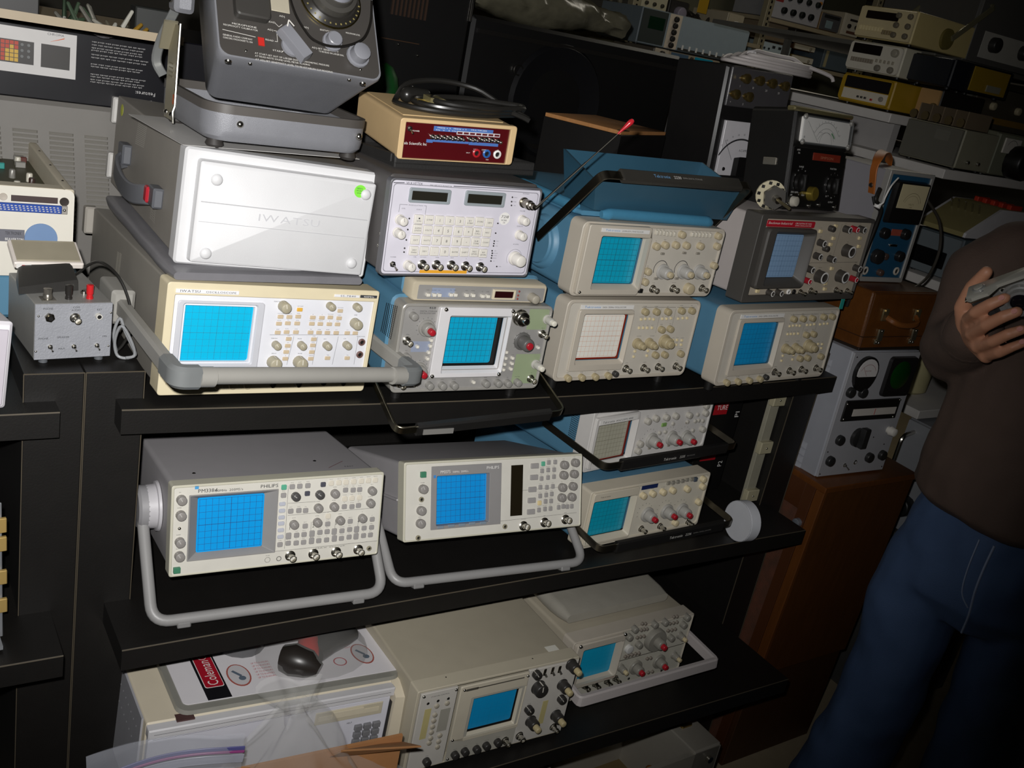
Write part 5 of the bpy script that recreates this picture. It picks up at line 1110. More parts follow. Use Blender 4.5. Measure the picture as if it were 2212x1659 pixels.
# ---- O: logic analyser with blister pack on top
ob = (.026, -.128, S3 + .008, -.012, -.035, .045)
t = thing('logic_analyzer', 'cream analyser with a grey keypad under the blister pack on the bottom shelf', 'instrument', ob[:3], (ob[4], ob[5], ob[3])); w_, h_, d_ = .432, .168, .34
OC = M('#d0c6b0', .5, 0, .04, .05, 700); OG = M('#a3a3a8', .5)
part('case', MB().box(.002, w_ - .004, .012, d_, 0, h_, .003, .004), OC, t); part('side_panel', MB().box(-.001, .003, .03, d_ - .01, .004, h_ - .003), OG, t)
part('front_panel', MB().box(.004, w_ - .026, 0, .014, .002, h_ - .020, .002), M('#cfcfd8', .5), t); part('front_rail', MB().box(.002, w_ - .022, -.004, .014, h_ - .019, h_ - .002, .002), M('#cac9cb', .5), t)
part('right_wing', MB().loft([[(w_ - .024, y, z) for y, z in ((-.010, -.004), (.012, -.004), (.060, h_ + .001), (.012, h_ + .001), (-.012, h_ - .016))], [(w_ + .010, y, z) for y, z in ((-.014, -.004), (.012, -.004), (.060, h_ - .001), (.014, h_ - .001), (-.016, h_ - .018))]]), OC, t)
part('wing_slot', MB().box(w_ - .0258, w_ - .024, -.004, .010, .02, h_ - .03), M('#2a2826', .6), t)
fd = part('floppy_drive', MB().box(.270, .392, -.002, .002, h_ - .052, h_ - .028, .001), M('#bdb59f', .5), t); part('floppy_slot', MB().box(.276, .385, -.003, -.0015, h_ - .044, h_ - .036).box(.300, .355, -.005, -.0015, h_ - .042, h_ - .031), M('#cdc4ad', .5), fd)
for r0 in range(6):
    for c0 in range(3): put('key', btn(M('#77777a', .5), .013, .010, .006), t, .352 + c0 * .017, h_ - .072 - r0 * .0142, .0)
mb = MB(); mb.line((.010, h_ - .010), (w_ - .03, h_ - .010), .0006, -.0044).line((.01, h_ - .0215), (.26, h_ - .0215), .0006, -.0006).text('HELP', .330, h_ - .062, .003, -.0006); part('panel_print', mb, INK, t)
mb = MB()
for i in range(14):
    for j in (0, 1): mb.quad((-.0014, .05 + i * .018, .135 - j * .032), (-.0014, .054 + i * .018, .133 - j * .032), (-.0014, .054 + i * .018, .136 - j * .032), (-.0014, .05 + i * .018, .138 - j * .032))
part('vent_slot', mb, M('#d4d4d8', .6), t, kind='stuff'); part('top_recess', MB().box(.045, .072, .006, .022, h_ - .002, h_ + .0006), M('#4b3230', .6), t)
for xx in (.03, w_ - .03):
    for yy in (.04, .30): part('foot', MB().cyl((xx, yy, -.010), (0, 0, 1), .010, .012, 12), DARK, t)
zt = h_ + .0012
bl = thing('blister_pack', 'white carded blister pack holding a red and black lamp on the cream analyser', 'package', Matrix.Translation(ob[:3]) @ Matrix.Rotation(ob[3], 4, 'Z') @ Matrix.Rotation(ob[4], 4, 'X') @ Matrix.Rotation(ob[5], 4, 'Y') @ Vector((0, 0, zt)), (ob[4], ob[5], ob[3]))
X0, X1, Y0, Y1 = .060, .440, .030, .300
part('clear_tray', MB().loft([hrr(X0 - .012, X1 - .01, Y0 - .016, Y1, 0, .02), hrr(X0 - .010, X1 - .012, Y0 - .014, Y1, .006, .02)]), M('#8d8c84', .15, 0, .1, .1, 40), bl)
cdz = .0072; cdp = part('card', MB().loft([hrr(X0, X1, Y0, Y1, cdz - .001, .010), hrr(X0, X1, Y0, Y1, cdz, .010)]), M('#dcd9dc', .5, 0, .03, .06, 60), bl)
flat = lambda m_, z: (setattr(m_, 'v', [(x, zz, z + (-.0004 - y) * .5) for x, y, zz in m_.v]), m_)[1]
part('black_band', flat(MB().quad((.098, -.0006, Y0 + .001), (.136, -.0006, Y0 + .001), (.136, -.0006, Y1), (.098, -.0006, Y1)), cdz + .0004), M('#17161a', .4), cdp)
rb = part('red_badge', flat(MB().loft([rrect(.103, .132, .062, .150, -.001, .004), rrect(.103, .132, .062, .150, -.0012, .004)]), cdz + .0006), M('#a8182a', .4), cdp); part('badge_rim', flat(MB().loft([rrect(.102, .133, .061, .151, -.0004, .004), rrect(.102, .133, .061, .151, -.0006, .004)]), cdz + .0005), WHITE, cdp)
m_ = MB().text('Coleman', 0, 0, .0165, -.0014, .066); m_.v = [(.1255 - z, y, .066 + x) for x, y, z in m_.v]; m_.arc(.1175, .142, .0068, 0, 6.28, .0012, -.0014).arc(.1175, .1405, .0040, .6, 2.6, .0016, -.0014)
part('lettering', flat(m_, cdz + .0011), WHITE, cdp)
for cx, cy in ((.162, .082), (.385, .088)):
    m_ = MB(); m_.v += [(cx + .019 * math.cos(a * .2618), -.0006, cy + .030 * math.sin(a * .2618)) for a in range(24)]; m_.face(tuple(range(24))); ov = part('oval_picture', flat(m_, cdz + .0004), M('#a65a50', .5), cdp); m_ = MB(); m_.v += [(cx + .0165 * math.cos(a * .2618), -.0012, cy + .027 * math.sin(a * .2618)) for a in range(24)]; m_.face(tuple(range(24))); part('oval_picture', flat(m_, cdz + .0006), M('#c9c6c8', .5), cdp); m_ = MB().disc(cx + .003, cy - .010, .006, -.0016).line((cx - .008, cy + .012), (cx + .003, cy - .004), .005, -.0016); part('oval_picture', flat(m_, cdz + .0008), M('#5d6a78', .5), cdp)
m_ = MB()
for i in range(6): m_.text('UP TO 10 HOURS', .190, .105 - i * .008, .0042, -.0006, .030); m_.text('BRIGHT LIGHT', .345, .150 - i * .008, .0042, -.0006, .028)
m_.arc(.338, .076, .011, 0, 6.28, .0022, -.0006); part('red_print', flat(m_, cdz + .0004), M('#b5404a', .5), cdp)
lm = part('lamp_body', MB().tube([(.262, .062, .024), (.276, .080, .028), (.288, .105, .030), (.298, .135, .030), (.31, .19, .028)], [.014, .020, .019, .016, .020], 14), M('#b5251e', .3), bl, 'red lamp body'); part('lamp_head', MB().tube([(.236, .088, .024), (.250, .076, .026), (.272, .060, .024), (.286, .046, .020)], [.022, .028, .024, .012], 14), M('#26221f', .35), lm); part('lamp_grip', MB().tube([(.295, .092, .022), (.33, .110, .026), (.365, .125, .024), (.385, .132, .020)], [.020, .020, .018, .012], 14), M('#33312f', .3), lm)
CLR = M('#9d9d9a', .08, 0, .1, .35, 25, .22)
def dome(cx, cy, rx, ry, hh, n=18):
    loops = []
    for i in range(6): a = math.pi / 2 * i / 5.2; loops.append([(cx + rx * math.cos(a) * math.cos(2 * math.pi * k / n), cy + ry * math.cos(a) * math.sin(2 * math.pi * k / n), cdz + hh * math.sin(a)) for k in range(n)])
    return MB().loft(loops, False, True)
part('clear_blister', dome(.300, .110, .100, .075, .058), CLR, bl); part('clear_blister', dome(.190, .185, .048, .060, .034), M('#5a5a5c', .06, 0, .1, .1, 40, .65), bl)
# ---- carton, bags and parts in front of the bottom shelf
KR = M('#a9774a', .75, 0, .12, .1, 200)
cb = thing('cardboard_box', 'open brown cardboard box standing in front of the bottom shelf, bags inside', 'box', (.085, -.245, 0), (0, 0, -.06))
CW, CD, CH_ = .30, .18, .625
for n_, a in (('side_wall', (0, CW, -CD, -CD + .005)), ('side_wall', (0, CW, -.005, 0)), ('side_wall', (0, .005, -CD, 0)), ('side_wall', (CW - .005, CW, -CD, 0))):
    top = CH_ + (.018 if a[3] == 0 and a[2] < -.001 and a[0] == 0 and a[1] == CW else 0); part(n_, MB().box(a[0], a[1], a[2], a[3], 0, top if a[2] > -.01 else CH_ - .05), KR, cb)
part('inner_floor', MB().box(.005, CW - .005, -CD + .005, -.005, .50, .505), KR, cb)
part('side_flap', MB().loft([[(.18, -.001, CH_), (.30, -.001, CH_), (.30, .003, CH_), (.18, .003, CH_)], [(.19, -.03, CH_ + .035), (.31, -.05, CH_ + .03), (.31, -.046, CH_ + .03), (.19, -.026, CH_ + .035)]]), KR, cb)
def world2(o, x, y, z): return Matrix.Translation(o.location) @ Matrix.Rotation(o.rotation_euler[2], 4, 'Z') @ Vector((x, y, z))
for i, (x, y, r0, c) in enumerate(((.17, -.075, .2, '#c9b489'), (.235, -.06, -.15, '#cdb78c'))):
    tg = thing('paper_tag', ('pale folded cardboard piece under the clear bag, left one', 'pale folded cardboard piece under the clear bag, right one')[i], 'card', world2(cb, x, y, .575), (.25, .1, r0))
    part('tag_body', MB().box(0, .060, -.022, .022, 0, .004, .001), M(c, .7), tg); part('tag_fold', MB().box(0, .060, -.0225, -.019, -.018, .003, .0008), M(c, .7), tg)
    part('pen_mark', MB().quad((.034, -.006, .0044), (.050, -.004, .0044), (.050, -.002, .0044), (.034, -.004, .0044)), INK, tg)
solo('packing_block', MB().box(0, .20, 0, .10, 0, .065, .006), M('#c9bc95', .8, 0, .15), 'pale packing block down inside the cardboard box', 'packing', loc=world2(cb, .05, -.14, .506))
wr = thing('wire_lead', 'bent bare wire lead poking out of the cardboard box', 'wire', world2(cb, .0, 0, 0), (0, 0, 0))
part('wire', MB().tube(smooth_path([(.045, -.03, .56), (.050, -.04, .595), (.062, -.045, .610), (.078, -.045, .612), (.084, -.047, .606)], 5), .0018, 8), STEEL, wr)
def sheet(fn, nu, nv, thick=.0006):
    """a crumpled film: a thin closed sheet"""
    P = [[Vector(fn(i / nu, j / nv)) for j in range(nv + 1)] for i in range(nu + 1)]; mb = MB()
    mb.v = [tuple(p) for r_ in P for p in r_]
    for i in range(nu):
        for j in range(nv): a = i * (nv + 1) + j; mb.face((a, a + nv + 1, a + nv + 2, a + 1))
    return mb
from mathutils import noise
def nz(x, y, z, s, a): return noise.noise(Vector((x * s, y * s, z * s))) * a
FILM = M('#d6d6d2', .10, 0, .05, .35, 30, .17); FILM2 = M('#c9ccd6', .14, 0, .05, .2, 30, .22)
zb_ = thing('zip_bag', 'clear zip-top bag with a purple seal holding small parts, lower left', 'bag', (-.07, -.215, .55), (0, 0, -.16))
def zf(s, back):
    def f_(u, v):
        x = .205 * u + .012 * v * (1 - u) + .0; z = .175 * (1 - v) - .03 + .012 * u + (.010 * math.sin(u * 3.1)) * (1 - v); bulge = math.sin(math.pi * min(1, v * 1.1)) * .028 * math.sin(math.pi * u)
        return (x, (bulge if back else -bulge) + nz(x, s, z, 22, .004) + .006 * math.sin(u * 5), z)
    return f_
part('film', sheet(zf(1, 0), 30, 24), FILM2, zb_, angle=80); part('film', sheet(zf(5, 1), 30, 24), FILM2, zb_, angle=80)
sealp = lambda dz: [(.205 * u + .001, -.003 + .006 * math.sin(u * 5), .108 + dz + .012 * u + .014 * math.sin(u * 3.4 - .9)) for u in [i / 20 for i in range(21)]]
part('blue_seal', MB().bar(sealp(.006), (0, 0, 1), .006, .002, .0004), M('#4f4f86', .4), zb_); part('purple_seal', MB().bar(sealp(0), (0, 0, 1), .0035, .0024, .0004), M('#8c3a78', .4), zb_)
part('film_band', MB().bar(sealp(-.012), (0, 0, 1), .014, .0012, .0004), M('#b9bccb', .3, 0, .1, 0, 500, .55), zb_)
wl = part('paper_label', sheet(lambda u, v: (.045 + .085 * u, -.012 - .010 * math.sin(2.6 * u) - .003 * v, .075 - .075 * v - .012 * u), 8, 6), M('#cfd0d8', .6), zb_, 'white paper label')
mt = MB().text('80', -.005, 0, .014, 0, .024).text('DC', -.002, -.022, .014, 0, .026); mt.v = [(.088 + x * .8 - z * .3, -.0255, .046 + z - x * .25) for x, y, z in mt.v]; part('handwriting', mt, INK, wl)
part('coil_part', MB().tube([(.120 + .030 * i / 24, -.008 + .007 * math.cos(i * 1.6), .060 + .012 * math.sin(i * 1.6)) for i in range(25)], .0016, 6), M('#b3b2b4', .3, .6), zb_); part('dark_part', MB().caps((.130, -.012, .020), (.195, -.014, .052), .009, .007), M('#2c3068', .4), zb_); part('metal_part', MB().box(.016, .040, -.008, .010, .020, .055, .002), M('#4a443c', .35, .5), zb_); part('brown_part', MB().box(.03, .09, -.006, .012, -.02, .012, .003), M('#7d5040', .6), zb_)
pb_ = thing('plastic_bag', 'crumpled clear plastic bag pulled up over the cardboard box', 'bag', (.23, -.26, .50), (0, 0, -.12))
def cone(u, v):
    a = 2 * math.pi * u; t_ = v ** .85; rx = .018 + .150 * t_; ry = .014 + .062 * t_; tx = -.028 * (1 - t_)
    k = 1 + nz(math.cos(a) * 2, math.sin(a) * 2, v * 3, 1.1, .35) * (.4 + t_)
    z = .235 * (1 - v) + nz(math.cos(a), math.sin(a), v, 3, .012) + .02 * math.sin(a * 3) * (1 - t_)
    return (tx + rx * math.cos(a) * k, ry * math.sin(a) * k, z)
part('film', sheet(cone, 56, 34), FILM, pb_, angle=70)
def ruff(u, v):
    a = 2 * math.pi * u; rr_ = .016 + .026 * v + .008 * math.sin(a * 5) * v; return (-.028 - .012 * v + rr_ * math.cos(a), rr_ * .7 * math.sin(a), .232 + .040 * v + .010 * math.sin(a * 3 + 1) * v)
part('gathered_top', sheet(ruff, 36, 8), FILM, pb_, angle=70)
# ---- metal chassis and odd pieces under the bottom shelf
ch = thing('chassis', 'grey open metal chassis standing on the floor under the bottom shelf', 'chassis', (.86, -.20, 0), (0, 0, .03)); GCH = M('#9c978c', .5, .2)
part('chassis_frame', MB().box(0, .43, 0, .012, 0, .285).box(0, .43, .20, .212, 0, .285).box(0, .012, 0, .212, 0, .285), GCH, ch); part('end_box', MB().box(.345, .43, 0, .212, 0, .292, .004), GCH, ch); part('chassis_bottom', MB().box(.012, .345, .012, .2, .10, .106), M('#6a5a3a', .6), ch); part('latch', MB().box(.372, .404, .07, .11, .290, .298, .002), BRASS, ch); part('latch', MB().cyl((.395, -.002, .262), (0, -1, 0), .008, .008, 12), CHROME, ch); part('valve', MB().caps((.29, .06, .12), (.30, .07, .20), .012, .010), M('#8a5a2a', .4), ch)
solo('grey_cup', MB().lathe((0, 0, 0), (0, 0, 1), [(.030, 0), (.040, .09), (.042, .092), (.038, .09), (.028, .004)], 24), M('#6a7784', .5), 'blue-grey plastic cup on the floor under the shelf end', 'cup', loc=(1.36, .10, 0))

# ================================================================== left edge
t, P, w_, h_ = at('Y', 'switch_box', 'small grey hammertone box with a hex phone jack and three toggles', 'control box')
HB = M('#9b9da3', .42, .1, .1, .55, 420)
part('case', MB().box(0, w_, .001, .14, 0, h_, .0015), M('#8b8a86', .45, 0, .08, .2, 500), t); part('front_panel', MB().box(0, w_, -.0012, .002, 0, h_, .0008), HB, t)
x, z = L_(P['hex'])[0]; part('phone_jack', MB().lathe((x, -.001, z), (0, -1, 0), [(.0065, 0), (.0065, .004), (.0058, .0045)], 6).lathe((x, -.005, z), (0, -1, 0), [(.0045, 0), (.0042, .003), (.0030, .003)], 16).mat(1).disc(x, z, .0031, -.0082, 14), [M('#7a7569', .25, 1), DARK], t)
many('bnc_connector', bnc(.9), t, P['bnc'], -.001); x, z = L_(P['key'])[0]; part('key_jack', MB().lathe((x, -.001, z), (0, -1, 0), [(.0045, 0), (.0042, .006), (.0034, .006)], 16).mat(1).disc(x, z, .003, -.0071, 12), [M('#cfccc4', .4), DARK], t)
many('toggle_switch', toggle(.62), t, P['tog'], -.001); many('screw', screw(.0016), t, P['scr'], -.0012)
mb = MB()
for (x, z), tx in zip(L_(P['txt']), ('PHONE', 'COM', 'AUDIO', 'KEY', 'PHONE', 'SPEAKER', 'S', 'ON', 'MAX')): mb.text(tx, x, z, .0026, -.0016)
part('panel_lettering', mb, INK, t)
for c, x in (('#262422', .048), ('#c01f24', .076)): part('binding_post', MB().lathe((x, .020, h_), (0, 0, 1), [(.0048, 0), (.0048, .003), (.0040, .0035), (.0040, .007), (.0048, .0075), (.0048, .020), (.0034, .0205)], 16), M(c, .3), t)
part('antenna_socket', MB().box(.012, .030, .012, .030, h_, h_ + .0014).lathe((.021, .021, h_), (0, 0, 1), [(.0062, 0), (.0062, .007), (.0055, .008), (.0058, .015), (.0045, .0155)], 16), M('#8f8b82', .3, .8), t); part('terminal_screw', MB().lathe((.075, .042, h_), (0, 0, 1), [(.005, 0), (.005, .004), (.0035, .006)], 12), CHROME, t)
for x in (.015, w_ - .012):
    for y in (.012, .12): part('foot', MB().cyl((x, y, -.008), (0, 0, 1), .006, .009, 12), M('#55585c', .6), t)
YT = BX['Y'][2] + h_
solo('charger_wedge', MB().loft([[(0, 0, 0), (.082, .012, 0), (.082, .052, 0), (.012, .060, 0)], [(0, .0, .010), (.080, .012, .016), (.082, .050, .030), (.014, .058, .026)], [(.006, .006, .013), (.076, .018, .019), (.078, .046, .032), (.018, .052, .029)]]), M('#2e2d2b', .5, 0, .1, .1, 300), 'black plastic wedge lying across the top of the small hammertone box', 'adapter', loc=(-.118, .108, YT + .001), rot=(0, 0, .12))
gc = thing('cable', 'loop of thin grey cord hanging between the small box and the cream scope', 'cable', (0, 0, 0)); part('dark_lead', MB().tube(smooth_path([(-.03, .20, 1.232), (-.008, .17, 1.262), (.012, .14, 1.256), (.026, .12, 1.228), (.031, .10, 1.190), (.020, .10, 1.160), (.012, .10, 1.150)], 6), .0022, 8), CABLE, gc)
part('cord_loop', MB().tube(smooth_path([(.010, .095, 1.150), (.004, .09, 1.180), (.010, .085, 1.205), (.018, .085, 1.185), (.030, .085, 1.160), (.034, .085, 1.148), (.022, .085, 1.1435), (.010, .09, 1.147), (.006, .09, 1.170), (.012, .08, 1.195), (.026, .078, 1.172), (.032, .08, 1.150), (.020, .08, 1.146)], 5), .0022, 8), M('#8b8d8f', .4), gc)
# open cream chassis with blue connector
solo('blue_case', MB().box(-.32, -.004, .262, .55, 1.1415, 1.212, .006, .02), BLUE, 'blue instrument case under the cream open chassis at far left', 'instrument')
tdx0, tdx1, tdy = -.26, -.026, .25; zb0, zb1 = 1.213, 1.347
td = thing('open_chassis', 'cream instrument with its circuit board exposed and a wide blue connector, far left', 'instrument', (tdx0, tdy, zb0)); W_, H_ = tdx1 - tdx0, zb1 - zb0; CRE = M('#cfc6b0', .5, 0, .06); D_ = .50
lx = lambda X: X - tdx0; lz = lambda Zz: Zz - zb0
hole = [(lx(-.111), lx(-.049), lz(1.3255), lz(1.3345))]
part('front_frame', MB().rr(0, W_, 0, H_, [.0, -.0001], .010, [0, 0], 4, True, False).plate(.004, W_ - .004, .004, H_ - .004, -.0012), M('#d6d2c6', .5, 0, .05), td)
part('side_rail', MB().box(W_ - .014, W_, .001, D_, .0, H_, .003), CRE, td); part('side_rail', MB().box(0, .014, .001, D_, .0, H_, .003), CRE, td); part('front_rail', MB().box(.014, W_ - .014, .001, .030, H_ - .02, H_, .002), CRE, td); part('rear_rail', MB().box(0, W_, D_ - .03, D_, .0, H_ + .004, .004), CRE, td)
part('circuit_board', MB().box(.014, W_ - .014, .030, D_ - .03, H_ - .034, H_ - .032), M('#4d4a2e', .5, 0, .3), td)
random.seed(5)
for i in range(26):
    x, y = random.uniform(.10, W_ - .03), random.uniform(.05, D_ - .08); c = random.choice(('#2f8f88', '#8c8a84', '#3a2a24', '#c9c4b6', '#5a2f28', '#2d7d78'))
    part('component', MB().box(x, x + .016, y, y + .008, H_ - .032, H_ - .022, .001) if i % 2 else MB().lathe((x, y, H_ - .032), (0, 0, 1), [(.005, 0), (.005, .012), (.004, .014)], 10), M(c, .35, .3 if c == '#8c8a84' else 0), td)
for k in range(4): part('screw', MB().lathe((W_ - .007, .06 + k * .11, H_), (0, 0, 1), [(.0024, 0), (.0012, .0012)], 10), CHROME, td)
part('card_slot', MB().box(lx(-.111), lx(-.049), -.0016, -.0008, lz(1.3255), lz(1.3345)), M('#3a2a28', .5), td); part('round_hole', MB().lathe((lx(-.0400), -.0012, lz(1.329)), (0, -1, 0), [(.0066, 0), (.0060, .0008), (.004, .0006), (.0003, .0006)], 20), M('#4a4440', .3, .5), td); part('round_hole', MB().lathe((lx(-.121), -.0012, lz(1.331)), (0, -1, 0), [(.0055, 0), (.005, .0008), (.0003, .0006)], 20), M('#b9b0a4', .4, .2), td)
cn = part('connector', MB().box(lx(-.131), lx(-.044), -.007, -.001, lz(1.3115), lz(1.3235), .001), M('#24489c', .4), td, 'wide blue multi-pin connector'); mb = MB()
for j in range(3):
    for i in range(16): x = lx(-.1275) + i * .0051 + .0008 * j; z = lz(1.3208) - j * .0030; mb.box(x, x + .0026, -.0084, -.007, z - .0006, z + .0006)
part('contact_pins', mb, M('#d8d4cc', .4, .4), cn, kind='stuff'); part('connector_bracket', MB().box(lx(-.044), lx(-.0355), -.004, -.001, lz(1.3105), lz(1.3235), .001), M('#b5b1aa', .35, .5), td); put('screw', screw(.0024), td, lx(-.040), lz(1.317), -.004)
part('blue_disc', MB().lathe((lx(-.0700), -.0012, lz(1.272)), (0, -1, 0), [(.0225, 0), (.0222, .0008), (.0003, .0009)], 36), M('#6a86ac', .5), td, 'round blue cover plate'); pl = part('name_plate', MB().box(lx(-.17), lx(-.0925), -.0022, -.001, lz(1.2655), lz(1.2835)), M('#7b7c84', .35, .4), td); part('lettering', MB().text('TEKTRONIX', lx(-.118), lz(1.276), .0045, -.0026, .021), INK, pl); part('lettering', MB().text('BEAVERTON', lx(-.118), lz(1.2675), .0035, -.0026, .024), WHITE, pl)
fc = thing('flat_case', 'flat clear-lidded white case leaning in front of the cream chassis', 'case', (-.118, .158, YT + .022), (.35, 0, .05)); part('case_body', MB().box(0, .092, 0, .055, 0, .010, .002), M('#d8d0c8', .4), fc); part('clear_lid', MB().box(.004, .088, .004, .052, .010, .0125, .001), M('#b5ad96', .15, 0, .1, 0, 500, .7), fc); lp_ = part('paper_label', MB().box(.003, .022, -.0006, 0, .001, .009), WHITE, fc); part('red_mark', MB().box(.010, .014, -.0012, -.0006, .003, .007), REDP, lp_)
# far-left pieces on the neighbouring unit
fm = thing('white_module', 'slim white module standing on the left shelf, cut by the picture edge', 'instrument', (-.30, -.02, 1.128), (-.12, .10, .1)); part('module_body', MB().box(0, .155, 0, .14, 0, .115, .004), M('#dedbe0', .5), fm); part('side_ridge', MB().box(.120, .150, -.0025, .001, .005, .105, .001).box(.02, .11, -.0025, .001, .012, .045, .001), M('#bab4bc', .5), fm); part('purple_button', MB().lathe((.128, -.0025, .06), (0, -1, 0), [(.012, 0), (.010, .002)], 16), M('#6b4a66', .4), fm)
for x in (.02, .13): part('foot', MB().box(x, x + .02, .02, .12, -.022, .002), DARK, fm)
tb = thing('terminal_block', 'grey plate with brass terminal tabs standing on the lower left shelf', 'terminal block', (-.30, -.02, .7585), (0, -.02, .05)); part('plate', MB().box(0, .155, 0, .004, 0, .215, .001), M('#9a9ca0', .4, .5), tb)
for i, z in enumerate((.172, .143, .090, .044)): part('brass_tab', MB().box(.128, .160, -.006, 0, z, z + .022, .001), M('#b79a5c', .45, .3), tb)
for i, z in enumerate((.205, .183, .165, .154, .125, .101, .076, .055, .020)): put('screw', screw(.0042), tb, .146, z, -.006)
part('base', MB().box(0, .15, -.03, .03, 0, .006), M('#7a7c80', .5), tb)
# ---- behind: louvred cabinet, black carton, beige tray
lc_ = thing('louvred_cabinet', 'tall grey steel cabinet with three columns of louvres behind the left shelf', 'cabinet', (-.75, .60, 0)); GL_ = M('#7b7873', .5, 0, .06, .05, 600)
part('cabinet_body', MB().box(0, 1.08, 0, .45, 0, 1.424, .01), GL_, lc_)
def louv():
    mb = MB(); mb.loft([[(x, y, z) for x, z in ((0, 0), (.040, 0), (.040, .0052), (0, .0052))] for y in (0,)] + [[(.002, -.004, .001), (.038, -.004, .001), (.038, -.001, .0046), (.002, -.001, .0046)]], False, True); return mb.mesh('louvre', [M('#85827b', .45)], 30)
for cx in (-.124, -.066, -.008, .050):
    for k in range(22): put('louvre', shape('louv', louv), lc_, cx + .75 + .0006 * k, 1.364 - k * .0084, 0)
kb = thing('carton', 'black printed carton with a keypad picture on the grey cabinet, lettering upside down', 'box', (-.45, .58, 1.4255)); part('carton_body', MB().box(0, .80, 0, .35, 0, .130, .002), M('#14141a', .3, 0, .2), kb)
wp = part('picture_panel', MB().box(.20, .478, -.0006, 0, .040, .113), M('#cdcbc9', .4), kb); mb = MB()
part('picture_panel', MB().box(.36, .412, -.0012, -.0006, .055, .092).box(.423, .468, -.0012, -.0006, .054, .092), M('#3a3836', .4), wp)
for r_ in range(5):
    for c in range(4): part('picture_key', MB().box(.362 + c * .0068, .3678 + c * .0068, -.0018, -.0012, .0845 - r_ * .0068, .0903 - r_ * .0068), M('#b4402a' if (r_ == 0 or c == 0 or (r_ == 1 and c != 2)) else '#c9a23a', .5), wp)
for r_ in range(3):
    for c in range(2): part('picture_key', MB().lathe((.394 + c * .010, -.0012, .086 - r_ * .0095), (0, -1, 0), [(.003, 0), (.0025, .0006)], 10), M('#6a6c6c', .5), wp)
part('orange_stroke', MB().loft([[(.437, -.0006, .097), (.458, -.0006, .104), (.459, -.0006, .106), (.437, -.0006, .0972)], [(.437, -.0012, .097), (.458, -.0012, .104), (.459, -.0012, .106), (.437, -.0012, .0972)]]), M('#d2622a', .5), wp); part('lettering', MB().text('CHROMA', .432, .1075, .0036, -.0010, .026), M('#55555a', .5), wp)
mb = MB(); random.seed(3)
for z in (.108, .103, .098, .094, .087, .082, .071, .067, .054, .050, .045, .041):
    x = .502
    while x < .585: wd = random.uniform(.006, .014); mb.text('abcdeonr'[:max(2, int(wd * 400))], x + wd, z, .0021, -.0006, wd, flip=True); x += wd + .002
mb.text('Features:', .612, .034, .0062, -.0006, .034, flip=True).text('-tron', .612, .020, .0062, -.0006, .022, flip=True); part('lettering', mb, M('#c9c7c6', .5), kb)
tf = thing('beige_tray', 'beige metal tray of loose electronics on top of the black carton', 'tray', (-.45, .45, 1.5562)); BTR = M('#b2a288', .5, 0, .06)
part('tray_plate', MB().box(0, .62, 0, .40, 0, .003).box(0, .62, 0, .003, 0, .0165), BTR, tf); part('dark_module', MB().box(.10, .404, .03, .10, .003, .06, .002), M('#2c2b2a', .5), tf); part('keyboard_module', MB().box(.555, .61, .06, .10, .003, .05, .002), M('#2a2c2a', .5), tf); random.seed(9)
for i in range(20):
    x, y = random.uniform(.44, .56), random.uniform(.02, .12); part('loose_component', MB().caps((x, y, .008), (x + random.uniform(-.02, .02), y + .006, .012 + random.uniform(0, .03)), .004, .003, 8), M(random.choice(('#8c8a80', '#c79a3a', '#5a5648', '#b5b3a8', '#3a4a38')), .35, random.choice((0, .6))), tf)
solo('clear_knob', MB().lathe((0, 0, 0), (0, 0, -1), [(.018, 0), (.016, .006), (.008, .010), (.0005, .011)], 24), M('#b9b5bc', .1, 0, .05, 0, 500, .55), 'clear plastic dome hanging under the beige tray', 'knob', loc=(.060, .53, 1.5558))

# ================================================================== meters and boxes on the right
t, P, w_, h_ = at('S', 'multimeter', 'black bench multimeter with a big white dial, standing on the dark-framed scope', 'multimeter')
BK = M('#1b1a19', .4, 0, .1, .08, 300); d_ = .11
t.location = (BX['S'][0], BX['S'][1], FT + .003)
part('case', MB().box(0, w_, 0, d_, 0, h_, .005, .010), BK, t); part('front_panel', MB().box(.006, w_ - .004, -.002, .001, .003, h_ * .62, .001), M('#151413', .35), t)
f_ = P['face']; ff = part('meter_face', MB().rr(f_[0] + .008, f_[1] - .008, f_[2] + .004, f_[3] - .003, [-.006, .001], .004, [.001, 0]), M('#e4e1dc', .3), t); cx, cz = (f_[0] + f_[1]) / 2, f_[2] + .004
mb = MB(); mb.arc(cx, cz - .014, .058, .62, 2.52, .0008, -.0064, 20).arc(cx, cz - .014, .046, .62, 2.52, .0006, -.0064, 20).arc(cx, cz - .014, .038, .62, 2.52, .0006, -.0064, 20).arc(cx, cz, .024, 0, 3.14, .0006, -.0064, 16).line((cx - .03, cz + .003), (cx - .075, cz + .042), .0007, -.0064)
for i in range(11):
    a = 2.5 - i * .188; mb.text(str(i), cx + .063 * math.cos(a), cz - .016 + .061 * math.sin(a), .0038, -.0064, al='c')
mb.text('dB', f_[0] + .014, cz + .008, .004, -.0064).text('DC VOLTS', cx - .030, cz + .022, .002, -.0064); part('scale', mb, M('#3a3a3c', .5), ff); part('green_scale', MB().arc(cx, cz - .014, .042, .72, 1.12, .0035, -.0066, 6), M('#3a8a4a', .5), ff)
part('dial_glass', MB().rr(f_[0] + .003, f_[1] - .003, f_[2], f_[3], [-.0115, -.007], .006, [.002, 0], 4, True, False), M('#e8eef0', .03, 0, .02, 0, 500, .12), t)
for x in (f_[0] + .010, f_[1] - .010):
    for z in (f_[2] + .004, f_[3] - .004): put('dial_clip', shape('clip', lambda: MB().ball((0, 0, 0), .006, 10, (1, .8, 1)).mesh('dial_clip', [M('#8d8a84', .3, .2)], 60)), t, x, z, -.008)
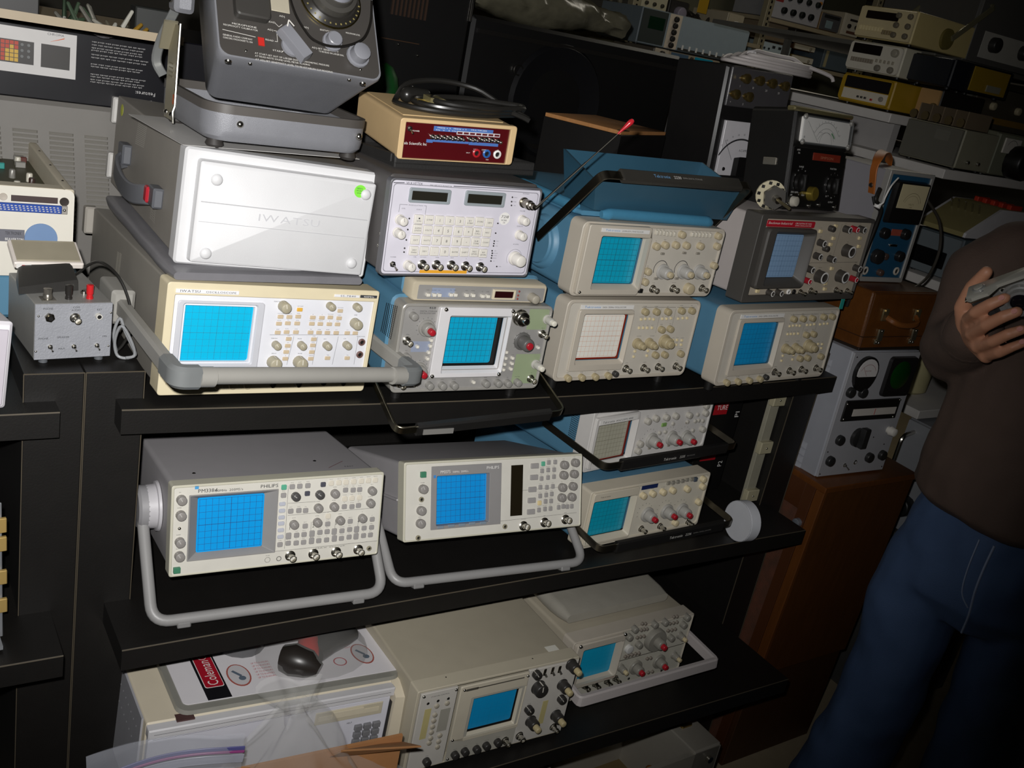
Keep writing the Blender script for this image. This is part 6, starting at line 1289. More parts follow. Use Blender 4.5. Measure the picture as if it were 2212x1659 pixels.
part('top_rail', MB().box(-.012, w_ + .002, -.004, .016, h_ - .008, h_ + .002, .003), M('#8f865f', .3, .6), t)
q = P['brass']; bp_ = part('brass_plate', MB().box(q[0] + .012, q[1] + .010, -.0032, -.002, q[2] + .002, q[3], .0004), M('#9a3a2a', .3, .3), t, 'reddish maker plate'); part('lettering', MB().text('SIMPSON', (q[0] + q[1]) / 2 + .01, q[2] + .006, .0052, -.0036, .05, 'c'), M('#c98a6a', .4, .3), bp_)
KB = M('#171615', .25)
for x, z in L_(P['kn']): part('selector_knob', MB().lathe((x, -.002, z), (0, -1, 0), [(.020, 0), (.018, .005), (.016, .006)], 24).box(x - .004, x + .004, -.018, -.006, z - .017, z + .017, .001), KB, t)
x, z = L_(P['gold'])[0]; part('gold_knob', MB().lathe((x, -.002, z), (0, -1, 0), [(.015, 0), (.0145, .012), (.012, .014)], 24), M('#a08b3c', .3, .7), t); x, z = L_(P['wk'])[0]; part('grey_knob', MB().lathe((x, -.002, z), (0, -1, 0), [(.011, 0), (.010, .010), (.008, .011)], 20), M('#b9b4a6', .4), t)
for x, z in L_(P['jk']): put('terminal', jack(.005, CHROME), t, x, max(z, .008), -.002)
mb = MB()
for (x, z), tx in zip(L_(P['txt']), ('RANGE', 'FUNCTION', 'AMPS', '10A', 'COMMON', 'OFF', 'HIGH', 'ZERO OHMS', 'AC', 'DC', 'OUTPUT')): mb.text(tx, x, max(z, .004) + .002, .0034, -.0024, al='c')
for x, z in L_(P['kn']):
    for k in range(12): a = k * .5236; mb.text(random.choice(('1', '5', '25', '50', '250', 'X1')), x + .026 * math.cos(a), z + .026 * math.sin(a), .0026, -.0024, al='c')
part('panel_lettering', mb, M('#dcdad6', .5), t); part('side_clip', MB().box(-.003, .0, .030, .062, .085, .100, .001), M('#c4beb0', .3, .8), t); part('side_knob', MB().lathe((w_, .02, h_ * .47), (1, 0, 0), [(.012, 0), (.012, .014), (.008, .016)], 16), KB, t)
for x in (.02, w_ - .02): part('foot', MB().box(x - .008, x + .008, .01, .10, -.006, .002), DARK, t)
# ---- T: panel ammeter with binding posts, on a black crate
tb_ = BX['T']; TZ = 1.402
ck = thing('wooden_crate', 'black crate with a bare tan top set cornerwise behind the blue lid tray', 'crate', (1.20, .525, 0), (0, 0, .47))
part('crate_body', MB().box(0, .285, .0, .21, 0, 1.505, .002), M('#12100f', .45, 0, .2), ck); part('tan_top', MB().box(.002, .283, .002, .208, 1.505, 1.514, .001), M('#c08a58', .6, 0, .1, .1, 60, kind='wood', hex2='#a8743f'), ck); part('dark_slot', MB().box(.0, .045, .0, .012, 1.5135, 1.5148), DARK, ck)
pd = thing('equipment_case', 'tall black equipment case holding up the black ammeter', 'case', (1.49, .525, 0)); part('case_body', MB().box(0, .33, 0, .30, 0, 1.388, .004), M('#131211', .45, 0, .2), pd); part('case_corner', MB().box(-.003, .02, -.003, .02, 1.36, 1.3895, .002), M('#2a2928', .5), pd)
t = thing('panel_ammeter', 'black portable ammeter with a white scale and brass binding posts', 'meter', (tb_[0] + .004, tb_[1] + .004, TZ), (-.05, -.03, .02)); P = PL['T']; zz = tb_[2] - TZ; T_W, T_H = .235, .305
part('case', MB().box(-.012, T_W, .004, .19, 0, T_H, .006), M('#1d1c1c', .4, 0, .1), t); part('post_panel', MB().box(.0, T_W - .01, -.002, .006, T_H - .098, T_H - .004, .002), M('#4a484a', .35, 0, .08, .1, 300), t)
f_ = P['face']; fz = (f_[2] + zz, f_[3] + zz - .006); ff = part('scale_plate', MB().box(f_[0] - .004, .152, -.0035, .006, fz[0], fz[1], .001), M('#dddade', .35), t); cx = .085; mb = MB(); mb.arc(cx, fz[0] + .005, .088, .62, 2.62, .0042, -.0039, 22)
for i in range(10): a = 2.6 - i * .21; mb.text(str(i * 5), cx + .098 * math.cos(a), fz[0] + .005 + .098 * math.sin(a), .0042, -.0039, al='c')
mb.text('A-C AMPERES', .098, fz[0] + .062, .0062, -.0039, .040, 'c', slant=.15).line((.058, fz[0] + .040), (.022, fz[0] + .088), .0010, -.0039); part('scale', mb, INK, ff); part('scale_screw', MB().lathe((.036, -.0035, fz[0] + .016), (0, -1, 0), [(.005, 0), (.004, .002)], 14), DARK, ff)
part('shield', MB().loft([rrect(.066, .140, fz[0] - .002, fz[0] + .046, -.003, .003), rrect(.072, .136, fz[0], fz[0] + .050, -.016, .003)], False, True), M('#171616', .35), t)
zt = T_H - .098
for x, z in ((.040, .070), (.090, .070), (.137, .068), (.186, .066), (.014, .030), (.062, .028)):
    part('binding_post', MB().lathe((x, -.002, zt + z), (0, -1, 0), [(.008, 0), (.008, .004), (.005, .005), (.005, .010), (.012, .011), (.012, .019), (.009, .021)], 16), M('#a58f58', .25, .9), t)
mb = MB(); 
for x, z, tx in ((.036, .048, '1'), (.082, .048, '10'), (.13, .046, '20'), (.178, .044, '50'), (.012, .008, '+'), (.058, .006, '5')): mb.text(tx, x, zt + z, .005, -.0025)
part('post_lettering', mb, M('#cfccc8', .5), t)
wc = thing('white_cable', 'coil of white cable lying on top of the black ammeter', 'cable', (1.665, .575, TZ + T_H)); pts = []
for k in range(4):
    for i in range(14): a = 2 * math.pi * i / 14; pts.append(((.150 - .012 * k) * math.cos(a) + .006 * k, (.062 - .010 * k) * math.sin(a) - .008 * k, .008 + .0075 * k + .012 * (math.sin(a) > .5)))
pts += [(.10, -.05, .03), (.16, -.07, .02), (.172, -.075, .008)]
part('cable', MB().tube(smooth_path(pts, 3), .0048, 8), M('#c9c2bf', .45), wc); part('plug', MB().lathe((-.085, -.010, .030), (.3, -1, .25), [(.011, 0), (.011, .016), (.006, .017), (.006, .006)], 16), M('#e6e2e2', .35), wc)
# wafer switch lying behind the dark-framed scope
ws = thing('rotary_switch', 'loose ceramic rotary switch with a long shaft on the dark-framed scope', 'switch', (1.232, .062, FT + .028), (.1, 0, -.5))
part('wafer', MB().lathe((0, 0, 0), (0, 1, 0), [(.030, 0), (.030, .004)], 20), M('#cfc6a8', .5), ws); part('wafer', MB().lathe((.004, -.020, 0), (0, 1, 0), [(.024, 0), (.024, .010)], 6), M('#8d8a84', .35, .8), ws); part('shaft', MB().cyl((.004, -.02, 0), (.35, -1, -.1), .0032, .050, 10), M('#a89c7a', .3, .8), ws); part('hub', MB().cyl((.004, -.02, 0), (.35, -1, -.1), .0075, .012, 12), CHROME, ws)
for k in range(10): a = k * .628; part('lug', MB().box(.025 * math.cos(a) - .003, .025 * math.cos(a) + .003, -.002, .006, .025 * math.sin(a) - .003, .025 * math.sin(a) + .003), DARK, ws)
part('rest', MB().box(-.012, .012, 0, .004, -.030, -.024), STEEL, ws)
# ---- stack on the wooden console: receiver, suitcase, valve meter
t, P, w_, h_ = at('X', 'radio_console', 'brown wooden radio console standing at the right end of the shelf unit', 'console')
WD_ = M('#5e3816', .4, 0, .1, .05, 60, kind='wood', hex2='#44260e'); WD2 = M('#6e4019', .4, 0, .1, .05, 60, kind='wood', hex2='#542f12')
w_ = .36; part('front_panel', MB().box(.0, w_, .0, .018, .30, h_, .003), WD_, t); part('lower_panel', MB().box(.006, w_ - .004, .010, .026, .0, .30, .002), M('#4a2c14', .5, 0, .1, .05, 60, kind='wood', hex2='#38200e'), t); part('top_board', MB().box(-.004, w_ + .004, -.004, .36, h_ - .002, h_ + .014, .002), WD2, t); part('corner_stile', MB().box(-.003, .010, -.003, .022, .28, h_, .002), WD2, t); part('side_frame', MB().box(-.004, .012, .022, .05, 0, h_, .001).box(-.004, .012, .30, .34, 0, h_, .001).box(-.004, .012, .05, .30, h_ - .07, h_, .001).box(-.004, .012, .05, .30, .26, .30, .001), M('#4d2a12', .45), t)
part('grille_cloth', MB().box(.004, .008, .045, .31, .03, h_ - .05), M('#3a2c20', .8, 0, .3, .6, 260, kind='mottled', hex2='#6a3a26'), t); part('right_side', MB().box(w_ - .012, w_, .018, .34, 0, h_), WD_, t); part('back_panel', MB().box(0, w_, .33, .345, 0, h_), WD_, t); part('control_knob', MB().lathe((-.004, .036, h_ - .10), (-1, 0, 0), [(.011, 0), (.010, .010), (.006, .012)], 16), M('#9aa0aa', .25, .6), t)
t, P, w_, h_ = at('W', 'receiver', 'grey steel receiver with a round-topped meter and a green display tube', 'receiver'); GW = M('#a3a5ac', .5, 0, .05, .08, 500)
t.location.z = BX['X'][2] + BX['X'][7] + .016; h_ -= .003
part('case', MB().box(0, w_, .003, .30, 0, h_, .003), GW, t); part('front_panel', MB().box(.002, w_ - .002, -.0015, .004, .002, h_ - .002, .001), M('#a6a6aa', .48, 0, .04), t)
x, z = L_(P['met'])[0]; mtr = part('meter_rim', MB().loft([[(x + 1.08 * a, y, z + c) for a, c in [(.036 * math.cos(k * .2618), .038 * math.sin(k * .2618) * (1 if math.sin(k * .2618) > 0 else 1.25)) for k in range(24)]] for y in (0, -.010)]), M('#191818', .3), t); part('meter_face', MB().loft([[(x + a, y, z + c) for a, c in [(.034 * math.cos(k * .2618), max(-.010, .033 * math.sin(k * .2618))) for k in range(24)]] for y in (-.010, -.0115)]), M('#d8d4d2', .35), mtr)
mb = MB().arc(x, z - .01, .030, .5, 2.64, .0008, -.012, 14).line((x - .002, z - .008), (x - .02, z + .014), .0008, -.012); mb.text('RELATIVE', x, z + .003, .003, -.012, al='c'); part('meter_scale', mb, M('#8a3a3a', .5), mtr)
q = P['crt']; cr = part('tube_frame', MB().rr(q[0] - .002, q[1] + .004, q[2] - .004, q[3] - .002, [.0, -.010], .012, [0, .002], 5), M('#1c1a1b', .4), t); part('tube_face', MB().lathe(((q[0] + q[1]) / 2 - .002, -.0095, (q[2] + q[3]) / 2 + .002), (0, -1, 0), [(.036, 0), (.030, .003), (.012, .005), (.0005, .0055)], 28), M('#0c3a10', .12), cr)
q = P['slot']; sf_ = part('dial_frame', MB().rr(q[0] + .002, q[1] - .002, q[2] + .004, q[3] - .002, [0, -.005], .004, [0, .002]), M('#171615', .4), t); q = P['sl2']; part('dial_scale', MB().box(q[0], q[1], -.006, -.0045, q[2] - .001, q[3] + .001), M('#cfc9c0', .4), sf_); part('pointer', MB().box((q[0] + q[1]) / 2 - .0006, (q[0] + q[1]) / 2 + .0006, -.0066, -.006, q[2], q[3]), REDP, sf_)
for x, z in ((.028, .150), (.216, .192), (.026, .188), (.210, .148)): put('screw', screw(.003), sf_, x, z, -.005)
KK = M('#262626', .35); many('knob', knob(KK, .0125, .012), t, P['kn']); x, z = L_(P['big'])[0]; part('selector_knob', MB().lathe((x, 0, z), (0, -1, 0), [(.024, 0), (.023, .010), (.020, .012)], 24).box(x - .010, x + .010, -.028, -.012, z - .020, z + .030, .002), KK, t)
x, z = L_(P['wk'])[0]; part('pilot_lamp', MB().lathe((x, 0, z), (0, -1, 0), [(.009, 0), (.009, .008), (.012, .009), (.010, .022), (.006, .024)], 16), M('#dcd8cf', .35), t); many('toggle_switch', toggle(1), t, P['tog']); many('jack', jack(.006, CHROME), t, P['jk']); many('screw', screw(.0026), t, P['scr'])
mb = MB(); words(mb, P['kn'], .016, .0026); words(mb, P['big'], .034, .0026); mb.text('FINE TUNING', .03, .232, .0026).text('CALIBRATE', .165, .115, .0026); part('panel_print', mb, M('#4a4a50', .5), t)
for zc in (.05, .26):
    for k in range(4): part('side_louvre', MB().loft([[(0, y, z) for y, z in ((.05, zc - k * .018 + .016), (.26, zc - k * .018 + .016), (.26, zc - k * .018), (.05, zc - k * .018))], [(-.004, y, z) for y, z in ((.06, zc - k * .018 + .010), (.25, zc - k * .018 + .010), (.25, zc - k * .018 + .002), (.06, zc - k * .018 + .002))]], False, True), GW, t)
WT = t.location.z + h_
t, P, w_, h_ = at('V', 'suitcase', 'small brown leather suitcase with a handle and two latches, on the grey receiver', 'suitcase'); t.location.z = WT + .0015; h_ = .137; w_ = .255
LE = M('#6b3f16', .42, 0, .12, .3, 180, kind='mottled', hex2='#4a2a0e'); t.rotation_euler = (-.04, -.010, -.02)
part('case_body', MB().box(0, w_, 0, .25, 0, h_, .006), LE, t); part('lid_seam', MB().box(-.0006, w_ + .0006, -.0008, .2506, h_ * .22, h_ * .235), M('#3a2210', .5), t); part('edge_piping', MB().tube([(.004, .002, .004), (w_ - .004, .002, .004), (w_ - .004, .002, h_ - .004), (.004, .002, h_ - .004)], .003, 6, True), M('#55300f', .5), t); part('bottom_edge', MB().box(-.001, w_ + .001, -.001, .251, -.001, .006, .001), M('#241a12', .5), t)
hd = part('handle', MB().bar(smooth_path([(.062, -.004, .078), (.070, -.020, .072), (.095, -.026, .066), (.135, -.026, .066), (.158, -.020, .072), (.166, -.004, .080)], 5), (0, 0, 1), .013, .008, .003), M('#7a4a22', .4), t)
for x in (.055, .172): part('handle_ring', MB().box(x - .010, x + .010, -.005, .0, .070, .098, .001).cyl((x, -.004, .094), (0, -1, 0), .006, .004, 10), M('#9a8a66', .3, .8), hd)
for x in (.055, .180): lt = part('latch', MB().box(x - .010, x + .008, -.004, .0, .014, .026, .001).box(x - .006, x + .012, -.005, .0, .022, .050, .001), M('#b3aa90', .25, .9), t); [put('rivet', screw(.0028), lt, x + dx, z, -.0045) for dx, z in ((-.006, .02), (.004, .018), (.004, .046))]
VT = t.location.z + h_
t, P, w_, h_ = at('U', 'valve_voltmeter', 'tall grey meter with a dark blue panel and an orange leather strap', 'meter'); t.location.z = VT + .002; h_ -= .004; t.rotation_euler = (-.01, -.01, -.03)
part('case', MB().box(-.002, w_ + .002, .004, .20, 0, h_ + .001, .004), M('#8d8b90', .5, 0, .05, .08, 500), t); part('front_frame', MB().ring((-.004, w_ + .004, -.003, h_ + .003), (.006, w_ - .006, .008, h_ - .006), .012, -.004, 0, .003, .002), M('#a9a7a2', .4, .3), t); part('front_panel', MB().plate(.005, w_ - .005, .006, h_ - .005, -.0005), M('#1f4a66', .4), t)
q = P['met']; me_ = part('meter_case', MB().rr(q[0], q[1], q[2], q[3] - .002, [0, -.014], .008, [0, .003], 5), M('#181616', .3), t); q = P['face']; part('meter_face', MB().box(q[0], q[1], -.0152, -.0138, q[2] + .004, q[3] - .002), M('#c9bd98', .4), me_); cx = (q[0] + q[1]) / 2; mb = MB().arc(cx, q[2] + .006, .034, .4, 2.74, .0008, -.0156, 14).arc(cx, q[2] + .006, .028, .4, 2.74, .0006, -.0156, 14); mb.text('VOLTS', cx, q[2] + .012, .004, -.0156, al='c').text('TYPE', cx, q[2] + .006, .003, -.0156, al='c'); part('meter_scale', mb, M('#6a5f48', .5), me_)
q = P['red']; part('maker_plate', MB().box(q[0] + .004, q[1], -.002, 0, q[2] + .001, q[3]), M('#9a4a3a', .4), t); many('knob', knob(M('#1c1b1b', .3), .0125, .014), t, '36,113 110,114 114,61'); many('knob', knob(M('#232222', .22), .017, .016), t, '34,58'); many('knob', knob(M('#4a3a34', .25), .008, .012), t, '62,59 63,20'); many('jack', jack(.010, M('#b9b2a6', .35)), t, P['wj']); x, z = L_(P['slot'])[0]; part('pilot_strip', MB().box(x - .014, x + .014, -.003, 0, z - .003, z + .003, .001), CHROME, t)
mb = MB(); words(mb, '36,128 110,128 34,82 114,78 63,36', 0, .0026); part('panel_print', mb, M('#a9b4ba', .5), t)
part('leather_strap', MB().bar(smooth_path([(-.006, .030, h_ - .058), (-.012, .032, h_ - .030), (-.014, .036, h_ - .004), (-.006, .040, h_ + .016), (.028, .062, h_ + .030), (.072, .085, h_ + .032), (.112, .105, h_ + .020), (.132, .116, h_ + .003)], 6), (.25, 1, .1), .024, .003, .001), M('#b8692a', .45, 0, .1, .1, 200), t, 'orange leather carrying strap'); part('strap_stud', MB().lathe((-.012, .032, h_ - .040), (-1, 0, 0), [(.006, 0), (.004, .004)], 12), STEEL, t)
ld = thing('test_leads', 'black test leads tied with white wire behind the bench multimeter', 'cable', (0, 0, 0)); part('lead', MB().tube(smooth_path([(1.548, .05, 1.520), (1.540, .045, 1.495), (1.560, .04, 1.478), (1.568, .045, 1.445), (1.566, .05, 1.36), (1.565, .052, 1.25)], 5), .0042, 8), CABLE, ld); part('lead', MB().tube(smooth_path([(1.546, .058, 1.500), (1.552, .05, 1.482), (1.574, .05, 1.470), (1.582, .055, 1.430), (1.580, .06, 1.35), (1.578, .06, 1.25)], 5), .0042, 8), CABLE, ld); part('tie_wire', MB().tube(smooth_path([(1.548, .040, 1.485), (1.552, .034, 1.492), (1.548, .03, 1.505), (1.556, .03, 1.53), (1.585, .04, 1.547)], 5), .0018, 6), WHITE, ld); part('tie_wire', MB().lathe((1.549, .044, 1.478), (.3, 0, 1), [(.0075, 0), (.0075, .010)], 12), WHITE, ld)
# ================================================================== shelves and gear in the background
def gear(name, label, x0, x1, z0, z1, y, d_, case, pan, feats, cat='instrument', face='-y', group=None, rad=.004):
    """a bench instrument: front on y (facing -y) or, with face '-x', on x = y (x0 far end, x1 near end along y)"""
    W_, H_ = abs(x1 - x0), z1 - z0
    t = thing(name, label, cat, (x0, y, z0) if face == '-y' else (y, x0, z0), (0, 0, 0) if face == '-y' else (0, 0, -math.pi / 2), group)
    part('case', MB().box(0, W_, .006, d_, 0, H_, .004), case, t); part('front_panel', MB().rr(.003, W_ - .003, .003, H_ - .003, [.006, 0, -.002], rad, [0, 0, .001]), pan, t)
    for f_ in feats:
        k, a = f_[0], f_[1:]
        if k == 'd': part('display', MB().rr(a[0] * W_, a[1] * W_, a[2] * H_, a[3] * H_, [-.001, -.004], .003, [0, .001]), M(a[4], .2), t)
        elif k == 'p': part('panel_field', MB().box(a[0] * W_, a[1] * W_, -.0032, -.001, a[2] * H_, a[3] * H_), M(a[4], .5), t)
        elif k == 'k':
            for i in range(a[4]):
                for j in range(a[5]):
                    u = a[0] + (a[1] - a[0]) * (i / max(a[4] - 1, 1)); v = a[2] + (a[3] - a[2]) * (j / max(a[5] - 1, 1)); put('knob', knob(M(a[7], .4), a[6], a[6] * 1.1), t, u * W_, v * H_, -.002)
        elif k == 'b':
            for i in range(a[4]):
                for j in range(a[5]):
                    u = a[0] + (a[1] - a[0]) * (i / max(a[4] - 1, 1)); v = a[2] + (a[3] - a[2]) * (j / max(a[5] - 1, 1)); put('button', btn(M(a[8], .45), a[6], a[7], .004), t, u * W_, v * H_, -.002)
        elif k == 'm': m_ = part('meter', MB().box(a[0] * W_, a[1] * W_, -.006, -.001, a[2] * H_, a[3] * H_, .001), M('#d4cfc4', .35), t); part('meter_scale', MB().arc((a[0] + a[1]) / 2 * W_, (a[2] * .8 + a[3] * .2) * H_, (a[1] - a[0]) * W_ * .36, .5, 2.6, .0012, -.0064, 12), INK, m_)
    for xx in (.02, W_ - .02):
        for yy in (.03, d_ - .03): part('foot', MB().cyl((xx, yy, -.005), (0, 0, 1), .007, .006, 10), DARK, t)
    return t
UPR = M('#a0977c', .5, .2); BRD = M('#a89b80', .55); WBD = M('#cfcbc6', .5)
# far rack of shelves along the back
br = thing('storage_rack', 'tall beige slotted-post rack along the back with rows of old instruments', 'rack')
for x in (3.06, 4.00, 4.90): 
    po = part('upright', MB().box(x, x + .05, 2.92, 2.96, 0, 2.4, .002), UPR, br); mb = MB()
    for k in range(30): mb.box(x + .018, x + .030, 2.9190, 2.9205, 1.35 + k * .030, 1.366 + k * .030)
    part('slot', mb, DARK, po, kind='stuff')
for x0, x1, z in ((2.2, 3.07, 1.846), (3.10, 4.01, 1.844), (4.03, 5.4, 1.998), (4.03, 5.4, 1.79), (2.2, 3.07, 2.2), (4.03, 5.4, 2.3), (2.2, 5.4, 1.35)): part('rack_shelf', MB().box(x0, x1, 2.905, 3.40, z - .022, z, .002), BRD, br)
part('back_sheet', MB().box(2.2, 5.4, 3.42, 3.43, 0, 2.4), M('#6a6752', .7), br)
def G_(h): return M(h, .5)
Z1, Z2, Y3 = 2.003, 1.795, 2.95
gear('signal_generator', 'pale grey generator with black knobs and a red corner window in the back rack', 4.06, 4.47, Z1, 2.20, Y3, .3, G_('#9a9a9c'), G_('#b9b8bc'), [('k', .30, .88, .62, .62, 4, 1, .016, '#1e2422'), ('k', .24, .80, .25, .25, 4, 1, .018, '#1a1f1e'), ('p', .05, .20, .45, .85, '#9a3a36'), ('k', .93, .93, .68, .68, 1, 1, .010, '#d08a3a')])
gear('power_supply', 'dark brown-topped unit beside the pale generator on the back rack', 4.49, 4.66, Z1, 2.10, Y3, .3, G_('#8a6f4a'), G_('#5a5a5c'), [('d', .25, .60, .15, .6, '#8fa3a8'), ('p', .1, .9, .72, .9, '#2a2a28')])
gear('pulse_generator', 'small cream unit with two black knobs, next to the dark brown-topped unit', 4.69, 4.84, Z1, 2.13, Y3, .3, G_('#b9b09a'), G_('#cfc8b6'), [('k', .3, .75, .45, .45, 2, 1, .012, '#201d1a'), ('p', .25, .85, .12, .24, '#6a4a3a'), ('p', .3, .8, .68, .78, '#35312a')])
gear('tuner', 'beige tuner with an orange lamp under the upper back shelf', 4.06, 4.24, Z2 + .086, 1.975, Y3, .3, G_('#8f806a'), G_('#a08f78'), [('k', .08, .08, .55, .55, 1, 1, .008, '#d99a2a'), ('p', .3, .9, .35, .7, '#7d6f5e')])
gear('audio_oscillator', 'pale blue unit with a triple row of black buttons on the lower back shelf', 4.06, 4.31, Z2, 1.872, Y3, .3, G_('#9fb0b6'), G_('#bccbd0'), [('b', .40, .80, .72, .72, 3, 1, .022, .014, '#2a2e30'), ('k', .10, .25, .55, .55, 2, 1, .006, '#2a2e30'), ('b', .2, .85, .3, .3, 6, 1, .010, .008, '#5a6266')])
gear('relay_box', 'black box with a small orange light under the upper back shelf', 4.31, 4.47, 1.905, 1.975, Y3, .3, G_('#3a3226'), G_('#2a2018'), [('k', .75, .75, .5, .5, 1, 1, .007, '#e0992a')])
gear('plug_in_unit', 'white-fronted slim unit, upper of two identical ones on the back rack', 4.33, 4.51, 1.868, 1.902, Y3, .3, G_('#6a4a2a'), G_('#d8d2c0'), [('k', .75, .75, .45, .45, 1, 1, .008, '#a49c8a')], group=None)
gear('plug_in_unit', 'white-fronted slim unit, lower of two identical ones on the back rack', 4.33, 4.52, 1.800, 1.838, Y3, .3, G_('#7a6424'), G_('#d8d2c0'), [('k', .75, .75, .45, .45, 1, 1, .008, '#a49c8a')], group=None)
gear('counter', 'small grey counter with a black window, right of the orange-light box', 4.63, 4.79, 1.925, 1.978, Y3, .3, G_('#8a8880'), G_('#aca9a0'), [('d', .15, .95, .45, .85, '#141214')])
gear('blank_panel_unit', 'plain blue-grey unit standing on the lower back shelf', 4.60, 4.84, Z2, 1.905, Y3, .3, G_('#4f5b64'), G_('#5f6c74'), [('p', .04, .14, .1, .95, '#b5ab84')])
gear('test_set', 'cream test set with tiny knobs at the top left of the back rack', 3.13, 3.31, 1.85, 1.985, Y3, .3, G_('#a9a38a'), G_('#bcb59a'), [('k', .2, .8, .25, .25, 4, 1, .008, '#2a2822'), ('k', .2, .8, .55, .55, 3, 1, .010, '#3a372e')])
gear('filter_unit', 'dark unit with a pale oval cover on the back rack', 3.33, 3.46, 1.85, 1.97, Y3, .3, G_('#3a3630'), G_('#2e2b28'), [('k', .5, .5, .5, .5, 1, 1, .032, '#8d8694')])
gear('small_box', 'pale box with a wire loop beside the far blue-grey plug-in rack', 3.76, 3.88, 1.85, 1.975, Y3, .3, G_('#b5ab94'), G_('#b9ae96'), [('p', .4, .65, .3, .7, '#e0dcd0')])
solo('yellow_tag', MB().box(0, .07, 0, .004, 0, .11, .001), M('#b08a1e', .5), 'yellow tag hanging on dark gear in the back rack', 'tag', loc=(3.505, 2.93, 1.935))
gd = thing('scrap_coil', 'tangle of dark wire on the back rack beneath the yellow tag', 'wire', (3.60, 3.0, 1.85)); random.seed(11)
part('wire_bundle', MB().tube(smooth_path([(random.uniform(-.12, .12), random.uniform(-.03, .06), random.uniform(.01, .09)) for _ in range(22)], 4), .006, 6), M('#3a3630', .4), gd)
gear('amplifier', 'black amplifier partly hidden on the back rack behind the dark cabinets', 2.75, 3.05, 1.85, 1.98, Y3, .3, G_('#22211e'), G_('#2e2c27'), [('k', .2, .8, .4, .4, 4, 1, .012, '#6a6656')])
# rack of plug-in scopes at middle distance
Y2 = 2.2
gear('plugin_rack', 'blue-grey panelled plug-in rack with a strip of black knobs, top of the middle stack', 2.55, 3.20, 1.720, 1.868, Y2, .3, G_('#6a7478'), G_('#7f8b92'), [('p', .0, .22, .05, .97, '#2c3230'), ('d', .06, .20, .45, .80, '#0c2616'), ('p', .235, .345, .02, .98, '#b9ad9c'), ('k', .29, .29, .12, .85, 1, 5, .012, '#1e1c1a'), ('p', .36, .98, .03, .10, '#2e2c28'), ('b', .40, .92, .12, .12, 9, 1, .010, .020, '#c9c8c4')])
gear('plugin_oscilloscope', 'oscilloscope with a blue module beside a small blue screen, below the blue-grey rack', 2.66, 3.06, 1.632, 1.716, Y2, .3, G_('#5a5348'), G_('#8f8370'), [('p', .24, .50, .06, .94, '#42586c'), ('d', .60, .88, .08, .94, '#1f8aa6'), ('p', .0, .20, .0, 1, '#a79c8a'), ('k', .10, .10, .25, .75, 1, 2, .013, '#2a2622'), ('k', .55, .55, .2, .8, 1, 3, .008, '#3a342a')])
gear('plugin_oscilloscope', 'oscilloscope front with a blue field and small red keys in the middle stack', 2.64, 2.98, 1.578, 1.628, Y2, .3, G_('#5a5348'), G_('#a39a88'), [('p', .34, .68, .06, .94, '#3c5878'), ('p', .02, .30, .45, .70, '#a8432c'), ('k', .76, .92, .3, .7, 2, 2, .009, '#6a3a30')])
gear('plugin_oscilloscope', 'lowest oscilloscope of the middle stack, blue screen and a cream side strip', 2.625, 2.995, 1.390, 1.574, Y2, .3, G_('#6a6250'), G_('#9a8f78'), [('d', .66, .94, .32, .74, '#2187ad'), ('p', .01, .20, .45, .93, '#cfc6a4'), ('k', .32, .44, .35, .82, 2, 3, .013, '#4a4434'), ('p', .50, .56, .3, .95, '#4a5a72'), ('k', .60, .60, .4, .85, 1, 4, .007, '#6a6250')])
solo('rack_stand', MB().box(2.5, 3.22, 2.18, 2.6, 0, 1.383, .004), M('#23211e', .6), 'dark stand under the middle stack of plug-in oscilloscopes', 'stand')
# dark cabinets behind the centre
bc = thing('speaker_cabinet', 'big black loudspeaker cabinet in the dark behind the tan box', 'speaker', (1.15, 1.2, 0), (0, 0, .02)); BKC = M('#0b0a0a', .5, 0, .2)
part('cabinet_body', MB().box(0, .80, 0, .5, 0, 1.70, .01), BKC, bc); part('woofer_ring', MB().lathe((.33, -.002, 1.50), (0, -1, 0), [(.17, 0), (.16, .012), (.13, .004), (.05, -.01)], 40, False, True), M('#151517', .35), bc); part('badge_ring', MB().lathe((.175, -.004, 1.575), (0, -1, 0), [(.016, 0), (.016, .006), (.012, .006)], 20, False, False), CHROME, bc); part('front_lip', MB().box(.02, .78, -.012, 0, 1.36, 1.372).box(.02, .78, -.012, 0, 1.655, 1.667), M('#181614', .4), bc)
gb = thing('equipment_cabinet', 'black cabinet with a slotted brown grille behind the grey calibrator', 'cabinet', (.55, 1.15, 0)); part('cabinet_body', MB().box(0, .56, 0, .5, 0, 2.1, .006), BKC, gb)
for k in range(9): part('grille_slat', MB().box(.325 + k * .012, .331 + k * .012, -.004, 0, 1.66, 1.80), M('#3a2618', .6), gb)
part('door_seam', MB().box(.25, .42, -.001, 0, 1.598, 1.600), M('#4a3018', .6), gb); part('chrome_strip', MB().box(.556, .562, -.006, 0, 1.68, 1.80), CHROME, gb); part('green_bag', MB().ball((.30, -.07, 1.46), .07, 14, (.6, .7, 1.2)), M('#0c4a1a', .5), gb)
for x, z in ((.36, 1.59), (.42, 1.57), (.355, 1.50), (.42, 1.49)): put('screw', screw(.004), gb, x, z, -.001)
pw = thing('wrapped_bundle', 'bundle in dull plastic film lying on top of the black speaker', 'bundle', (1.20, 1.25, 1.70), (0, 0, .05))
def wrap(u, v):
    a = 2 * math.pi * v; x = .62 * u; rr_ = .085 * (.5 + .5 * math.sin(math.pi * min(1, u * 1.15 + .05))) + nz(u * 3, math.cos(a), math.sin(a), 3, .018); return (x, .12 + rr_ * 1.3 * math.cos(a), .075 + rr_ * .85 * math.sin(a) - .02 * u)
part('film', sheet(wrap, 30, 22), M('#6e6a58', .25, 0, .3, .4, 40), pw, angle=60)
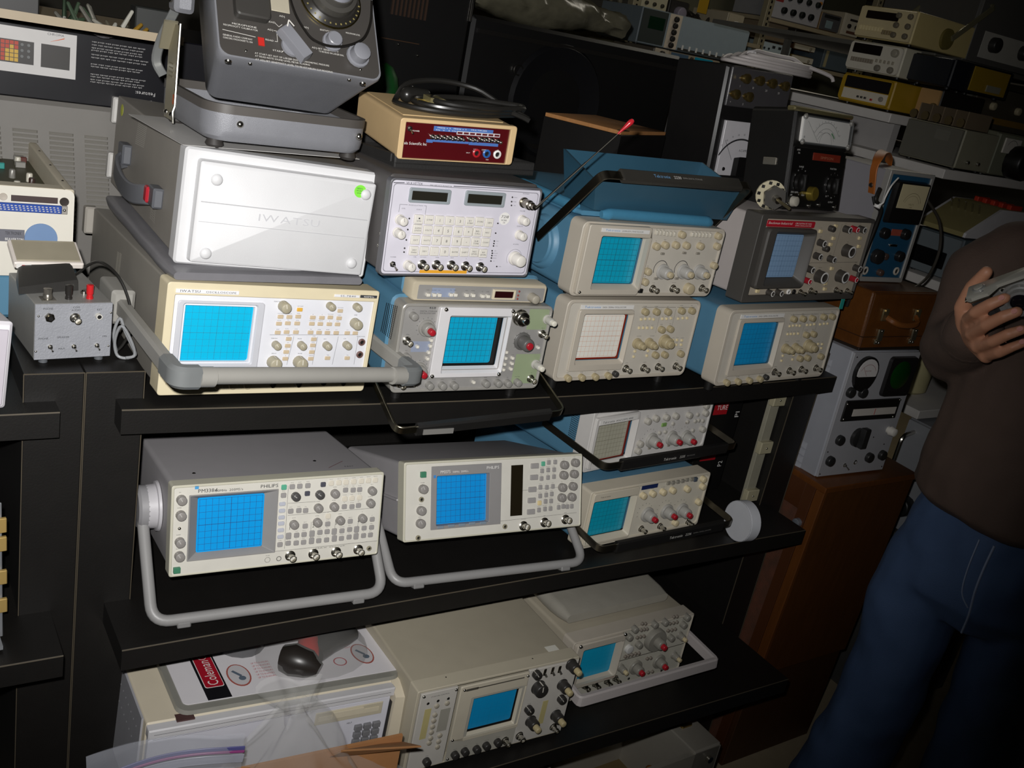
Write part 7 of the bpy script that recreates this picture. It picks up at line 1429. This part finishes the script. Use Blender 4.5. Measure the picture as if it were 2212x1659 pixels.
# white shelving at the right, its ends turned to the aisle
ws_ = thing('white_shelving', 'white shelving unit at the right stacked with meters', 'shelving')
for y0, z in ((.336, 1.553), (.56, 1.664), (.225, 1.262), (.165, .905)): part('white_shelf', MB().box(2.19, 3.3, y0, 1.9, z - .026, z, .002), WBD, ws_)
part('end_panel', MB().box(2.30, 2.33, .62, 1.88, 0, 1.66), M('#a9a6a4', .55), ws_); part('white_post', MB().box(2.30, 2.34, .50, .54, .0, 1.553), WBD, ws_); part('white_post', MB().box(3.2, 3.24, .60, .64, 0, 1.66), WBD, ws_); part('back_sheet', MB().box(2.32, 3.3, 1.88, 1.89, 0, 1.66), M('#8a8886', .6), ws_)
X3 = 2.222
t = gear('digital_meter', 'mustard-yellow bench meter with a black window, lowest of the three on the white shelf', .795, .604, 1.671, 1.752, X3, .42, M('#a8861e', .45), M('#a8861e', .45), [('d', .10, .96, .50, .92, '#171316'), ('p', .10, .96, .12, .48, '#cfc6b4'), ('k', .86, .86, .3, .3, 1, 1, .007, '#8a8478'), ('b', .42, .56, .24, .24, 3, 1, .008, .006, '#3a3834'), ('b', .68, .68, .22, .22, 1, 1, .008, .006, '#a83028')], face='-x', rad=.012)
t = gear('digital_meter', 'cream digital multimeter stacked between the mustard meter and the beige counter', .800, .606, 1.763, 1.846, X3, .36, M('#c2bda8', .5), M('#ccc6b6', .48), [('d', .08, .62, .58, .92, '#16100f'), ('b', .12, .50, .36, .36, 9, 1, .007, .012, '#8a8070'), ('b', .58, .88, .42, .42, 5, 1, .006, .009, '#98907e'), ('k', .64, .88, .18, .18, 2, 1, .009, '#7a7468'), ('k', .88, .88, .75, .75, 1, 1, .011, '#9a9484')], face='-x', rad=.010)
part('tilt_handle', MB().bar([(.200, .14, .03), (.204, .24, .045), (.206, .32, .060)], (1, 0, 0), .006, .014, .001), M('#3a382e', .5), t); part('handle_pivot', MB().lathe((.194, .13, .03), (1, 0, 0), [(.018, 0), (.018, .010), (.012, .011)], 20), M('#5a5846', .5), t)
t = gear('frequency_counter', 'beige counter with a long black display and a raised handle, top of the meter stack', .800, .600, 1.856, 1.945, X3, .36, M('#c2b078', .5), M('#c4b58c', .48), [('d', .14, .72, .60, .86, '#1c1410'), ('b', .10, .48, .30, .30, 8, 1, .009, .013, '#d8c898'), ('b', .52, .66, .24, .24, 4, 1, .007, .012, '#8a7a58'), ('k', .72, .92, .2, .8, 2, 3, .008, '#6a6252')], face='-x')
part('handle_pivot', MB().lathe((.2, .16, .038), (1, 0, 0), [(.030, 0), (.029, .008), (.020, .009)], 24), M('#6a6030', .5), t)
ubar(t, (-.014, .32, .155), (.214, .32, .155), (-.010, .17, .042), (.212, .17, .042), .016, .006, M('#8a8468', .4, .4), M('#4a4430', .5), rad=.008)
t = gear('relay_chassis', 'olive-grey chassis with a row of brass rollers along its top, on the lower white shelf', .515, .330, 1.560, 1.664, 2.21, .17, M('#8f8c78', .5, 0, .08), M('#66645a', .5), [('p', .55, .80, .62, .88, '#6e6c62')], face='-x', rad=.001)
for k in range(5): part('roller', MB().lathe((.012 + k * .038, -.002, .118), (0, 1, 0), [(.012, 0), (.012, .006), (.006, .007), (.006, .05), (.012, .052), (.012, .10)], 14), M('#a8946a', .3, .9), t); part('glass_plate', MB().box(.026 + k * .038, .029 + k * .038, .0, .11, .106, .150), M('#8a7a64', .15, .3), t)
for k in range(2): part('terminal', MB().lathe((.1865, .055 + k * .05, .020), (1, 0, 0), [(.006, 0), (.005, .006), (.002, .008)], 12), CHROME, t)
gear('panel_instrument', 'olive panel instrument with a big round black knob, right of the roller chassis', 2.385, 2.75, 1.556, 1.675, .335, .25, G_('#6a6a58'), G_('#7d7f6c'), [('m', .08, .30, .55, .9), ('k', .28, .28, .38, .38, 1, 1, .046, '#0e0d0c'), ('k', .7, .7, .5, .5, 1, 1, .03, '#1a1918')])
gear('tan_panel_box', 'tan-sided black box behind the roller chassis', .600, .525, 1.671, 1.755, 2.34, .22, G_('#1d1a16'), M('#b08a58', .5), [('k', .85, .85, .4, .4, 1, 1, .010, '#6a5a3a')], face='-x')
t = gear('black_module', 'black box with a mustard meter face, on the tan-sided box', .610, .470, 1.762, 1.840, 2.27, .30, G_('#14161c'), G_('#15181f'), [('p', .6, .98, .1, .9, '#14161c')], face='-x'); part('meter_side', MB().box(.139, .143, .10, .28, .006, .072), M('#9a7d20', .45), t); part('grey_keys', MB().box(.143, .146, .18, .25, .012, .030), M('#8a8878', .5), t)
gear('valve_tester', 'black valve tester with a pale panel and knobs, top right', 2.62, 3.1, 1.671, 1.80, .60, .25, G_('#15110e'), G_('#4a4438'), [('k', .2, .8, .55, .55, 3, 1, .012, '#b5a98a'), ('p', .1, .9, .15, .3, '#8a6a2a')])
gear('grey_recorder', 'large dark grey cabinet with a pale rounded panel, upper right corner', 2.50, 3.05, 1.85, 2.10, .60, .35, G_('#4a4844'), G_('#5a5854'), [('p', .10, .95, .08, .38, '#b9b6ac'), ('k', .2, .5, .25, .25, 2, 1, .022, '#2a2826')])
solo('display_board', MB().box(2.3, 3.2, .56, 1.5, 1.834, 1.848, .002), M('#55534c', .6), 'dark board carrying the large grey cabinet at upper right', 'board')
for x, y in ((2.6, .60), (3.1, .60), (2.6, 1.4), (3.1, 1.4)): part('board_leg', MB().box(x, x + .02, y, y + .02, 1.664, 1.834), M('#55534c', .6), ws_)
t = thing('sloped_console', 'white-cheeked sloping console with red keys and toggles on the white shelving', 'console', (2.215, .385, 1.392), (0, 0, -math.pi / 2)); CHK = [(0, -.002, 0), (0, .0, .012), (0, .13, .085), (0, .30, .085), (0, .30, 0)]
part('cheek', MB().loft([[(0, y, z) for _, y, z in CHK], [(.008, y, z) for _, y, z in CHK]]), M('#d2d0d2', .5), t); part('console_body', MB().loft([[(.008, y, z) for _, y, z in CHK], [(.15, y, z) for _, y, z in CHK]]), M('#8f8558', .5), t); part('cheek', MB().loft([[(.15, y, z) for _, y, z in CHK], [(.158, y, z) for _, y, z in CHK]]), M('#d2d0d2', .5), t)
for k in range(5): part('red_key', MB().box(.02 + k * .026, .034 + k * .026, .20, .26, .084, .098, .002), M('#b3341e', .4), t); part('toggle', MB().tube([(.03 + k * .022, .09, .062), (.033 + k * .022, .075, .085)], .0025, 6), CHROME, t)
gear('grey_amplifier', 'blue-grey amplifier with a dark slot under the sloping console', .385, .225, 1.268, 1.386, 2.21, .3, G_('#4e5a60'), G_('#6c7478'), [('d', .1, .8, .2, .6, '#121314')], face='-x')
mc = thing('hanging_lead', 'thin black lead drooping past the blue-panelled meter', 'cable', (0, 0, 0)); part('lead', MB().tube(smooth_path([(1.80, .10, 1.50), (1.86, .09, 1.455), (1.885, .08, 1.39), (1.862, .07, 1.325), (1.80, .06, 1.292)], 6), .0035, 8), M('#3a362f', .5), mc)
solo('cream_jug', MB().lathe((0, 0, 0), (0, 0, 1), [(.07, 0), (.085, .01), (.085, .12), (.06, .16), (.035, .175), (.03, .19)], 24, True, True, .8), M('#bdb58a', .5, 0, .1), 'cream plastic jug on the low white shelf behind the receiver', 'jug', loc=(2.30, .33, .9065))
t = gear('rack_voltmeter', 'grey rack meter with a chrome bow handle below the low white shelf', .195, .055, .55, .872, 2.20, .3, G_('#8d8f94'), M('#9c9ea2', .45), [('d', .62, .92, .72, .9, '#1a1c1a'), ('p', .55, .9, .55, .62, '#232423'), ('k', .6, .6, .25, .25, 1, 1, .03, '#1c1c1c')], face='-x')
part('bow_handle', MB().tube(fillet([(.03, .0, .29), (.03, -.05, .28), (.03, -.05, .09), (.03, .0, .08)], .02), .006, 8), CHROME, t)
solo('low_stand', MB().box(2.19, 2.55, -.02, .28, 0, .544, .003), M('#4a4a48', .6), 'dark stand under the grey rack meter', 'stand')
# ================================================================== the person at the right, holding a compact camera
pr = thing('person', 'person in a brown hoodie and blue jeans holding a small silver camera', 'person', (1.513, -.481, 0), (0, 0, 1.9977))
SKIN = M('#c98f70', .5, 0, .06, .12, 260)
def blob(name, mb, mat, parent, voxel, smooth, label=None, disp=None):
    o = part(name, mb, mat, parent, label, angle=180)
    m = o.modifiers.new('remesh', 'REMESH'); m.mode = 'VOXEL'; m.voxel_size = voxel; m.use_smooth_shade = True
    s_ = o.modifiers.new('smooth', 'SMOOTH'); s_.iterations = smooth; s_.factor = .5
    if disp:
        tx = bpy.data.textures.new(name + '_folds', 'CLOUDS'); tx.noise_scale = disp[1]; tx.noise_depth = 1
        d_ = o.modifiers.new('folds', 'DISPLACE'); d_.texture = tx; d_.strength = disp[0]; d_.mid_level = .5; d_.texture_coords = 'LOCAL'
    return o
mb = MB()
def chain(pts, rad, n=14):
    for (a, b), (r1, r2) in zip(zip(pts, pts[1:]), zip(rad, rad[1:])): mb.caps(a, b, r1, r2, n)
def ell(cx, cy, z, rx, ry, n=20): return [(cx + rx * math.cos(2 * math.pi * k / n), cy + ry * math.sin(2 * math.pi * k / n), z) for k in range(n)]
# trunk, neck, head (a face towards +y)
mb.loft([ell(0, 0, .80, .10, .08), ell(0, 0, .90, .15, .10), ell(0, 0, 1.05, .13, .09), ell(0, .005, 1.25, .15, .10), ell(0, 0, 1.42, .17, .09), ell(0, -.01, 1.50, .10, .07)])
chain([(0, -.012, 1.47), (0, .0, 1.58)], [.058, .054]); mb.loft([ell(0, .02, 1.575, .035, .04), ell(0, .025, 1.60, .055, .075), ell(0, .02, 1.65, .068, .090), ell(0, .012, 1.70, .075, .097), ell(0, .0, 1.75, .070, .090), ell(0, -.005, 1.785, .045, .06), ell(0, -.005, 1.797, .015, .02)])
mb.caps((0, .104, 1.695), (0, .122, 1.662), .009, .013, 10); mb.caps((-.020, .098, 1.632), (.020, .098, 1.632), .008, .008, 10); mb.caps((-.02, .095, 1.71), (.02, .095, 1.71), .012, .012, 10); mb.caps((0, .085, 1.60), (0, .088, 1.604), .022, .020, 10)
for sg in (-1, 1): mb.loft([[(sg * .072 + sg * dx, -.002 + .016 * math.cos(2 * math.pi * k / 10), 1.675 + .030 * math.sin(2 * math.pi * k / 10)) for k in range(10)] for dx in (0, .014)])
# right arm and the hand round the camera grip
E_ = (.192, .000, 1.300); Wr = (.158, .150, 1.352)
chain([(.17, -.01, 1.46), E_, Wr], [.05, .042, .029])
KN_ = [(.166, .222, 1.388), (.153, .228, 1.367), (.138, .226, 1.349), (.122, .220, 1.336)]
for k_ in KN_: chain([(.158, .158, 1.352), k_], [.022, .0125])
chain([(.150, .165, 1.348), (.128, .195, 1.342)], [.022, .018]); chain([(.160, .175, 1.372), (.158, .215, 1.378)], [.020, .014])
FG = [[KN_[0], (.156, .268, 1.409), (.139, .284, 1.430), (.122, .283, 1.446)], [KN_[1], (.134, .276, 1.396), (.114, .294, 1.419), (.098, .292, 1.432)], [KN_[2], (.117, .268, 1.372), (.099, .285, 1.393), (.083, .280, 1.405)], [KN_[3], (.103, .256, 1.355), (.088, .268, 1.372), (.074, .264, 1.384)]]
for fg, r0 in zip(FG, (.0108, .0108, .0102, .0090)): chain(fg, [r0 * 1.08, r0, r0 * .93, r0 * .82], 12)
chain([(.166, .172, 1.362), (.184, .190, 1.398), (.180, .204, 1.436), (.167, .214, 1.468)], [.021, .0155, .0128, .0105], 12)
# left arm, hand steadying the far end
chain([(-.17, -.01, 1.46), (-.20, .00, 1.27), (-.060, .17, 1.385)], [.05, .042, .029]); L0 = (-.045, .20, 1.400); mb.caps((-.06, .165, 1.382), L0, .026, .026, 12)
for i in range(4): chain([(-.045, .215, 1.415 - .017 * i), (-.020, .262, 1.425 - .017 * i), (.004, .272, 1.432 - .016 * i), (.018, .262, 1.436 - .016 * i)], [.0112, .0104, .0096, .0085], 10)
chain([(-.045, .19, 1.41), (-.020, .20, 1.455), (.004, .212, 1.485)], [.016, .0125, .0105], 10)
# legs inside the jeans
for sg in (-1, 1): chain([(sg * .085, 0, .86), (sg * .095, .01, .48), (sg * .112, -.01, .10)], [.078, .052, .038]); mb.caps((sg * .112, -.03, .045), (sg * .122, .13, .035), .034, .030, 12)
body = blob('body', mb, SKIN, pr, .0034, 3)
for fg in FG:
    a, b = Vector(fg[2]), Vector(fg[3]); u = (b - a).normalized(); out = (Vector((.1, .9, .35)) - u * u.dot(Vector((.1, .9, .35)))).normalized(); c = a + (b - a) * .85 + out * .0082; sd = u.cross(out).normalized()
    part('fingernail', MB().loft([[tuple(c + u * (.0048 * math.cos(k * .5236)) + sd * (.0040 * math.sin(k * .5236)) + out * t_) for k in range(12)] for t_ in (-.001, .0012)]), M('#d99a90', .25), body)
for sg in (-1, 1): part('eye', MB().ball((sg * .030, .092, 1.688), .011, 12).mat(1).ball((sg * .030, .1005, 1.688), .0045, 10), [M('#e8e4df', .3), DARK], body)
hr = part('hair', MB().loft([ell(0, -.015, 1.66, .076, .085), ell(0, -.012, 1.72, .082, .100), ell(0, -.008, 1.765, .077, .095), ell(0, -.006, 1.80, .05, .065), ell(0, -.006, 1.81, .012, .015)], False, True), M('#3a2a1e', .7, 0, .2, .6, 200), pr)
# hoodie
HO = M('#55443b', .85, 0, .1, .5, 260); mb = MB()
mb.loft([ell(0, .02, 1.013, .165, .125), ell(0, .025, 1.03, .183, .148), ell(0, .025, 1.10, .182, .150), ell(0, .022, 1.22, .178, .140), ell(0, .010, 1.36, .180, .125), ell(0, -.005, 1.46, .165, .105), ell(0, -.012, 1.51, .10, .085), ell(0, -.012, 1.545, .075, .075)])
for sg, e_, w2 in ((1, (.192, .0, 1.300), (.160, .142, 1.350)), (-1, (-.20, .0, 1.27), (-.072, .155, 1.375))):
    chain([(sg * .145, -.01, 1.47), (sg * .190, -.005, 1.425), e_, (e_[0], e_[1] + .012, e_[2] - .012), w2], [.076, .070, .062, .062, .050], 18)
mb.loft([[( .085 * math.cos(k * .4189), -.075 + .055 * math.sin(k * .4189), z) for k in range(15)] for z in (1.42, 1.47, 1.53)])
blob('hoodie', mb, HO, pr, .007, 5, disp=(.016, .09))
cf = part('cuff', MB().lathe((.162, .132, 1.347), (-.10, .95, .10), [(.052, 0), (.051, .012), (.046, .020), (.040, .020)], 24, False, False), HO, pr)
# jeans
JE = M('#486188', .8, 0, .1, .6, 500, kind='denim', hex2='#32476a'); mb = MB()
mb.loft([ell(0, .0, .79, .10, .095), ell(0, .0, .84, .168, .128), ell(0, .0, .92, .172, .130), ell(0, .005, 1.02, .155, .120), ell(0, .005, 1.035, .145, .112)])
for sg in (-1, 1):
    chain([(sg * .090, .0, .88), (sg * .097, .005, .76), (sg * .098, .012, .60), (sg * .108, .002, .42), (sg * .120, -.012, .25), (sg * .126, -.015, .12)], [.092, .090, .080, .085, .098, .098], 18)
    mb.loft([ell(sg * .126, -.015, .03, .100, .10), ell(sg * .126, -.015, .14, .098, .098)])
je = blob('jeans', mb, JE, pr, .008, 3, disp=(.022, .11))
part('fly_seam', MB().tube(smooth_path([(.004, .150, 1.0), (.006, .152, .95), (.005, .148, .90), (.0, .136, .85), (.0, .115, .80)], 5), .0022, 6).tube(smooth_path([(.030, .148, 1.0), (.030, .150, .94), (.024, .146, .89), (.006, .136, .862)], 5), .0014, 6), M('#8a98b4', .7), je)
for sg in (-1, 1):
    part('shoe', MB().loft([[(sg * .124 + x, y, z) for x, y in [(.045 * math.cos(k * .5236), .045 + .14 * math.sin(k * .5236)) for k in range(12)]] for z in (0, .02)] + [[(sg * .124 + x * .85, y, .075) for x, y in [(.045 * math.cos(k * .5236), .02 + .10 * math.sin(k * .5236)) for k in range(12)]]]), M('#2a2724', .6), pr)
# compact camera
wv = Vector((-.77, .12, .62)).normalized(); nv = Vector((-.05, .86, -.40)); nv = (nv - wv * wv.dot(nv)).normalized(); uv = nv.cross(wv) if nv.cross(wv).z > 0 else wv.cross(nv)
cm = thing('digital_camera', 'silver compact camera with a lens ring, held in the right hand', 'camera'); o0 = Vector((.172, .238, 1.424))
ML = Matrix.Translation((1.513, -.481, 0)) @ Matrix.Rotation(1.9977, 4, 'Z') @ Matrix(((wv.x, -nv.x, uv.x, o0.x), (wv.y, -nv.y, uv.y, o0.y), (wv.z, -nv.z, uv.z, o0.z), (0, 0, 0, 1)))
cm.rotation_mode = 'XYZ'; cm.matrix_world = ML
SIL = M('#b4b4b2', .32, .55, .03); SIL2 = M('#c8c6bc', .35, .35, .03)
part('camera_body', MB().box(0, .112, -.012, .016, -.052, .010, .004, .008), SIL, cm); part('grip', MB().rr(.004, .034, -.052, .006, [-.030, -.026, -.010], .006, [.003, 0, 0], 4), M('#3a3a3a', .45, .2), cm)
part('top_plate', MB().loft([[(x, y, .006) for x, y in ((-.002, .017), (-.002, -.020), (.008, -.031), (.036, -.032), (.048, -.014), (.113, -.013), (.113, .017))], [(x, y, .0135) for x, y in ((-.001, .016), (-.001, -.020), (.009, -.030), (.035, -.031), (.047, -.013), (.112, -.012), (.112, .016))], [(x, y, .0155) for x, y in ((.002, .013), (.002, -.018), (.011, -.027), (.033, -.028), (.045, -.010), (.109, -.009), (.109, .013))]]), SIL2, cm)
part('shutter_ring', MB().lathe((.020, -.008, .0150), (0, 0, 1), [(.0105, 0), (.0105, .003), (.0085, .004), (.0085, .003)], 24), SIL, cm); part('shutter_button', MB().lathe((.020, -.008, .0165), (0, 0, 1), [(.0080, 0), (.0075, .0035), (.005, .0042)], 20), SIL2, cm); part('power_button', MB().lathe((.026, -.022, .0150), (0, 0, 1), [(.0032, 0), (.003, .0012)], 14), SIL, cm)
part('chrome_edge', MB().tube([(.006, -.031, .0075), (.036, -.0325, .0075), (.050, -.0145, .0075), (.112, -.0135, .0075)], .0018, 8), CHROME, cm); part('strap_lug', MB().tube([(-.002, .004, .004), (-.008, .002, .003), (-.008, -.008, .002), (-.002, -.010, .003)], .0016, 8), CHROME, cm)
part('lens_mount', MB().lathe((.072, -.012, -.020), (0, -1, 0), [(.029, 0), (.029, .003), (.025, .004), (.025, .014), (.022, .015), (.022, .026), (.018, .027), (.015, .022)], 36, True, False), SIL, cm); part('lens_glass', MB().lathe((.072, -.030, -.020), (0, -1, 0), [(.0155, 0), (.010, .003), (.0005, .0042)], 24), M('#17161c', .05), cm)
part('sensor_window', MB().lathe((.052, -.0125, .002), (0, -1, 0), [(.0052, 0), (.005, .0014), (.0032, .0016)], 20).mat(1).lathe((.052, -.0138, .002), (0, -1, 0), [(.003, 0), (.0026, .0008)], 14), [SIL2, DARK], cm); part('flash_window', MB().box(.074, .096, -.0136, -.011, .0, .0085, .0008), M('#d8d8d4', .15), cm)
